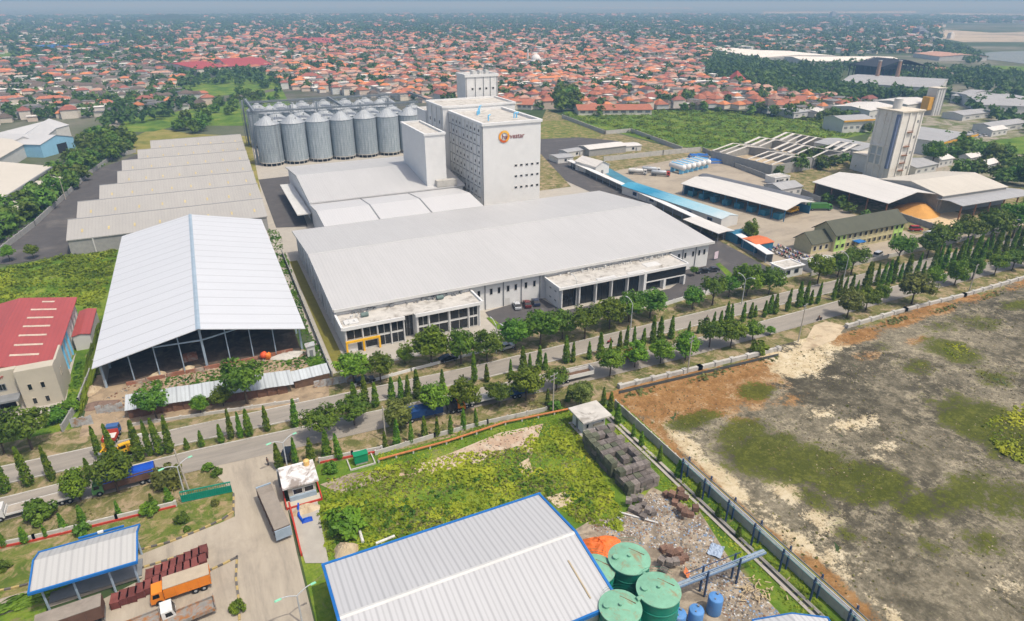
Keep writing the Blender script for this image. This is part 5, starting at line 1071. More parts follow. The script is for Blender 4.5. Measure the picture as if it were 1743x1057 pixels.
# near trees: crown radius 3.2 m, crown centre at 4.4 m
CROWNS = [crown_mesh("crown", s, 80, 44, 3.0, 2.45, .25, m, .27) for s, m in ((1, LEAF_D), (2, LEAF_D), (3, LEAF_M), (4, LEAF_M), (5, LEAF_O))]
CROWN2 = [crown_mesh("crown", 70 + s, 46 + 8 * s, 62, 2.8, 2.2 + .5 * (s % 3), .24, (LEAF_D, LEAF_D, LEAF_M, LEAF_M, LEAF_O)[s], .34, -.3 - .1 * s) for s in range(5)]
TRUNKS = [trunk_mesh("trunk", s, 3.2, .19) for s in (1, 2)]
COLS = [column_mesh("crown", s, 1300, 7.6, .8, .21, LEAF_C) for s in (1, 2, 3)]
CTRUNK = M().tube((0, 0, 0), (0, 0, 5.5), .09, 6, .03).mesh("trunk", BARK)
def tree(x, y, wpx, label, group, seed=0, kind=None, tall=1.0, name="broadleaf_tree", z=0):
    wm = wpx
    r = T(name, label, "tree", (x, y, z), random.uniform(0, 6.28), group); s = wm / 6.6; r.scale = (s, s, s * tall)
    c = put("crown", (CROWNS if seed % 2 else CROWN2)[kind if kind is not None else seed % 5], r, (0, 0, 4.5)); c.scale = (random.uniform(.85, 1.15), random.uniform(.85, 1.15), random.uniform(.85, 1.2)); put("trunk", TRUNKS[seed % 2], r); return r
def mscale(px_, py_): # metres per photo pixel at a ground point
    X, Y = G(px_, py_); f = X * math.sin(AZ) + Y * math.cos(AZ); return (f * math.cos(PITCH) + H * math.sin(PITCH)) / F
def treepx(lst, label, group, anchor=None):
    lst = sorted(lst, key=lambda t: t[0])
    for i, t in enumerate(lst):
        a, c, w = t[:3]; k = t[3] if len(t) > 3 else None; x, y = G(a, c); lab = label.format(nth(i), {0: "dark ", 1: "dark ", 2: "bright green ", 3: "bright green ", 4: "olive green "}.get(k, ""))
        tree(x, y, w * 1.08 * mscale(a, c), lab, group, i * 3 + int(a), k, random.uniform(.92, 1.1))
random.seed(21)
ROW_N = [(603, 655, 57, 3), (648, 650, 46, 0), (690, 620, 30, 2), (735, 622, 62, 3), (785, 620, 52, 0), (829, 615, 52, 1), (877, 596, 54, 1), (920, 590, 58, 0), (957, 577, 42, 0), (995, 577, 52, 0), (1037, 560, 46, 2), (1070, 548, 48, 0), (1106, 541, 48, 1), (1178, 528, 36, 1), (1212, 520, 48, 0), (1240, 506, 32, 1), (1270, 504, 48, 2), (1308, 501, 38, 0), (1391, 483, 42, 3), (1425, 472, 38, 1), (1448, 468, 44, 0), (1527, 449, 48, 0), (1577, 440, 38, 1), (1597, 437, 52, 0), (1642, 421, 44, 0), (1682, 416, 54, 0), (1722, 406, 54, 1), (1760, 396, 54, 0)]
treepx(ROW_N, "{1}street tree on the factory side of the road, {0} from the left", "street trees on the factory side")
treepx([(55, 765, 74, 0), (8, 772, 52, 0), (268, 716, 56, 0), (343, 705, 32, 3), (381, 692, 32, 3), (421, 688, 70, 0)], "{1}bushy tree before the shack and red-roofed factory, {0} from the left", "trees by the shack")
treepx([(604, 724, 54, 1), (552, 750, 62, 0), (680, 732, 50, 4), (740, 707, 52, 3), (791, 699, 50, 2), (850, 692, 42, 0), (895, 682, 58, 3), (947, 665, 42, 0), (1038, 641, 44, 3), (1080, 626, 40, 2), (1124, 619, 37, 2), (1166, 613, 42, 3), (1207, 592, 44, 0), (1243, 592, 42, 2), (1280, 582, 36, 3), (1310, 571, 16, 3), (1441, 541, 40, 4), (1473, 529, 36, 2), (1497, 516, 28, 2), (1551, 518, 50, 4), (1584, 492, 34, 3), (1624, 486, 36, 2), (1654, 476, 32, 1), (1692, 469, 34, 2), (1722, 461, 34, 1), (1747, 456, 36, 0), (988, 694, 44, 4)], "{1}round tree on the plot side of the road, {0} from the left", "street trees on the plot side")
treepx([(202, 838, 66, 0), (138, 852, 52, 3)], "{1}leafy tree in front of the parked trucks at left, {0} of two", "trees before the parked trucks")
treepx([(18, 445, 24, 3), (58, 440, 20, 3), (1585, 285, 40, 0), (1180, 470, 16, 0), (1275, 412, 28, 2)], "small {1}tree standing alone on open ground, {0} from the left", "lone small trees")
# columnar trees
def column(x, y, h, label, group, i):
    r = T("columnar_tree", label, "tree", (x, y, 0), i * 1.7, group); s = h / 6.6; k = random.uniform(.78, 1.2); r.scale = (s ** .6 * k, s ** .6 * k * random.uniform(.85, 1.15), s * random.uniform(.94, 1.1)); r.rotation_euler = (random.gauss(0, .025), random.gauss(0, .025), i * 1.7)
    put("crown", COLS[i % 3], r); put("trunk", CTRUNK, r)
MED = [(10, 838, 7), (51, 827, 7), (90, 818, 6.6), (150, 802, 2.6), (172, 781, 6), (197, 781, 6.4), (240, 783, 6.8), (257, 776, 6.5), (275, 774, 6.5), (290, 771, 7), (319, 765, 2.4), (344.6, 760, 3.2), (378, 754, 4), (394.6, 747, 5.6), (410, 745, 5), (425, 742, 5.4), (456, 734, 5), (503, 727, 5.2), (605, 690, 5), (622, 688, 5.6), (640, 693, 5), (667, 680, 4.8), (684, 680, 4.6), (695, 681, 5), (712, 677, 6.4), (754, 672, 5.5), (808, 650, 6.6), (829, 650, 3.8), (869, 640, 3.6), (891, 630, 5.6), (902, 627, 3), (917, 629, 5.4), (928, 630, 4), (964, 618, 6.4), (975, 617, 5), (1002.6, 612, 4.4), (1021.6, 605, 5.6), (1038, 600, 3), (1054, 599, 5), (1065, 592, 5), (1079, 587, 4.6), (1094, 590, 4.4), (1111, 585, 6), (1123, 582, 6), (1142, 577, 5.6), (1172, 567, 3), (1188, 568, 3), (1212.5, 560, 4), (1225, 557, 4), (1236, 555, 6), (1243.6, 553, 5.6), (1264, 548, 5), (1277, 542, 4), (1285, 540, 3), (1300.5, 540, 4), (1309.5, 534, 5), (1319, 535, 5.4), (1339, 530, 5.6), (1359.7, 523, 6), (1369, 521, 6.4), (1379, 519, 4), (1390.8, 517, 6), (1417.5, 511, 6), (1426, 507, 6), (1434, 504, 5), (1446.6, 501, 5.5), (1457.7, 497, 3), (1471, 492, 7), (1478, 490, 7), (1491, 487, 6), (1499, 485, 6), (1511, 484, 7), (1518, 482, 7), (1529.6, 480, 5), (1543, 475, 7), (1558, 469, 6), (1570, 469, 4), (1585, 467, 8), (1594, 464, 8), (1604, 461, 7.5), (1618, 457, 6), (1627, 454, 8), (1634, 452, 8), (1642, 450, 8), (1653, 447, 8), (1660, 445, 8), (1668, 446, 7), (1680, 441, 7), (1689, 439, 8), (1695, 437, 8), (1709, 433, 7.5), (1720, 430, 8), (1733, 426, 8)]
for i, (a, c, h) in enumerate(MED): column(*G(a, c), h, f"slender columnar tree in the road median, {nth(i)} from the left", "columnar trees along the median", i)
FR_ = [(477, 798, 5), (504, 790, 5), (530, 787, 4.4), (557, 780, 5.6), (578, 782, 5.4), (656, 765, 3.6), (676, 760, 5), (700, 755, 4), (723, 745, 4.4), (744.5, 743, 4.2), (767, 738, 3.4), (789, 731, 4.6), (811, 726, 3.6), (932, 690, 3.4), (966, 684, 2.6)]
for i, (a, c, h) in enumerate(FR_): column(*G(a, c), h, f"columnar conifer along the wall of the overgrown lot, {nth(i)} from the gatehouse", "columnar trees along the lot wall", i)
for i, (a, c, h) in enumerate([(9, 931, 2.8), (45, 924, 2.6), (80, 915, 2.2), (111, 905, 3.2), (141, 887, 3), (204, 880, 2.8), (263, 866, 3), (291, 858, 3)]): column(*G(a, c), h, f"short conical shrub along the red-based wall at lower left, {nth(i)} from the left", "conical shrubs by the wall", i)
for i, (a, c, h) in enumerate([(1027, 690, 4), (1039, 700, 4.2), (1051, 722, 4), (1078, 744, 2.8), (1091, 759, 3), (1122, 786, 3.4), (1154, 813, 3.2), (1188, 846, 2.6), (1222, 880, 2.4), (1256, 915, 2.4)]): column(*G(a, c), h, f"small conifer along the concrete fence of the salt flat, {nth(i)} from the pump house", "conifers along the fence", i)
# clipped round bushes
BUSH = [crown_mesh("bush", s, 40, 40, 1.0, .85, .16, m, .34, -.8) for s, m in ((31, LEAF_M), (32, LEAF_D), (33, LEAF_O))]
for i, (a, c, w, k, lab) in enumerate([(68, 884, 46, 1, "clipped round bush below the white flatbed truck"), (291, 826, 48, 2, "wide clipped round bush behind the green-headed street lamp"), (141, 908, 26, 1, "clipped round bush behind the weighbridge canopy"), (312, 888, 22, 1, "dark round bush in the middle of the lawn"), (256, 874, 30, 0, "yellow-green bush on the lawn near the wall"), (562, 803, 24, 1, "clipped round bush beside the generator box"), (1292, 600, 28, 0, "loose green bush by the broken end of the drain wall"), (945, 697, 22, 1, "small clipped bush beside the pale rail wall"), (8, 970, 22, 1, "dark bush at the left edge above the weighbridge road"), (355, 800, 18, 0, "long low hedge end at the driveway corner"), (370, 808, 18, 1, "dark clipped hedge at the driveway corner"), (405, 1040, 26, 0, "leafy bush at the foot of the driveway kerb"), (318, 904, 12, 1, "tiny round shrub on the lawn near the kerb"), (368, 860, 14, 2, "small palm-like shrub on the lawn behind the gate"), (590, 905, 60, 0, "large green shrub at the left end of the overgrown lot"), (120, 700, 30, 0, "bushy shrub at the corner of the red-roofed factory"), (97, 718, 34, 1, "dark shrub between street tree and red-roofed factory")]):
    s = w * mscale(a, c) / 2.1; o = put("bush", BUSH[k], None, (*G(a, c), .8 * s), i); o.scale = (s, s, s); tag(o, lab, "bush")
o = put("bush", BUSH[0], None, (*G(60, 1020), .7), 0); o.scale = (4.5, 1.1, 1.0); o.rotation_euler = (0, 0, .2); tag(o, "long leafy hedge between the weighbridge road and lower lawn", "hedge"); o.name = "hedge"
o = put("bush", BUSH[0], None, (-32.2, 160, .8), 0); o.scale = (1.1, 22, 1.3); tag(o, "long green hedge along the wall of the red-roofed factory", "hedge"); o.name = "hedge"
# mid and far trees: one mesh each
FARM = [crown_mesh("broadleaf_tree", 40 + s, 26, 15, 4.2, 3.6, .85, LEAF_F, .34, -.7) for s in range(4)]
for me in FARM:
    co = np.zeros(len(me.vertices) * 3); me.vertices.foreach_get("co", co); co = co.reshape(-1, 3); co[:, 2] += 4.6; me.vertices.foreach_set("co", co.ravel())
def region(a):
    return "in the grey-roofed quarter at far left" if a < 260 else "left of the silos" if a < 430 else "behind the silos" if a < 770 else "behind the white towers" if a < 920 else "beyond the green field" if a < 1240 else "below the dark wood at right"
def scatter(poly, sp, rs, jit=.5):
    pts = [G(*p) for p in poly]; x0, x1 = min(p[0] for p in pts), max(p[0] for p in pts); y0, y1 = min(p[1] for p in pts), max(p[1] for p in pts); out = []
    for y in np.arange(y0, y1, sp):
        for x in np.arange(x0, x1, sp):
            q = (x + rs.uniform(-jit, jit) * sp, y + rs.uniform(-jit, jit) * sp)
            if inpoly(*q, pts): out.append(q)
    return out
rs = np.random.RandomState(4); indiv = []; mass = []
BELT = [(-40, 440), (-40, 402), (50, 346), (108, 298), (132, 262), (160, 236), (205, 238), (230, 258), (172, 284), (96, 346), (36, 396), (-20, 432)]
for q in scatter(BELT, 6.6, rs): indiv.append((*q, rs.uniform(.75, 1.15), "dense dark tree in the belt beside the lane at left"))
for poly, sp, lab, s in (([(295, 222), (325, 204), (350, 208), (362, 222), (330, 230)], 9, "tree in the clump behind the stepped warehouses", 1.05), ([(480, 168), (420, 160), (380, 176), (330, 190), (420, 200)], 13, "tree on the green plot left of the silos", .9), ([(945, 192), (950, 165), (985, 165), (985, 190)], 11, "big dark tree at the field edge right of the logo tower", 1.5), ([(1020, 205), (1000, 190), (1060, 186), (1200, 186), (1260, 196), (1100, 190)], 13, "tree along the far edge of the green field", .75), ([(1260, 196), (1300, 186), (1420, 196), (1500, 222), (1470, 232), (1380, 205)], 12, "tree along the lane beyond the green field", .9), ([(1310, 300), (1400, 262), (1470, 262), (1470, 290), (1400, 292), (1340, 312)], 9, "tree between the ruined bays and the open sheds", .85), ([(1320, 318), (1390, 336), (1440, 352), (1480, 368), (1490, 380), (1460, 378), (1380, 340), (1310, 316)], 7, "small leafy tree along the wall behind the truck canopy", .55), ([(1560, 250), (1620, 245), (1760, 290), (1760, 312), (1680, 290), (1600, 270)], 8, "tree in the grove right of the stained tower", 1.05), ([(1630, 300), (1743, 300), (1760, 320), (1720, 318)], 7, "tree in the grove right of the stained tower", 1.0)):
    for q in scatter(poly, sp, rs): indiv.append((*q, s * rs.uniform(.75, 1.2), lab))
WOOD = [(1185, 88), (1230, 92), (1262, 100), (1330, 112), (1400, 122), (1425, 126), (1430, 150), (1560, 160), (1620, 168), (1560, 175), (1500, 172), (1440, 178), (1400, 172), (1290, 156), (1215, 138), (1190, 108)]
for q in scatter(WOOD, 11.5, rs): mass.append((*q, rs.uniform(.8, 1.35)))
for poly, sp in (([(1330, 108), (1370, 112), (1500, 108), (1640, 130), (1560, 140), (1430, 122)], 15), ([(1560, 120), (1650, 118), (1760, 130), (1760, 170), (1660, 160), (1600, 142)], 15), ([(1600, 170), (1660, 165), (1760, 185), (1760, 230), (1660, 200)], 17), ([(1610, 76), (1640, 80), (1680, 105), (1660, 112), (1600, 95)], 16), ([(1290, 90), (1220, 78), (1330, 84), (1480, 100), (1400, 96)], 24), ([(0, 62), (140, 62), (120, 90), (0, 88)], 26), ([(0, 92), (150, 85), (200, 110), (120, 120), (0, 108)], 30), ([(130, 175), (260, 160), (330, 180), (280, 205), (160, 220)], 15), ([(480, 160), (400, 150), (420, 120), (480, 130)], 18), ([(300, 125), (420, 118), (460, 130), (400, 145), (300, 150)], 16)):
    for q in scatter(poly, sp, rs): mass.append((*q, rs.uniform(.7, 1.3)))
# ---------------------------------------------------------------- the town
TOWN = [(60, 100), (130, 72), (240, 60), (330, 44), (560, 40), (900, 46), (1200, 84), (1240, 92), (1205, 104), (1190, 130), (1240, 142), (1300, 158), (1400, 170), (1500, 182), (1450, 206), (1400, 200), (1250, 188), (1200, 186), (1060, 186), (985, 190), (985, 172), (945, 172), (930, 188), (850, 186), (480, 152), (470, 128), (330, 120), (200, 130)]
LEFT = [(-60, 235), (-60, 108), (60, 100), (200, 128), (330, 120), (300, 158), (390, 178), (300, 190), (160, 205), (110, 200), (0, 215)]
def blocked(a, c):
    return (415 < a < 740 and 168 < c < 300) or (775 < a < 852 and 122 < c < 200) or (735 < a < 920 and 172 < c < 340) or (1480 < a < 1575 and 180 < c < 300)
HC = {"orange": (.46, .175, .075), "terracotta": (.34, .13, .08), "dull red": (.24, .09, .07), "pale pink": (.37, .225, .17), "brown": (.115, .09, .075), "grey": (.17, .165, .16), "white": (.6, .58, .54), "dark slate": (.09, .09, .10)}
HM = {k: mat("roof_" + k.replace(" ", "_"), v, .85, .2, .4, rnd=.18) for k, v in HC.items()}
HW = [mat("house_wall_" + str(i), c, .8, .12, .3, rnd=.12) for i, c in enumerate(((.62, .58, .52), (.55, .5, .42), (.5, .52, .5), (.6, .5, .42)))]
KEY = list(HC); WR = [.12, .22, .12, .16, .08, .14, .12, .04]; WL = [.08, .1, .08, .04, .25, .26, .13, .06]; WF = [.04, .07, .06, .07, .13, .34, .23, .06]
def house_geo(w, d, h, rf):
    """walls then roof faces of a hip-roofed (rf>0) or flat (rf=0) house, base at 0"""
    v = [(-w / 2, -d / 2, 0), (w / 2, -d / 2, 0), (w / 2, d / 2, 0), (-w / 2, d / 2, 0), (-w / 2, -d / 2, h), (w / 2, -d / 2, h), (w / 2, d / 2, h), (-w / 2, d / 2, h)]
    o = .5; e = h - .1; rg = max(.3, w / 2 - d / 2 * .8)
    v += [(-w / 2 - o, -d / 2 - o, e), (w / 2 + o, -d / 2 - o, e), (w / 2 + o, d / 2 + o, e), (-w / 2 - o, d / 2 + o, e), (-rg, 0, e + rf), (rg, 0, e + rf)]
    return v, [(0, 1, 5, 4), (1, 2, 6, 5), (2, 3, 7, 6), (3, 0, 4, 7)], [(8, 9, 13, 12), (9, 10, 13), (10, 11, 12, 13), (11, 8, 12), (8, 11, 10, 9)]
cand = []; rs = np.random.RandomState(8); tw = [G(*p) for p in TOWN]; lf = [G(*p) for p in LEFT]
d = 395.0
while d < 5200:
    sp = 8.9 * (1 + max(0, d - 800) / 1100.0) * (1 if d < 2200 else 1.25); n = int(1.44 * d / sp)
    for i in range(n):
        a = AZ - .72 + 1.44 * (i + rs.uniform(-.45, .45)) / n; q = d + rs.uniform(-.45, .45) * sp; X, Y = q * math.sin(a), q * math.cos(a); u, v = P(X, Y)
        if not (-60 < u < 1803): continue
        sc = sp / 10.6; k = None
        if inpoly(u, v, TOWN):
            dn = (.72 if v > 75 else .64) if v > 58 else .45 - (58 - v) * .006
            if u < 320 or u > 1420: dn *= .72
            if rs.rand() < dn: k = rs.choice(8, p=(WL if u < 300 else WR) if v > 60 else [x * .4 + y * .6 for x, y in zip(WR, WF)])
            elif rs.rand() < .8: mass.append((X, Y, rs.uniform(.75, 1.35) * sc ** .7))
        elif inpoly(u, v, LEFT):
            if rs.rand() < .46: k = rs.choice(8, p=WL)
            elif rs.rand() < .8: mass.append((X, Y, rs.uniform(.7, 1.1) * sc ** .5))
        elif v < 92 and not (u > 1600 and v > 40) and not inpoly(u, v, WOOD) and d > 900:
            g_ = rs.rand()
            if g_ < (.36 if v > 45 else .2): k = rs.choice(8, p=WF)
            elif g_ < .9 and rs.rand() < .85: mass.append((X, Y, rs.uniform(.7, 1.2) * sc ** .75))
        if k is not None: cand.append((d, X, Y, sc ** .85, int(k), rs.uniform(0, 3.14) if v < 120 else rs.choice([.1, .1 + 1.571, -.2]) + rs.uniform(-.15, .15), rs.rand(), u, v))
    d += sp
cand.sort(key=lambda t: t[0]); near = []; far = []
for t in cand: (near if len(near) < 300 and not blocked(t[7], t[8]) and 0 < t[7] < 1743 and t[8] > 20 else far).append(t)
HMESH = {}
for t in near:
    d_, X, Y, sc, k, rz, q, u, v = t; st = 2 if q > .62 else 1; w_, d_, h_ = 7.4 + 1.5 * (k % 3), 6.6 + (k % 2), (6.2 if st == 2 else 3.6); key = (st, k)
    rf = 2.4 if k in (0, 1, 2, 3, 4) else (.8 if k == 5 else .3)
    if key not in HMESH:
        vv, wf, rfc = house_geo(w_, d_, h_, rf); a = bpy.data.meshes.new("wall"); a.from_pydata(vv[:8], [], wf); a.materials.append(HW[(k + st) % 4])
        b = bpy.data.meshes.new("roof"); b.from_pydata(vv[8:], [], [tuple(i - 8 for i in f) for f in rfc]); b.materials.append(HM[KEY[k]]); HMESH[key] = (a, b)
    lab = f"{'two-storey' if st == 2 else 'low'} house with {KEY[k]} roof {region(u)}"
    r = T("town_house", lab, "house", (X, Y, 0), rz, "houses of the town"); s = .82 + .3 * ((q * 7.3) % 1); r.scale = (s, s * (.85 + .4 * ((q * 13.7) % 1)), 1)
    put("wall", HMESH[key][0], r); put("roof", HMESH[key][1], r)
V = []; FF = []; MI = []; base = 0
for t in far:
    d_, X, Y, sc, k, rz, q, u, v = t; s = .8 + .5 * ((q * 7.3) % 1); vv, wf, rfc = house_geo((7.6 + 3 * q) * sc * s * (2.2 if q > .97 else 1), 7.2 * sc * s, (3.6 if q < .55 else 6.6) * sc ** .35, (2.0 * sc ** .6 if k < 5 else .5))
    c, s_ = math.cos(rz), math.sin(rz); V += [(X + x * c - y * s_, Y + x * s_ + y * c, z) for x, y, z in vv]
    FF += [tuple(i + base for i in f) for f in wf + rfc]; MI += [8 + k % 4] * 4 + [k] * 5; base += len(vv)
me = bpy.data.meshes.new("town"); me.from_pydata(V, [], FF)
for k in KEY: me.materials.append(HM[k])
for m in HW: me.materials.append(m)
me.polygons.foreach_set("material_index", MI); o = put("distant_town", me); tag(o, "mass of small red and grey roofs of the distant town", None, None, "stuff")
# trees as one mesh each near, the rest one mass
indiv.sort(key=lambda t: math.hypot(t[0], t[1])); vis = [t for t in indiv if -30 < P(t[0], t[1])[0] < 1770]
for i, (x, y, s, lab) in enumerate(vis[:250]):
    o = put("broadleaf_tree", FARM[i % 4], None, (x, y, 0), i * 2.1); o.scale = (s, s, s * (.85 + .3 * ((i * 37) % 10) / 10)); tag(o, lab, "tree", "trees in groves and belts")
mass += [t[:3] for t in vis[250:]]
bm_ = []
for me0 in [crown_mesh("wood", 60 + s, 12, 7, 4.2, 3.6, 1.5, LEAF_F, .42, -.7) for s in range(3)]:
    co = np.zeros(len(me0.vertices) * 3); me0.vertices.foreach_get("co", co); co = co.reshape(-1, 3); co[:, 2] += 4.4; bm_.append(co)
allv = []
for i, (x, y, s) in enumerate(mass):
    a = i * 1.3; c, s_ = math.cos(a), math.sin(a); q = bm_[i % 3] * np.array([s, s, min(s, 1.9)]); allv.append(np.stack([x + q[:, 0] * c - q[:, 1] * s_, y + q[:, 0] * s_ + q[:, 1] * c, q[:, 2]], 1))
allv = np.concatenate(allv); me = bpy.data.meshes.new("woodland"); me.from_pydata(allv.tolist(), [], np.arange(len(allv)).reshape(-1, 4).tolist()); me.materials.append(leafmat("leaf_wood", (.042, .085, .012), (.12, .18, .028), .03, 0))
tag(put("woodland", me), "woods and scattered far trees beyond the factory", None, None, "stuff")
# landmarks of the town and beyond
REDL = mat("long_red_roof", (.33, .06, .06), .8, .15)
for a, c, e, lab in (((335, 117), (385, 113), (333, 104), "long red-roofed school block, left of two in the town"), ((388, 113), (462, 110), (386, 99), "long red-roofed school block, right of two in the town"), ((555, 73), (600, 71), (553, 62), "big red-roofed white hall rising in the middle of the town"), ((1060, 74), (1108, 72), (1058, 65), "long orange-roofed hall at the far edge of the town"), ((830, 176), (905, 178), (828, 168), "long terracotta-roofed terrace right behind the logo tower"), ((985, 187), (1110, 186), (985, 180), "long pale wall-like terrace at the field edge"), ((1330, 176), (1400, 172), (1326, 164), "long pink-roofed terrace at the right end of the town")):
    r, w_, d_ = gable3("long_hall", lab, "hall", a, c, e, 7 if 'school' in lab or 'big' in lab else 4, 11 if 'school' in lab or 'big' in lab else 6.5, REDL if 'red' in lab else HM["terracotta"], HW[0], 'x', .8)
    n = 9
    for i in range(n): cutout("window", r, GREYM, w_ * (i + .5) / n, 0, 1.6, w_ / n * .6, 1.6, '-y')
r = T("mosque", "white mosque with a round white dome amid red roofs", "mosque", (*G(912, 112), 0)); b = M(); b.box(-9, 9, -9, 9, 0, 7); b.build("hall", WHITE, r)
b = M(); b.lathe([(6.5 * math.cos(t), 8 + 6.5 * math.sin(t)) for t in np.linspace(0, 1.55, 8)], 20); b.lathe([(6.7, 7), (6.7, 8)], 20); smooth(b.build("dome", WHITE, r)); b = M(); b.tube((-8, 8, 0), (-8, 8, 18), 1.0, 8); b.lathe([(1.3, 18), (.01, 21)], 8, -8, 8); b.build("minaret", WHITE, r)
r = T("pagoda_house", "house with tall pointed bright red roof at the edge of the dark wood", "house", (*G(1252, 143), 0)); b = M(); b.box(-5, 5, -5, 5, 0, 5); b.build("wall", HW[0], r); b = M(); b.taper(-7, 7, -7, 7, 5, 9, 3.5, 3.5); b.taper(-3.5, 3.5, -3.5, 3.5, 9, 13, 3.2, 3.2); b.build("roof", mat("bright_red", (.3, .06, .045)), r)
FW_ = mat("far_white_roof", (.72, .69, .63), .7, .1, .05)
for a, c, e, lab, m in (((1216, 89), (1290, 98), (1255, 78), "vast white factory roof beyond the dark wood, left half", FW_), ((1292, 98), (1362, 97), (1300, 80), "vast white factory roof beyond the dark wood, right half", FW_), ((1370, 104), (1545, 104), (1375, 96), "long low cream roof right of the vast white factory roofs", FW_), ((1430, 140), (1600, 150), (1435, 125), "long weathered grey roof behind the two brick chimneys", RF_GREY), ((1555, 90), (1600, 96), (1545, 80), "tan-roofed barn near the river", HM["pale pink"]), ((1672, 178), (1780, 182), (1680, 158), "long grey shed at the right edge above the grove", RF_GREY), ((1620, 162), (1640, 164), (1600, 146), "grey-roofed barn behind the slim yellow-bay tower", RF_GREY), ((96, 82), (150, 79), (96, 75), "blue-roofed hall with grey front at far left", mat("far_blue_roof", (.02, .1, .3))), ((150, 78), (165, 78), (150, 73), "narrow blue-roofed shed right of the blue-roofed hall", mat("far_blue_roof", (.02, .1, .3)))):
    gable3("distant_hall", lab, "hall", a, c, e, 6, 8.5, m, WALLG, 'x', .5)
SOOT = mat("sooty_steel", (.02, .022, .03), .8, .2)
x, y = G(1500, 136); r = T("black_frame_shed", "blackened bare steel shed frame behind the stained tower", "shed", (x, y, 0), R(-8)); wS = 62
for i in range(9):
    b = M(); yy = i * 6; b.tube((0, yy, 0), (0, yy, 12), .5, 4); b.tube((wS, yy, 0), (wS, yy, 12), .5, 4); b.tube((0, yy, 12), (wS / 2, yy, 19), .5, 4); b.tube((wS / 2, yy, 19), (wS, yy, 12), .5, 4); b.tube((0, yy, 11), (wS, yy, 11), .3, 4); b.build("portal_frame", SOOT, r)
b = M(); b.box(1, wS - 1, 40, 40.5, 0, 11); b.extr(chevron(0, wS / 2, wS, 12.6, 19.6, .3), 4, 44, 'y'); b.build("cladding", SOOT, r)
for a, lab in ((1490, "brick chimney left of the blackened shed frame"), (1524, "brick chimney in front of the blackened shed frame")):
    r = T("chimney", lab, "chimney", (*G(a, 142), 0)); b = M(); b.lathe([(2.4, 0), (1.5, 22)], 14); b.build("stack", mat("chimney_brick", (.3, .19, .13), .9, .2), r); b = M(); b.lathe([(1.75, 21.6), (1.75, 22.4), (1.2, 22.4)], 14); b.build("rim", CONC, r)
TWR = mat("far_tower", (.2, .22, .26), .7, .1)
for a, c, t_, w_, lab in ((1416, 32, 20, 22, "far dark block tower on the hazy plain at right"), (1444, 48, 35, 16, "far pointed tower left of the pale flats"), (1562, 62, 47, 18, "far dark silo block by the pale flats, left of two"), (1571, 64, 52, 14, "far dark silo block by the pale flats, right of two"), (1617, 66, 55, 10, "far white slim tower on the pale flats"), (1543, 53, 50, 10, "small white tower among the far pale flats")):
    x, y = G(a, c); hh = (c - t_) * mscale(a, c); r = T("far_tower", lab, "tower", (x, y, 0)); b = M(); b.taper(-w_ * 1.4 * .5, w_ * 1.4 * .5, -w_ * .5, w_ * .5, 0, hh * .85, 1 if 'pointed' not in lab else w_ * .3, 1); b.build("shaft", WALLG if 'white' in lab else TWR, r); b = M(); b.taper(-w_ * .4, w_ * .4, -w_ * .3, w_ * .3, hh * .85, hh, w_ * .2, w_ * .1); b.build("top", WALLG if 'white' in lab else TWR, r)
PALE = mat("pale_flats", (.42, .37, .28), .95, .2, .01, dirt=(.2, .19, .15), dirt_t=.55, dirt_s=.006)
sheet("pale_flats", px((1470, 52), (1560, 58), (1640, 72), (1800, 72), (1800, 52), (1690, 56), (1600, 50)), .3, PALE)
sheet("pale_flats", px((1370, 104), (1560, 112), (1660, 124), (1600, 128), (1480, 112), (1370, 112)), .3, PALE)
for q in (((1240, 30), (1420, 26), (1430, 29), (1240, 33)), ((1300, 20), (1560, 19), (1560, 22), (1300, 23)), ((1440, 40), (1560, 42), (1540, 46), (1430, 44)), ((1580, 32), (1743, 36), (1743, 39), (1580, 36)), ((960, 12), (1180, 13), (1180, 15), (960, 14)), ((480, 26), (660, 27), (660, 29), (480, 28)), ((1600, 22), (1760, 24), (1760, 27), (1600, 25)), ((1100, 24), (1200, 25), (1200, 27), (1100, 26))): sheet("pale_flats", px(*q), .3, PALE)
sheet("river", px((1645, 93), (1700, 88), (1800, 86), (1800, 116), (1720, 106), (1668, 100)), .35, mat("river_water", (.2, .22, .2), .15, .15, .02))
sheet("field", px((-60, 90), (90, 84), (125, 84), (95, 92), (-60, 104)), .3, G_FIELD); sheet("field", px((1650, 246), (1800, 225), (1800, 266), (1720, 262)), .3, G_FIELD); sheet("field", px((1690, 112), (1760, 114), (1760, 122), (1680, 116)), .3, G_FIELD)
b = M(); n = 26; x0, y0 = G(283, 37); ux, uy = math.cos(AZ), -math.sin(AZ); vs = []
for j in range(10):
    for i in range(n + 1):
        s = (i / n - .5) * 2; t_ = j / 9 * 2 - 1; hh = 34 * math.exp(-(s * 1.9 - .15) ** 2) * math.exp(-(t_ * 1.8) ** 2) * (1 + .08 * math.sin(i * 2.3)) - 2.5; vs.append((x0 + ux * s * 330 - uy * t_ * 160, y0 + uy * s * 330 + ux * t_ * 160, hh))
b.add(vs, [(j * (n + 1) + i, j * (n + 1) + i + 1, (j + 1) * (n + 1) + i + 1, (j + 1) * (n + 1) + i) for j in range(9) for i in range(n)]); o = b.build("hill", mat("wooded_hill", (.03, .05, .02), .95, .3, .02)); o["kind"] = "structure"; smooth(o)
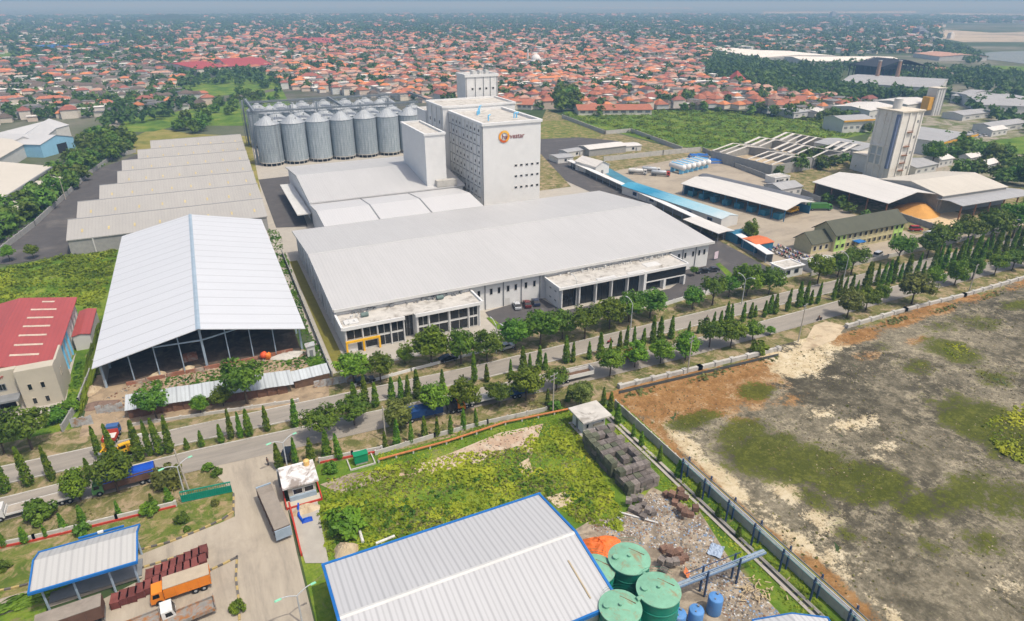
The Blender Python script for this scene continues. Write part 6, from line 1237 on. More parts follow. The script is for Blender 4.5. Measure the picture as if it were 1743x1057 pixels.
# ---------------------------------------------------------------- vehicles (built facing +x)
def wheel_mesh(r_, w): return M().tube((0, -w / 2, 0), (0, w / 2, 0), r_, 14).mesh("wheel", BLACK)
RIM = M().tube((0, -.02, 0), (0, .02, 0), .2, 10).mesh("rim", STEEL)
CW = wheel_mesh(.31, .22); TWH = wheel_mesh(.48, .3)
def wheels(r, xs, hw, me, z):
    for x in xs:
        for s in (-1, 1):
            w = put("wheel", me, r, (x, s * hw, z)); put("rim", RIM, w, (0, s * (.12 if me is CW else .16), 0))
def paint(name, c): return mat("car_" + name, c, .25, .04, spec=.6)
def car(label, loc, rz, col, van=False, group=None):
    r = T("parked_car", label, "car", (*loc, .15), rz, group); k = paint(*col); L_ = 4.3; b = M()
    b.extr([(-2.15, .35), (2.15, .35), (2.18, .7), (1.95, .85), (1.0, .95), (-1.75, .98), (-2.15, .9)] if not van else [(-2.2, .35), (2.2, .35), (2.2, .9), (1.6, 1.0), (-2.2, 1.0)], -.86, .86, 'y'); b.build("body", k, r)
    h = 1.48 if not van else 1.85; b = M(); p = [(1.0, .94), (.35, h - .04), (-1.1, h - .04), (-1.85, .96)] if not van else [(1.55, .98), (.9, h - .04), (-2.05, h - .04), (-2.15, .98)]
    b.extr(p, -.78, .78, 'y'); b.build("window", GLASS, r)
    b = M(); b.box(p[2][0] + .05, p[1][0] - .05, -.72, .72, h - .06, h); b.build("roof", k, r)
    b = M(); b.box(2.1, 2.2, -.75, -.45, .62, .78); b.box(2.1, 2.2, .45, .75, .62, .78); b.build("headlight", WALLG, r)
    wheels(r, (-1.35, 1.35), .8, CW, .31); return r
def face(p, q): return math.atan2(q[1] - p[1], q[0] - p[0])
car("silver hatchback in the factory car park, left of the three cars", G(880, 524), R(75), ("silver", (.45, .47, .5)))
car("dark red car in the factory car park, middle of the three cars", G(897, 521), R(75), ("darkred", (.12, .02, .02)))
car("dark blue car in the factory car park, right of the three cars", G(912, 518), R(75), ("navy", (.02, .03, .07)))
car("black car parked beside the glass office, left of two", G(1196, 465), R(170), ("black", (.012, .013, .016)))
car("dark grey car parked beside the glass office, right of two", G(1212, 463), R(170), ("dgrey", (.04, .04, .045)))
car("black car under the street trees by the white office", G(763, 614), R(4), ("black", (.012, .013, .016)))
car("black car under the leftmost factory-side street trees", G(622, 652), R(4), ("black", (.012, .013, .016)))
car("white car half hidden under street trees before the car park", G(862, 594), R(4), ("white", (.6, .6, .6)))
car("white car outside the olive-roofed office, left of the grey van", G(1472, 441), R(15), ("white", (.6, .6, .6)))
car("silver grey van parked outside the olive-roofed office", G(1494, 437), R(15), ("silver", (.45, .47, .5)), True)
car("black car parked right of the grey van at the olive-roofed office", G(1552, 423), R(20), ("black", (.012, .013, .016)))
car("dark car parked behind the gatehouse near the conical trees", G(490, 778), R(70), ("black", (.012, .013, .016)))
car("red car parked at the right end of the olive-roofed office", G(1558, 393), R(-25), ("red", (.4, .03, .03)), True)
def truck(label, loc, rz, Ln, cabc, bodc, top, hb=2.6, cab=True, kind="box", w=2.3, name="truck", z0=.15):
    r = T(name, label, "truck", (*loc, z0), rz); x0, x1 = -Ln / 2, Ln / 2; cx = x1 - (1.7 if cab else 0)
    b = M(); b.box(x0, x1 - .3, -.5, .5, .55, .85); b.box(x0, x0 + .1, -w / 2, w / 2, .5, .8); b.build("chassis", GREYM, r)
    if cab:
        b = M(); b.extr([(cx + .05, .55), (x1, .55), (x1, 1.35), (x1 - .28, 2.35), (cx + .05, 2.4)], -w / 2 + .1, w / 2 - .1, 'y'); c = b.build("cab", cabc, r)
        b = M(); b.add([(x1 + .01, -w / 2 + .22, 1.4), (x1 + .01, w / 2 - .22, 1.4), (x1 - .24, w / 2 - .22, 2.25), (x1 - .24, -w / 2 + .22, 2.25)], [(0, 1, 2, 3)]); b.build("windscreen", GLASS, c)
        for s in (-1, 1): b = M(); y = s * (w / 2 - .09); b.add([(cx + .5, y, 1.45), (x1 - .3, y, 1.45), (x1 - .45, y, 2.15), (cx + .5, y, 2.15)], [(0, 1, 2, 3)]); b.build("side_window", GLASS, c)
        for s in (-.8, .8): b = M(); b.box(x1, x1 + .05, s - .17, s + .17, .75, .95); b.build("headlight", WALLG, c)
    hw = w / 2
    if kind == "box" or kind == "tarp":
        b = M(); b.box(x0, cx - .1, -hw, hw, .95, hb - (.25 if kind == "tarp" else 0)); b.build("cargo_body", bodc, r)
        b = M()
        if kind == "tarp":
            n = 12; vs = []
            random.seed(int(abs(loc[0]) * 10))
            for i in range(n + 1):
                x = x0 - .05 + (cx - x0) * i / n; s = .12 * random.random(); vs += [(x, -hw - .06, hb - .55 - s), (x, -hw * .8, hb + s * .6), (x, 0, hb + .12 + s), (x, hw * .8, hb + s * .6), (x, hw + .06, hb - .55 - s)]
            b.add(vs, [(5 * i + j, 5 * i + j + 1, 5 * i + j + 6, 5 * i + j + 5) for i in range(n) for j in range(4)] + [(4, 3, 2, 1, 0), tuple(range(5 * n, 5 * n + 5))])
        else: b.box(x0 - .03, cx - .07, -hw - .03, hw + .03, hb + .01, hb + .1)
        b.build("tarpaulin", top, r)
        b = M(); nn = max(3, int(Ln / 1.6))
        for i in range(nn + 1):
            x = x0 + (cx - .1 - x0) * i / nn
            for s in (-1, 1): b.box(x - .05, x + .05, s * (hw + .035) - .03, s * (hw + .035) + .03, .95, hb - .3)
        b.build("side_stake", bodc, r)["kind"] = "stuff"
    elif kind == "flat":
        b = M(); b.box(x0, cx - .1, -hw, hw, .95, 1.15); b.box(x0, cx - .1, -hw, -hw + .08, 1.15, hb); b.box(x0, cx - .1, hw - .08, hw, 1.15, hb); b.box(x0, x0 + .08, -hw, hw, 1.15, hb); b.box(cx - .2, cx - .1, -hw, hw, 1.15, hb + .4); b.build("cargo_bed", bodc, r)
        b = M(); b.box(x0 + .1, cx - .25, -hw + .1, hw - .1, 1.16, 1.2); b.build("bed_floor", top, r)
    elif kind == "tank":
        b = M(); b.X = Matrix.Translation((0, 0, 1.85)) @ Matrix.Rotation(R(90), 4, 'Y'); b.lathe([(.01, x0), (.8, x0 + .15), (.95, x0 + .5), (.95, cx - .6), (.8, cx - .25), (.01, cx - .15)], 18); smooth(b.build("tank", bodc, r))
        b = M(); b.tube((-.6, 0, 2.75), (-.6, 0, 3.0), .3, 10); b.tube((-2, 0, 2.75), (-2, 0, 3.0), .3, 10); b.build("manhole", STEEL, r)
    wheels(r, [x0 + 1.0, x0 + 2.1] + ([x1 - 1.0] if cab else []) + ([x0 + 3.2] if Ln > 10 else []), hw - .2, TWH, .48); return r
GTARP = mat("grey_tarp", (.27, .235, .195), .8, .15, .8, dirt=(.2, .17, .14), dirt_t=.55); BEIGET = mat("beige_tarp", (.42, .35, .26), .8, .12, .8)
BLUET = mat("blue_truck_tarp", (.01, .07, .42), .5, .2, .8); BROWNT = mat("brown_truck_side", (.12, .065, .045), .7, .2); RUSTB = mat("rusty_bed", (.25, .24, .22), .8, .25, 1, dirt=(.3, .13, .04), dirt_t=.52, dirt_s=.8)
TWHITE = mat("truck_white", (.62, .62, .6), .5, .1, dirt=(.4, .36, .3), dirt_t=.62); NAVY = mat("truck_navy", (.012, .05, .17), .5, .15)
truck("orange truck with beige tarpaulin facing the weighbridge", (-14.2, 78.6), R(182), 7.6, ORANGE, ORANGE, BEIGET, 2.7)
r = truck("long truck with grey-brown tarpaulin and blue ends driving out by the gatehouse", (lambda p, q: ((p[0] + q[0]) / 2, (p[1] + q[1]) / 2))(G(459, 825, 2.6), G(470, 905, 2.6)), R(98), 11.0, NAVY, BROWNT, GTARP, 2.65, cab=False)
b = M(); b.box(-5.7, -5.52, -1.2, 1.2, .7, 2.5); b.box(5.5, 5.7, -1.2, 1.2, .7, 2.9); b.build("end_board", BLUEST, r)
truck("brown-sided trailer under a grey tarpaulin by the weighbridge canopy", (-27.3, 78.6), R(183), 7.5, NAVY, BROWNT, GTARP, 3.0, cab=False)
truck("rusty grey empty flatbed with white cab at the bottom edge", (-19.6, 74.2), R(6), 9.5, TWHITE, RUSTB, RUSTB, 1.5, kind="flat")
truck("second rusty grey flatbed at the bottom edge, right of the white cab", (-13.2, 73.3), R(6), 6.6, TWHITE, RUSTB, RUSTB, 1.5, cab=False, kind="flat")
truck("truck under bright blue tarpaulins parked behind a leafy tree", (-22.8, 107.3), R(182), 9.5, mat("green_cab", (.1, .25, .08)), BROWNT, BLUET, 2.9, kind="tarp")
truck("long white flatbed truck parked at left behind a clipped bush", (-35.6, 107.2), R(182), 11.5, TWHITE, TWHITE, mat("bed_planks", (.34, .3, .25), .8, .2), 1.3, kind="flat")
truck("dark blue box trailer parked under the roadside trees", (lambda p: p)(G(718, 712)), R(-4), 8.5, NAVY, NAVY, NAVY, 2.4, kind="box", cab=False)
truck("white flatbed trailer parked between the roadside trees", G(818, 686), R(-4), 8.5, TWHITE, TWHITE, CONC, 1.3, kind="flat", cab=False)
truck("black truck with orange front behind the white flatbed", G(776, 699), R(-4), 3.6, ORANGE, DARK, DARK, 2.6, kind="box")
truck("blue low trailer half hidden by the large round tree", G(890, 672), R(-4), 6.5, NAVY, NAVY, NAVY, 1.6, kind="box", cab=False)
truck("white empty dump trailer with brown bed by the roadside", G(978, 646), R(-2), 8.6, TWHITE, TWHITE, BROWNW, 1.9, kind="flat", cab=False)
truck("small red truck parked among the roadside trees", G(1080, 612), R(-2), 4.5, RED, RED, RED, 2.2)
truck("blue and red small truck at the construction entrance", G(193, 748), R(80), 4.4, mat("truck_blue", (.05, .12, .3)), RED, TWHITE, 1.6, kind="flat")
truck("green truck parked at the end of the white truck canopy", G(1393, 358), R(-25), 10, mat("truck_green", (.06, .2, .04)), mat("truck_green", (.06, .2, .04)), mat("truck_green_tarp", (.05, .13, .04)), 2.8)
truck("yellow truck parked before the white truck canopy", G(1348, 363), R(12), 6.0, YELLOW, YELLOW, YELLOW, 1.7, kind="flat")
for a, c, lab, cc in ((1085, 297, "white tanker truck, leftmost of three in the estate yard", TWHITE), (1108, 294, "silver tanker truck, middle of three in the estate yard", STEEL), (1124, 300, "silver tanker truck with dark red cab, rightmost of three", STEEL)): truck(lab, G(a, c), R(-40), 9, RED if "red" in lab else TWHITE, cc, cc, kind="tank", name="tanker_truck")
for a, c, lab in ((1206, 333, "teal skip, left of three on the estate yard"), (1214, 337, "teal skip, middle of three on the estate yard"), (1234, 328, "teal skip beside the truck canopy")):
    r = T("skip", lab, "skip", (*G(a, c), .1), R(-15)); b = M(); b.taper(-2.2, 2.2, -1.2, 1.2, .2, 1.7, -.4, -.1); b.build("bin", mat("bay_teal", (.03, .2, .3)), r); b = M(); b.box(-2.65, 2.65, -1.35, 1.35, 1.7, 1.85); b.build("lid", mat("teal_tarp", (.03, .25, .36), .6, .2), r)
for a, c, rz, lab in ((214, 773, 200, "small yellow excavator behind the columnar trees, right of two"), (189, 776, 100, "small yellow excavator behind the columnar trees, left of two")):
    r = T("excavator", lab, "excavator", (*G(a, c), .2), R(rz))
    for s in (-.8, .8): b = M(); b.extr([(-1.3, 0), (1.3, 0), (1.5, .3), (1.3, .6), (-1.3, .6), (-1.5, .3)], s - .22, s + .22, 'y'); b.build("track", BLACK, r)
    b = M(); b.box(-1.4, .9, -.9, .9, .7, 1.4); b.box(-1.4, -.6, -.9, .9, 1.4, 1.8); b.build("body", YELLOW, r)
    b = M(); b.box(-.4, .8, .1, .9, 1.4, 2.5); c_ = b.build("cab", YELLOW, r); b = M(); b.box(-.25, .83, .05, .93, 1.7, 2.3); b.build("window", GLASS, c_)
    b = M(); b.tube((.8, -.3, 1.2), (2.2, -.3, 3.2), .18, 6); b.tube((2.2, -.3, 3.2), (3.6, -.3, 2.0), .15, 6); b.build("boom", YELLOW, r); b = M(); b.taper(3.3, 4.1, -.8, .2, 1.1, 1.9, .15, .1); b.build("bucket", GREYM, r)
b = M(); p = [(0, 0, 0), (.3, .6, .3), (-.2, 2.0, .25), (.2, 3.6, .9)]
r = T("concrete_barrier", "curved white kerb pieces beside the small blue and red truck", "kerb", (*G(224, 744), 0)); b.box(-.25, .25, 0, 3.2, .1, .6); b.box(-.1, 2.2, -.6, -.2, .1, .55); b.build("block", TWHITE, r)
# motorbikes
BIKEC = [mat("bike_" + str(i), c, .4, .05) for i, c in enumerate(((.02, .02, .02), (.3, .03, .03), (.03, .08, .3), (.5, .5, .5)))]
BW = M().tube((0, -.05, 0), (0, .05, 0), .3, 12).mesh("wheel", BLACK)
def bike(label, x, y, rz, i, group=None):
    r = T("motorbike", label, "motorbike", (x, y, .12), rz, group); b = M(); b.extr([(-.75, .6), (-.2, .45), (.35, .45), (.6, .85), (.45, .95), (.1, .65), (-.3, .8), (-.8, .8)], -.14, .14, 'y'); b.build("body", BIKEC[i % 4], r)
    put("wheel", BW, r, (-.6, 0, .3)); put("wheel", BW, r, (.65, 0, .3)); b = M(); b.tube((.5, -.34, 1.0), (.5, .34, 1.0), .03, 5); b.tube((.65, 0, .3), (.48, 0, 1.0), .04, 5); b.build("handlebar", GREYM, r); return r
first = None; q0, q1 = Vector(G(1308, 424)), Vector(G(1378, 452)); d = (q1 - q0) / 17; nn = Vector((-d.y, d.x)).normalized(); k = 0; protos = []
for row in range(3):
    for i in range(17):
        p = q0 + d * i + nn * (row * 3.0 - 1.5); lab = f"parked motorbike in the {['near', 'middle', 'far'][row]} row before the olive-roofed office"
        if k < 4: protos.append(bike(lab, p.x, p.y, R(60), k, "rows of parked motorbikes"))
        else: dup(protos[(k * 7) % 4], (p.x, p.y, .12), R(60 + 15 * ((k * 13) % 5 - 2) / 2), lab, "rows of parked motorbikes")
        k += 1
# people
SKIN = mat("skin", (.32, .18, .11), .6, .05); HAIR = mat("hair", (.015, .012, .01), .7, .1)
def person(label, loc, rz, shirt, trousers, seated=False):
    r = T("person", label, "person", (*loc, .14 if not seated else .2), rz); z = -.28 if seated else 0
    J = {"pelvis": (0, 0, .95 + z), "chest": (.03 + (.12 if seated else 0), 0, 1.33 + z), "neck": (.03 + (.14 if seated else 0), 0, 1.5 + z), "head": (.05 + (.16 if seated else 0), 0, 1.66 + z)}
    vs = [J["pelvis"], J["chest"], J["neck"], J["head"]]; rd = [.15, .17, .065, .1]; ed = [(0, 1), (1, 2), (2, 3)]
    for s in (-1, 1):
        n = len(vs)
        if seated: vs += [(.05, s * .11, .9 + z), (.48, s * .14, .86 + z), (.4, s * .14, .42 + z), (.55, s * .14, .36 + z), (.16, s * .2, 1.42 + z), (.3, s * .3, 1.18 + z), (.52, s * .3, 1.12 + z), (.6, s * .28, 1.12 + z)]
        else: vs += [(0, s * .1, .86), (.06 * s, s * .11, .48), (.1 * s - .03, s * .11, .07), (.1 * s + .14, s * .12, .04), (.02, s * .2, 1.42), (.0, s * .25, 1.14), (.08, s * .27, .88), (.1, s * .27, .78)]
        rd += [.095, .07, .05, .045, .07, .05, .038, .04]; ed += [(0, n), (n, n + 1), (n + 1, n + 2), (n + 2, n + 3), (1, n + 4), (n + 4, n + 5), (n + 5, n + 6), (n + 6, n + 7)]
    me = bpy.data.meshes.new("body"); me.from_pydata(vs, ed, []); o = put("body", me, r); me.materials.append(SKIN)
    sk = o.modifiers.new("skin", 'SKIN'); sv = me.skin_vertices[0] if me.skin_vertices else None
    if sv is None:
        bm = None; import bmesh; bm = bmesh.new(); bm.from_mesh(me); bm.verts.layers.skin.verify(); bm.to_mesh(me); bm.free(); sv = me.skin_vertices[0]
    for i, q in enumerate(rd): sv.data[i].radius = (q, q); sv.data[i].use_root = i == 0
    o.modifiers.new("sub", 'SUBSURF').levels = 1
    b = M(); px_ = J["pelvis"][2]; c0 = J["chest"]; b.add([(x + (c0[0] * t), y, zz) for zz, a, e, t in ((px_ - .05, .18, .21, 0), (px_ + .2, .17, .2, .5), (c0[2] + .02, .2, .24, 1), (c0[2] + .14, .1, .12, 1)) for x, y in [(a * math.cos(2 * math.pi * i / 12), e * math.sin(2 * math.pi * i / 12)) for i in range(12)]], [(j * 12 + i, j * 12 + (i + 1) % 12, (j + 1) * 12 + (i + 1) % 12, (j + 1) * 12 + i) for j in range(3) for i in range(12)]); smooth(b.build("shirt", shirt, r))
    b = M()
    n = 4
    for s in (0, 1):
        k_ = 4 + 8 * s; b.tube(vs[k_], vs[k_ + 1], .115, 10, .09); b.tube(vs[k_ + 1], vs[k_ + 2], .09, 10, .07)
        b2 = vs[k_ + 4], vs[k_ + 5]
    b.build("trousers", trousers, r)
    h = J["head"]; b = M(); b.lathe([(.115, h[2] + .0), (.118, h[2] + .06), (.08, h[2] + .12), (.01, h[2] + .14)], 12, h[0] - .015, 0); smooth(b.build("hair", HAIR, r))
    return r
DK = mat("dark_cloth", (.03, .03, .035), .8, .1)
person("person in dark clothes standing on the driveway above the long truck", G(457, 793), R(200), mat("dark_shirt", (.04, .045, .06)), DK)
x, y = G(1394, 546); bike("motorbike ridden along the road past the sandy path", x, y, R(176), 0); person("person in dark jacket riding a motorbike along the road", (x, y), R(176), DK, DK, True)
x, y = G(1038, 585); bike("red motorbike ridden along the factory-side carriageway", x, y, R(2), 1); person("person in red shirt riding on the factory-side carriageway", (x, y), R(2), RED, DK, True)
x, y = G(1202, 546); bike("dark motorbike on the factory-side carriageway near the columnar trees", x, y, R(2), 0); person("person in grey shirt riding behind the columnar trees", (x, y), R(2), GREYM, DK, True)
# ---------------------------------------------------------------- lamps and poles
LG = mat("mint_lamp_head", (.25, .62, .42), .5, .08); LGREY = mat("lamp_grey", (.45, .47, .48), .5, .1)
def lamp(label, a, c, h, arms, head=LGREY, group="street lamps", ang=90):
    r = T("street_lamp", label, "street lamp", (*G(a, c), .1), R(ang), group); b = M(); b.tube((0, 0, 0), (0, 0, h * .86), .13, 8, .09); b.build("pole", LGREY, r)
    for s in arms:
        b = M(); pts = [Vector((s * (1.9 * t), 0, h * .86 + h * .14 * math.sin(t * 1.5))) for t in np.linspace(0, 1, 6)]
        for p, q in zip(pts, pts[1:]): b.tube(p, q, .075, 6)
        b.build("arm", LGREY, r); b = M(); e = pts[-1]; b.taper(min(e.x, e.x + s * .9), max(e.x, e.x + s * .75), -.16, .16, e.z - .08, e.z + .05, .1, .05); b.build("lamp_head", head, r)
for i, (a, c) in enumerate(((845, 602), (980, 521), (1073, 563), (1262, 519), (1435, 478), (1590, 440), (1707, 412))): lamp(f"curved grey street lamp between carriageway and factories, {nth(i)} from the left", a, c, 8.6, (1,) if i % 3 else (1, -1), ang=100)
lamp("double-headed lamp with mint green heads by the green gate", 314, 840, 6.4, (-1, 1), LG, ang=20)
lamp("single lamp with mint green head at the driveway bottom", 515, 1062, 6, (-1, 1), LG, ang=10)
lamp("double mint-headed lamp at the driveway mouth", 490, 800, 6.8, (-1, 1), LG, ang=15)
for i, (a, c, h) in enumerate(((322, 836, 9), (657, 752, 8), (941, 704, 9.5), (1170, 636, 9.5), (1358, 583, 10.5), (1648, 500, 9), (1485, 402, 9), (112, 340, 9), (150, 258, 9))):
    lb = ["leaning pale pole beside the mint-headed double lamp", "pale utility pole on the verge below the columnar trees", "tall grey utility pole by the large round tree", "thin utility pole at the salt flat drain wall", "tall utility pole with crossarms at the sandy path", "thin utility pole at the right stretch of the drain wall", "thin pole by the road beside the sand pile wall", "pole in the tree belt beside the lane, front one", "pole in the tree belt beside the lane, rear one"][i]
    r = T("utility_pole", lb, "utility pole", (*G(a, c), 0), .3, "utility poles"); b = M(); b.tube((0, 0, 0), (-.5 if i == 0 else 0, 0, h), .16, 8, .1); b.build("pole", mat("pole_concrete", (.42, .38, .32), .85, .15), r)
    if i in (3, 4, 2, 5): b = M(); b.box(-1.0, 1.0, -.06, .06, h - .5, h - .38); b.box(-.8, .8, -.06, .06, h - 1.4, h - 1.28); b.build("crossarm", GREYM, r); b = M(); [b.tube((x, 0, h - .38), (x, 0, h - .15), .06, 6) for x in (-.9, 0, .9)]; b.build("insulator", WALLG, r)
x, y = G(1218, 443); r = T("sign_board", "white and pink notice board at the corner of the white warehouse", "sign", (x, y, 0), R(10)); b = M(); b.box(-.9, .9, -.04, .04, .6, 3.0); b.build("board", mat("pink_board", (.66, .55, .62), .6, .1), r); posts(r, [(-.7, 0), (.7, 0)], .6, GREYM, .05)
b = M(); b.box(-2.4, 2.4, -.05, .05, 0, 1.1); b = M()
# small things around the front
for i, (a, c, e, lab, g_) in enumerate(((832, 548, 848, "kerbed grass strip by the factory car park, left side", 556), (1222, 456, 1240, "kerbed grass strip beside the two black cars", 468))): sheet("grass_strip", [G(a - 4, c - 6), G(a + 3, c - 8), G(e + 10, g_ + 2), G(e, g_ + 6)], .2, G_LUSH)
wall_line("front_fence", "white low front fence between glass office and street trees", "fence", [G(1128, 522), G(1200, 500), G(1250, 488)], 1.2, WHITE, .15)
wall_line("front_fence", "white low front fence along the white office forecourt", "fence", [G(600, 660), G(700, 632), G(830, 598)], .8, WHITE, .15)
wall_line("estate_front_wall", "grey wall along the estate frontage behind the street trees", "wall", [G(1380, 470), G(1430, 458), G(1510, 440), G(1590, 422), G(1700, 396)], 1.4, CONC, .2)
r = T("white_hut", "small white dome-roofed hut behind the street trees at right", "hut", (*G(1595, 412), 0)); b = M(); b.box(-4, 4, -3, 3, 0, 3); b.build("wall", WHITE, r); b = M(); b.extr([(-3.4, 3.02)] + [(3.4 * math.cos(t), 3.05 + 1.2 * math.sin(t)) for t in np.linspace(math.pi, 0, 9)], -4.3, 4.3, 'x'); b.build("roof", WHITE, r)
# pallets: stacked crates
def crate_mesh(m):
    b = M(); w = .58
    for x in (-w, w - .09): 
        for y in (-w, w - .09): b.box(x, x + .09, y, y + .09, 0, 1.0)
    for z in (.05, .3, .55, .8):
        b.box(-w, w, -w - .03, -w, z, z + .15); b.box(-w, w, w, w + .03, z, z + .15); b.box(-w - .03, -w, -w, w, z, z + .15); b.box(w, w + .03, -w, w, z, z + .15)
    for i in range(5): b.box(-w + i * .245, -w + i * .245 + .18, -w, w, 1.0, 1.04)
    b.box(-w + .1, w - .1, -w + .1, w - .1, .02, .12); return b.mesh("wooden_crate", m)
CR = [crate_mesh(mat("grey_crate_wood", (.23, .2, .18), .9, .4, 1.5, rnd=.3)), crate_mesh(mat("mossy_crate_wood", (.14, .15, .1), .9, .3, 1.5, rnd=.3)), crate_mesh(mat("brown_crate_wood", (.21, .125, .09), .9, .3, 1.5, rnd=.3))]
random.seed(9); k = 0
def crate(x, y, z, rz, v, lab, g_): o = put("wooden_crate", CR[v], None, (x, y, z), rz); o.scale = (.82, .82, .8) if g_ == "scattered crates" else (1, 1, 1); tag(o, lab, "crate", g_)
for i in range(5):
    for j in range(12):
        top = 2 if (random.random() > .2 and j > 1) else 1
        for l in range(3):
            if l > top or (l < top and 0 < i < 4 and 0 < j < 11): continue
            crate(54.2 + i * 1.29 + random.uniform(-.05, .05) + (.5 if j % 4 == 3 else 0) * random.random(), 68.9 + j * 1.3 + random.uniform(-.04, .04), .12 + l * 1.05, random.uniform(-.08, .08), 1 if (i == 0 and random.random() < .6) or random.random() < .15 else 0, ("weathered grey crate on the top layer of the long crate stack" if l == top else "weathered crate low in the side of the long crate stack"), "stacked grey crates")
for (a, c, n, v, lab) in ((1085, 830, 6, 0, "grey crate tumbled at the near end of the crate stack"), (1150, 850, 7, 2, "brown crate in the loose pile beside the drain"), (1165, 872, 5, 2, "brown crate in the loose pile beside the drain"), (1078, 860, 6, 0, "grey crate tumbled at the near end of the crate stack"), (1148, 948, 8, 2, "brown crate in the heap behind the green tanks"), (1130, 962, 4, 0, "grey crate lying in the rubble behind the green tanks"), (1095, 872, 4, 0, "grey crate tumbled at the near end of the crate stack")):
    x, y = G(a, c)
    for i in range(n): crate(x + (i % 3 - 1) * 1.05 + random.gauss(0, .15), y + (i // 3 - 1) * 1.05 + random.gauss(0, .15), .12 + (.84 if random.random() < .3 else 0), random.uniform(0, 3), v, lab, "scattered crates")
# red steel pallets beside the orange truck
def rack():
    b = M()
    for x in (-.55, .55):
        for y in (-.9, .9): b.box(x - .05, x + .05, y - .05, y + .05, 0, 1.25)
    for z in np.arange(.1, 1.2, .2): b.box(-.6, .6, -.95, .95, z, z + .1)
    return b.mesh("red_pallet", mat("red_oxide", (.17, .05, .042), .8, .3, 1.0, rnd=.25))
RK = rack(); p, q = Vector(G(200, 1030)), Vector(G(346, 962))
for i in range(12):
    c = p.lerp(q, i / 11); o = put("red_pallet_stack", RK, None, (c.x, c.y + random.uniform(-.2, .2), .14), random.uniform(-.1, .1)); tag(o, f"stack of dark red steel pallets, {nth(i)} from the left beside the orange truck", "pallet stack", "dark red pallet stacks")
    if 3 < i: o = put("red_pallet_stack", RK, None, (c.x + .2, c.y + 1.9, .14), random.uniform(-.1, .1)); tag(o, f"dark red pallet stack in the back row, {nth(i - 4)} from the left", "pallet stack", "dark red pallet stacks")
# orange heap, blue sheet, timber
def heap(name, label, cat, a, c, rx, ry, h, m, seed, z=.15):
    r_ = np.random.RandomState(seed); n, k_ = 20, 6; vs = []
    for j in range(k_):
        t = j / (k_ - 1)
        for i in range(n): an = 2 * math.pi * i / n; w = 1 + .2 * math.sin(3 * an + seed) + .12 * r_.rand(); vs.append((rx * (1 - t * .97) * w * math.cos(an), ry * (1 - t * .97) * w * math.sin(an), h * math.sin(t * 1.57) * (.85 + .3 * r_.rand())))
    b = M(); b.add(vs, [(j * n + i, j * n + (i + 1) % n, (j + 1) * n + (i + 1) % n, (j + 1) * n + i) for j in range(k_ - 1) for i in range(n)] + [tuple(range((k_ - 1) * n, k_ * n))]); o = b.build(name, m); o.location = (*G(a, c), z); tag(o, label, cat); return o
OT = mat("orange_tarp", (.72, .16, .03), .6, .25, 1.2)
heap("tarp_pile", "crumpled bright orange tarpaulin over a pile behind the green tanks", "tarp pile", 1020, 935, 3.2, 2.6, 1.6, OT, 1)
heap("sand_heap", "pale sand heap against the edge of the nearest warehouse", "heap", 588, 938, 1.8, 1.5, 1.3, SAND, 2); heap("sand_heap", "low pale sand heap beside the gatehouse", "heap", 520, 868, 2.2, 1.4, .5, SAND, 3)
heap("rubble_heap", "pale earth heap at the front edge of the open shed, left", "heap", 270, 640, 1.9, 1.3, .9, SAND, 4); heap("rubble_heap", "pale earth heap at the front edge of the open shed, middle", "heap", 320, 630, 1.6, 1.2, .8, SAND, 5); heap("rubble_heap", "grey gravel heap at the right front corner of the open shed", "heap", 490, 607, 3.6, 1.6, .9, CONC, 6); heap("rubble_heap", "pale earth heap at the left corner column of the open shed", "heap", 158, 665, 1.5, 2.2, .9, SAND, 7); heap("rubble_heap", "brown rubble heap below the left corner of the open shed", "heap", 170, 690, 3, 1.6, .5, mat("brown_rubble", (.19, .13, .1), .95, .35, 1.2), 8)
r = T("cement_mixer", "small orange cement mixer by the open shed front", "mixer", (*G(450, 612), .2), .4); b = M(); b.X = Matrix.Translation((0, 0, 1.0)) @ Matrix.Rotation(R(50), 4, 'Y'); b.lathe([(.3, -.8), (.75, -.3), (.75, .3), (.4, .9)], 14); smooth(b.build("drum", mat("mixer_orange", (.65, .09, .03), .5, .1), r)); b = M(); b.tube((-.6, -.6, 0), (0, 0, .9), .07, 6); b.tube((.6, .6, 0), (0, 0, .9), .07, 6); b.tube((.6, -.6, 0), (0, 0, .9), .07, 6); b.build("frame", GREYM, r)
r = T("water_tank", "orange plastic water tank beside the cement mixer", "tank", (*G(457, 611), .2)); b = M(); b.lathe([(.7, 0), (.72, 1.2), (.5, 1.45), (.2, 1.55), (.01, 1.56)], 16); smooth(b.build("barrel", mat("tank_orange", (.75, .2, .03), .5, .1), r)); b = M(); b.tube((0, 0, 1.55), (0, 0, 1.7), .2, 10); b.build("lid", BLACK, r)
r = T("brick_pile", "square pile of orange bricks inside the open shed", "brick pile", (*G(325, 613), .2), .1); b = M(); b.box(-1.5, 1.5, -.9, .9, 0, 1.3); b.box(-1.3, 1.0, -.7, .7, 1.3, 1.5); b.build("bricks", mat("raw_brick", (.30, .13, .08)), r)
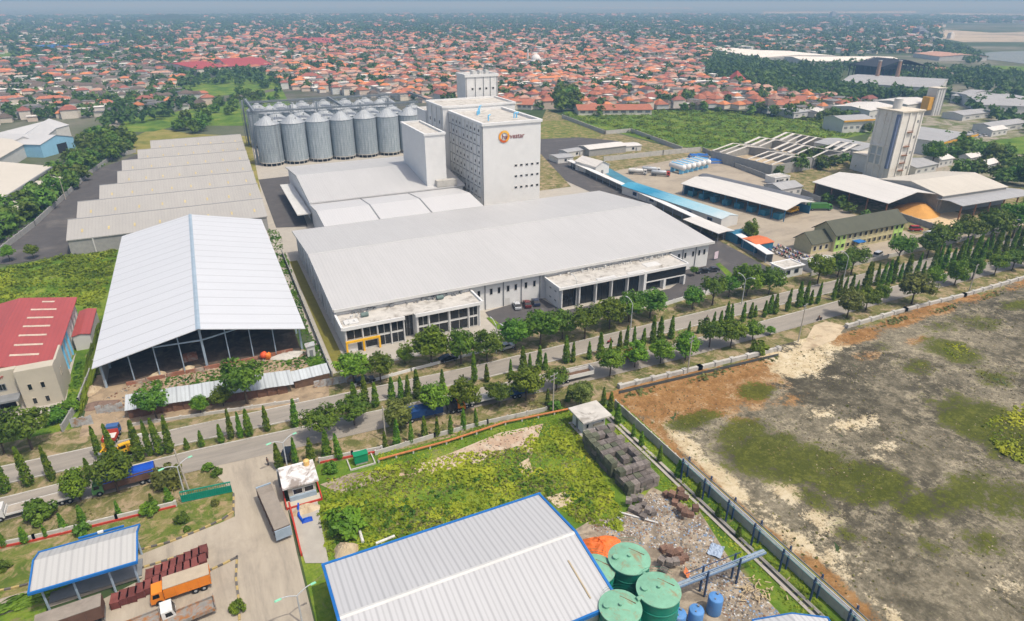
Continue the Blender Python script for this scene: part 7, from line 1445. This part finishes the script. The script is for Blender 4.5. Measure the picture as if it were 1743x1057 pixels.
for i, (a, c, col, lab) in enumerate(((1218, 940, (.35, .43, .55), "flat blue-grey plastic sheet on the rubble beside the pipe bridge"), (1168, 982, (.6, .2, .08), "orange metal sheet leaning beside the pipe bridge"))):
    r_ = np.random.RandomState(i); b = M(); nx = 8; s = (2.6, 2.0) if i == 0 else (1.1, .8); vs = [(u / nx * s[0] - s[0] / 2, v / nx * s[1] - s[1] / 2, .25 + .22 * r_.rand() + (v / nx * .9 if i else 0)) for v in range(nx + 1) for u in range(nx + 1)]
    b.add(vs, [(v * (nx + 1) + u, v * (nx + 1) + u + 1, (v + 1) * (nx + 1) + u + 1, (v + 1) * (nx + 1) + u) for v in range(nx) for u in range(nx)]); o = b.build("plastic_sheet" if i == 0 else "metal_sheet", mat("sheet_" + str(i), col, .5, .25, 1.5)); o.location = (*G(a, c), .05); o.rotation_euler = (0, 0, .6); tag(o, lab, "sheet")
b = M(); pts = [Vector((*G(*q), .35)) for q in ((508, 860), (509, 880), (516, 890))]
r = T("blue_sheet", "crumpled bright blue plastic sheet on the gravel by the red kerb fence", "plastic sheet", (*G(518, 888), .2)); o = Vector((*G(518, 888), .2)); random.seed(3)
for p, q in zip(pts, pts[1:]): b.tube(p - o, q - o, .22, 6)
b.taper(-.4, 1.3, -.6, .5, .02, .4, .5, .3); b.build("sheet", BLUET, r)
random.seed(12); b = M()
for i in range(60):
    a = random.uniform(0, 3.14); l = random.uniform(.25, 1.3); b.X = Matrix.Translation((random.gauss(0, 1.6), random.gauss(0, 1.2), .15 + random.random() * .6)) @ Matrix.Rotation(a, 4, 'Z') @ Matrix.Rotation(random.uniform(-.3, .3), 4, 'Y'); b.box(-l / 2, l / 2, -.07, .07, -.03, .03)
o = b.build("scrap_timber", mat("pale_timber", (.46, .36, .22), .85, .25, 2)); o.location = (*G(1285, 1010), .1); tag(o, "heap of pale scrap timber right of the blue tanks", None, None, "stuff")
for i, (p, q, lab, m, rad) in enumerate(((G(1053, 874), G(1120, 893), "long white pipe lying in the rubble near the crates", TWHITE, .14), (G(640, 928), G(672, 915), "white pipes stacked behind the nearest warehouse", TWHITE, .22), (G(612, 905), G(618, 925), "short white pipe upright in the grass by the nearest warehouse", TWHITE, .25))):
    b = M(); a = Vector((*p, .35)); e = Vector((*q, .35)); b.tube((0, 0, 0), e - a, rad, 8); o = b.build("loose_pipe", m); o.location = a; tag(o, lab, "pipe")
# rubble, stuff
def debris(name, label, poly, n, cols, smin, smax, seed, z=.12):
    rs_ = random.Random(seed); P_ = [G(*p) for p in poly]; x0, x1 = min(p[0] for p in P_), max(p[0] for p in P_); y0, y1 = min(p[1] for p in P_), max(p[1] for p in P_); b = M(); k_ = 0
    while k_ < n:
        x, y = rs_.uniform(x0, x1), rs_.uniform(y0, y1)
        if not inpoly(x, y, P_): continue
        k_ += 1; s = rs_.uniform(smin, smax); b.m = rs_.randrange(len(cols)); b.X = Matrix.Translation((x, y, z + s * .2)) @ Matrix.Rotation(rs_.uniform(0, 3), 4, 'Z') @ Matrix.Rotation(rs_.gauss(0, .25), 4, 'X'); e = rs_.uniform(.25, 1); b.taper(-s, s, -s * e, s * e, -s * .35, s * .35, s * .25, s * .1)
    o = b.build(name, cols); tag(o, label, None, None, "stuff")
RC = [mat("rubble_pale", (.36, .31, .24), .9, .2), mat("rubble_grey", (.2, .185, .165), .9, .2), mat("rubble_brown", (.2, .11, .065), .9, .2), mat("rubble_dark", (.1, .09, .08), .9, .2), mat("rubble_white", (.52, .51, .49), .8, .1), mat("rubble_blue", (.2, .3, .45), .7, .2)]
debris("rubble", "loose rubble and scrap strewn over the yard behind the tanks", [(1075, 870), (1110, 835), (1190, 880), (1240, 950), (1340, 1060), (1240, 1057), (1130, 940), (1000, 900)], 3600, RC, .04, .19, 1)
debris("rubble", "small stones on the bare patch of the overgrown lot", [(760, 775), (925, 722), (905, 770), (715, 812)], 300, RC[:3], .05, .2, 2)
debris("rubble", "stones and scrap along the front of the open shed", [(160, 690), (230, 650), (520, 600), (540, 620), (300, 665), (200, 720)], 500, RC[:3], .06, .3, 3)
debris("gravel", "small stones and clods over the salt flat", [(1060, 690), (1300, 610), (1440, 560), (1740, 480), (1800, 1057), (1460, 1057)], 2600, [mat("clod_dark", (.09, .08, .055), .95, .2), mat("clod_brown", (.2, .15, .09), .95, .2), mat("clod_pale", (.36, .31, .22), .95, .2)], .05, .16, 4)
# ---------------------------------------------------------------- grass tufts and weeds, stuff
def tufts(name, label, polys, sp, hmin, hmax, m, seed, nq=9, z=.1, holes=(), size=.5, dens=None):
    r_ = np.random.RandomState(seed); cs = []
    for poly in polys: cs += scatter(poly, sp, r_, .6)
    hp = [[G(*p) for p in h] for h in holes]; cs = [c for c in cs if not any(inpoly(*c, h) for h in hp)]
    if not cs: return
    c = np.array(cs); k = .5 + .5 * np.sin(c[:, 0] * .31 + 2 * np.sin(c[:, 1] * .23)) * np.sin(c[:, 1] * .27 + seed); keep = r_.rand(len(c)) < (.35 + .65 * k if dens is None else dens); c = c[keep]; k = k[keep]
    h = (hmin + (hmax - hmin) * k * r_.uniform(.5, 1.1, len(c))); n = len(c) * nq; o = np.repeat(np.column_stack([c, np.full(len(c), z)]), nq, 0); hh = np.repeat(h, nq)
    d = r_.normal(size=(n, 3)); d /= np.linalg.norm(d, axis=1)[:, None]; d[:, 2] = np.abs(d[:, 2]); p = o + d * (hh * r_.uniform(.3, 1, n))[:, None] * np.array([1, 1, .85])
    v, f = leaf_quads(p, d, size * hh + .08, r_, .5, 1.0); me = bpy.data.meshes.new(name); me.from_pydata(v.tolist(), [], f.tolist()); me.materials.append(m); tag(put(name, me), label, None, None, "stuff")
def tuftmat(name, dark, light, sc):
    m = leafmat(name, dark, light, sc, 0, .3); return m
WEED = tuftmat("weed_leaves", (.11, .2, .008), (.40, .46, .03), .12); WEEDD = tuftmat("weed_dark", (.04, .10, .006), (.16, .245, .014), .2); WEEDG = tuftmat("weed_field", (.07, .155, .008), (.25, .35, .025), .12); DRYT = tuftmat("dry_tuft", (.1, .105, .025), (.24, .22, .07), .3)
LOT = [(560, 815), (640, 800), (760, 775), (880, 765), (925, 720), (985, 700), (1000, 770), (1060, 870), (1060, 905), (985, 890), (920, 845), (560, 950), (540, 880)]
tufts("weeds", "tall bright weeds filling the overgrown lot", [LOT], .42, .1, .8, WEED, 1, 8, dens=.62)
tufts("grass", "dry yellow stalks among the weeds of the overgrown lot", [LOT], .8, .2, .7, DRYT, 21, 7, size=.3)
tufts("weeds", "dark low bushes in the overgrown lot", [[(545, 870), (700, 840), (900, 790), (1000, 830), (1040, 890), (920, 850), (560, 935)]], 1.7, .5, 1.2, WEEDD, 2, 22, size=.24)
tufts("grass", "grass growing along the lot and fence edges", [[(640, 770), (960, 690), (990, 720), (940, 722), (650, 800)], [(1040, 720), (1070, 720), (1340, 960), (1420, 1057), (1360, 1057), (1200, 890), (1120, 830)]], .5, .08, .4, WEED, 3, 6)
tufts("weeds", "rough vegetation on the field left of the open shed", [[(-30, 470), (110, 436), (200, 426), (180, 500), (160, 560), (140, 520), (0, 525), (-30, 520)]], .8, .2, 1.1, WEEDG, 4, 8)
tufts("weeds", "darker shrubs on the field left of the open shed", [[(0, 455), (110, 436), (200, 424), (190, 470), (60, 480)]], 1.6, .6, 1.6, WEEDD, 5, 18, size=.26)
tufts("weeds", "green weeds at the left and right edges of the open shed", [[(455, 390), (475, 392), (525, 560), (560, 620), (540, 640), (515, 600)], [(130, 620), (160, 590), (165, 640), (120, 720), (105, 720)], [(240, 655), (300, 640), (420, 622), (540, 605), (560, 625), (420, 650), (250, 675)]], .6, .1, .7, WEEDD, 6, 8)
FIELD = [(955, 193), (1000, 211), (1140, 247), (1248, 255), (1420, 238), (1480, 222), (1380, 202), (1210, 187), (1060, 189)]
tufts("weeds", "wild vegetation over the big green field at right", [FIELD], 1.9, .3, 1.6, WEEDG, 7, 9, size=.42)
tufts("grass", "dry straw patches in the big green field at right", [FIELD], 3.2, .2, .8, DRYT, 22, 8, dens=.35)
tufts("weeds", "dark shrubs dotted over the big green field", [FIELD], 6.5, 1.2, 2.6, WEEDD, 8, 30, size=.26)
tufts("grass", "patchy grass and scrub on the salt flat", [[(a - 38, c), (a, c - 18), (a + 45, c), (a, c + 22)] for a, c in ((1300, 668), (1330, 772), (1265, 755), (1420, 790), (1480, 830), (1620, 598), (1712, 735), (1640, 870), (1560, 625), (1700, 640))], .9, .05, .35, DRYT, 9, 6, size=.4)
tufts("grass", "thin dry scrub sprinkled over the whole salt flat", [[(1070, 690), (1300, 620), (1450, 570), (1743, 490), (1850, 700), (1850, 1100), (1480, 1080), (1200, 800)]], 1.6, .05, .3, DRYT, 14, 6, dens=.5)
tufts("weeds", "bright green scrub at the right edge of the salt flat", [[(1670, 730), (1700, 700), (1743, 690), (1790, 740), (1743, 790), (1700, 770)], [(1595, 590), (1640, 585), (1660, 605), (1620, 612)]], .7, .2, .8, WEED, 10, 10)
tufts("grass", "scrub along the drain wall", [[(1060, 672), (1190, 640), (1324, 606), (1324, 614), (1190, 650), (1060, 684)], [(1442, 565), (1640, 513), (1760, 478), (1760, 486), (1640, 522), (1450, 572)]], .9, .1, .7, DRYT, 11, 8)
tufts("grass", "rough grass of the median and verges", [[(560, 660), (1060, 545), (1330, 478), (1330, 484), (1060, 556), (600, 668)], [(0, 905), (300, 858), (300, 850), (0, 885)], [(640, 745), (960, 672), (960, 690), (660, 762)], [(1100, 640), (1320, 588), (1320, 596), (1090, 650)], [(1440, 548), (1743, 462), (1743, 472), (1460, 552)]], .9, .05, .22, DRYT, 12, 5)
tufts("grass", "green undergrowth inside the tree belt at left", [BELT], 2.0, .4, 1.4, WEEDD, 13, 9)
# white cars in the far car park at right
proto = car("white car in the crowded car park near the right edge", G(1600, 238), R(60), ("white", (.6, .6, .6)), group="cars in the far car park"); rs_ = random.Random(5)
for i in range(26): x, y = G(1592 + (i % 13) * 8.2, 241 - (i % 13) * .9 - (i // 13) * 7); dup(proto, (x, y, .1), R(60 + rs_.uniform(-8, 8)))
# ---------------------------------------------------------------- haze
def haze():
    m = bpy.data.materials.new("haze"); m.use_nodes = True; t = m.node_tree; t.nodes.clear()
    v = t.nodes.new("ShaderNodeVolumePrincipled"); v.inputs["Color"].default_value = (.30, .55, .87, 1); v.inputs["Absorption Color"].default_value = (.457, .28, 0, 1); v.inputs["Density"].default_value = HAZE_D; v.inputs["Anisotropy"].default_value = 0.0
    o = t.nodes.new("ShaderNodeOutputMaterial"); L(t, v.outputs[0], o.inputs["Volume"])
    b = M(); b.box(-41000, 41000, -5000, 41000, -1.0, 100); ob = b.build("haze", m); ob["kind"] = "stuff"
HAZE_D = .00033
haze()

# ---------------------------------------------------------------- tell look-alikes apart by their place in the row
def number_lookalikes():
    by = {}
    for o in SC.objects:
        if o.parent is None and "label" in o and "crate stack" not in o["label"].replace("near end of the crate stack", ""): by.setdefault(o["label"], []).append(o)
    for lab, os_ in by.items():
        if len(os_) < 2 or "from the left" in lab: continue
        os_.sort(key=lambda o: P(o.location.x, o.location.y)[0])
        for i, o in enumerate(os_):
            new = f"{lab}, {nth(i)} from the left"
            if len(new.split()) <= 16: o["label"] = new
            if "group" not in o: o["group"] = lab
number_lookalikes()
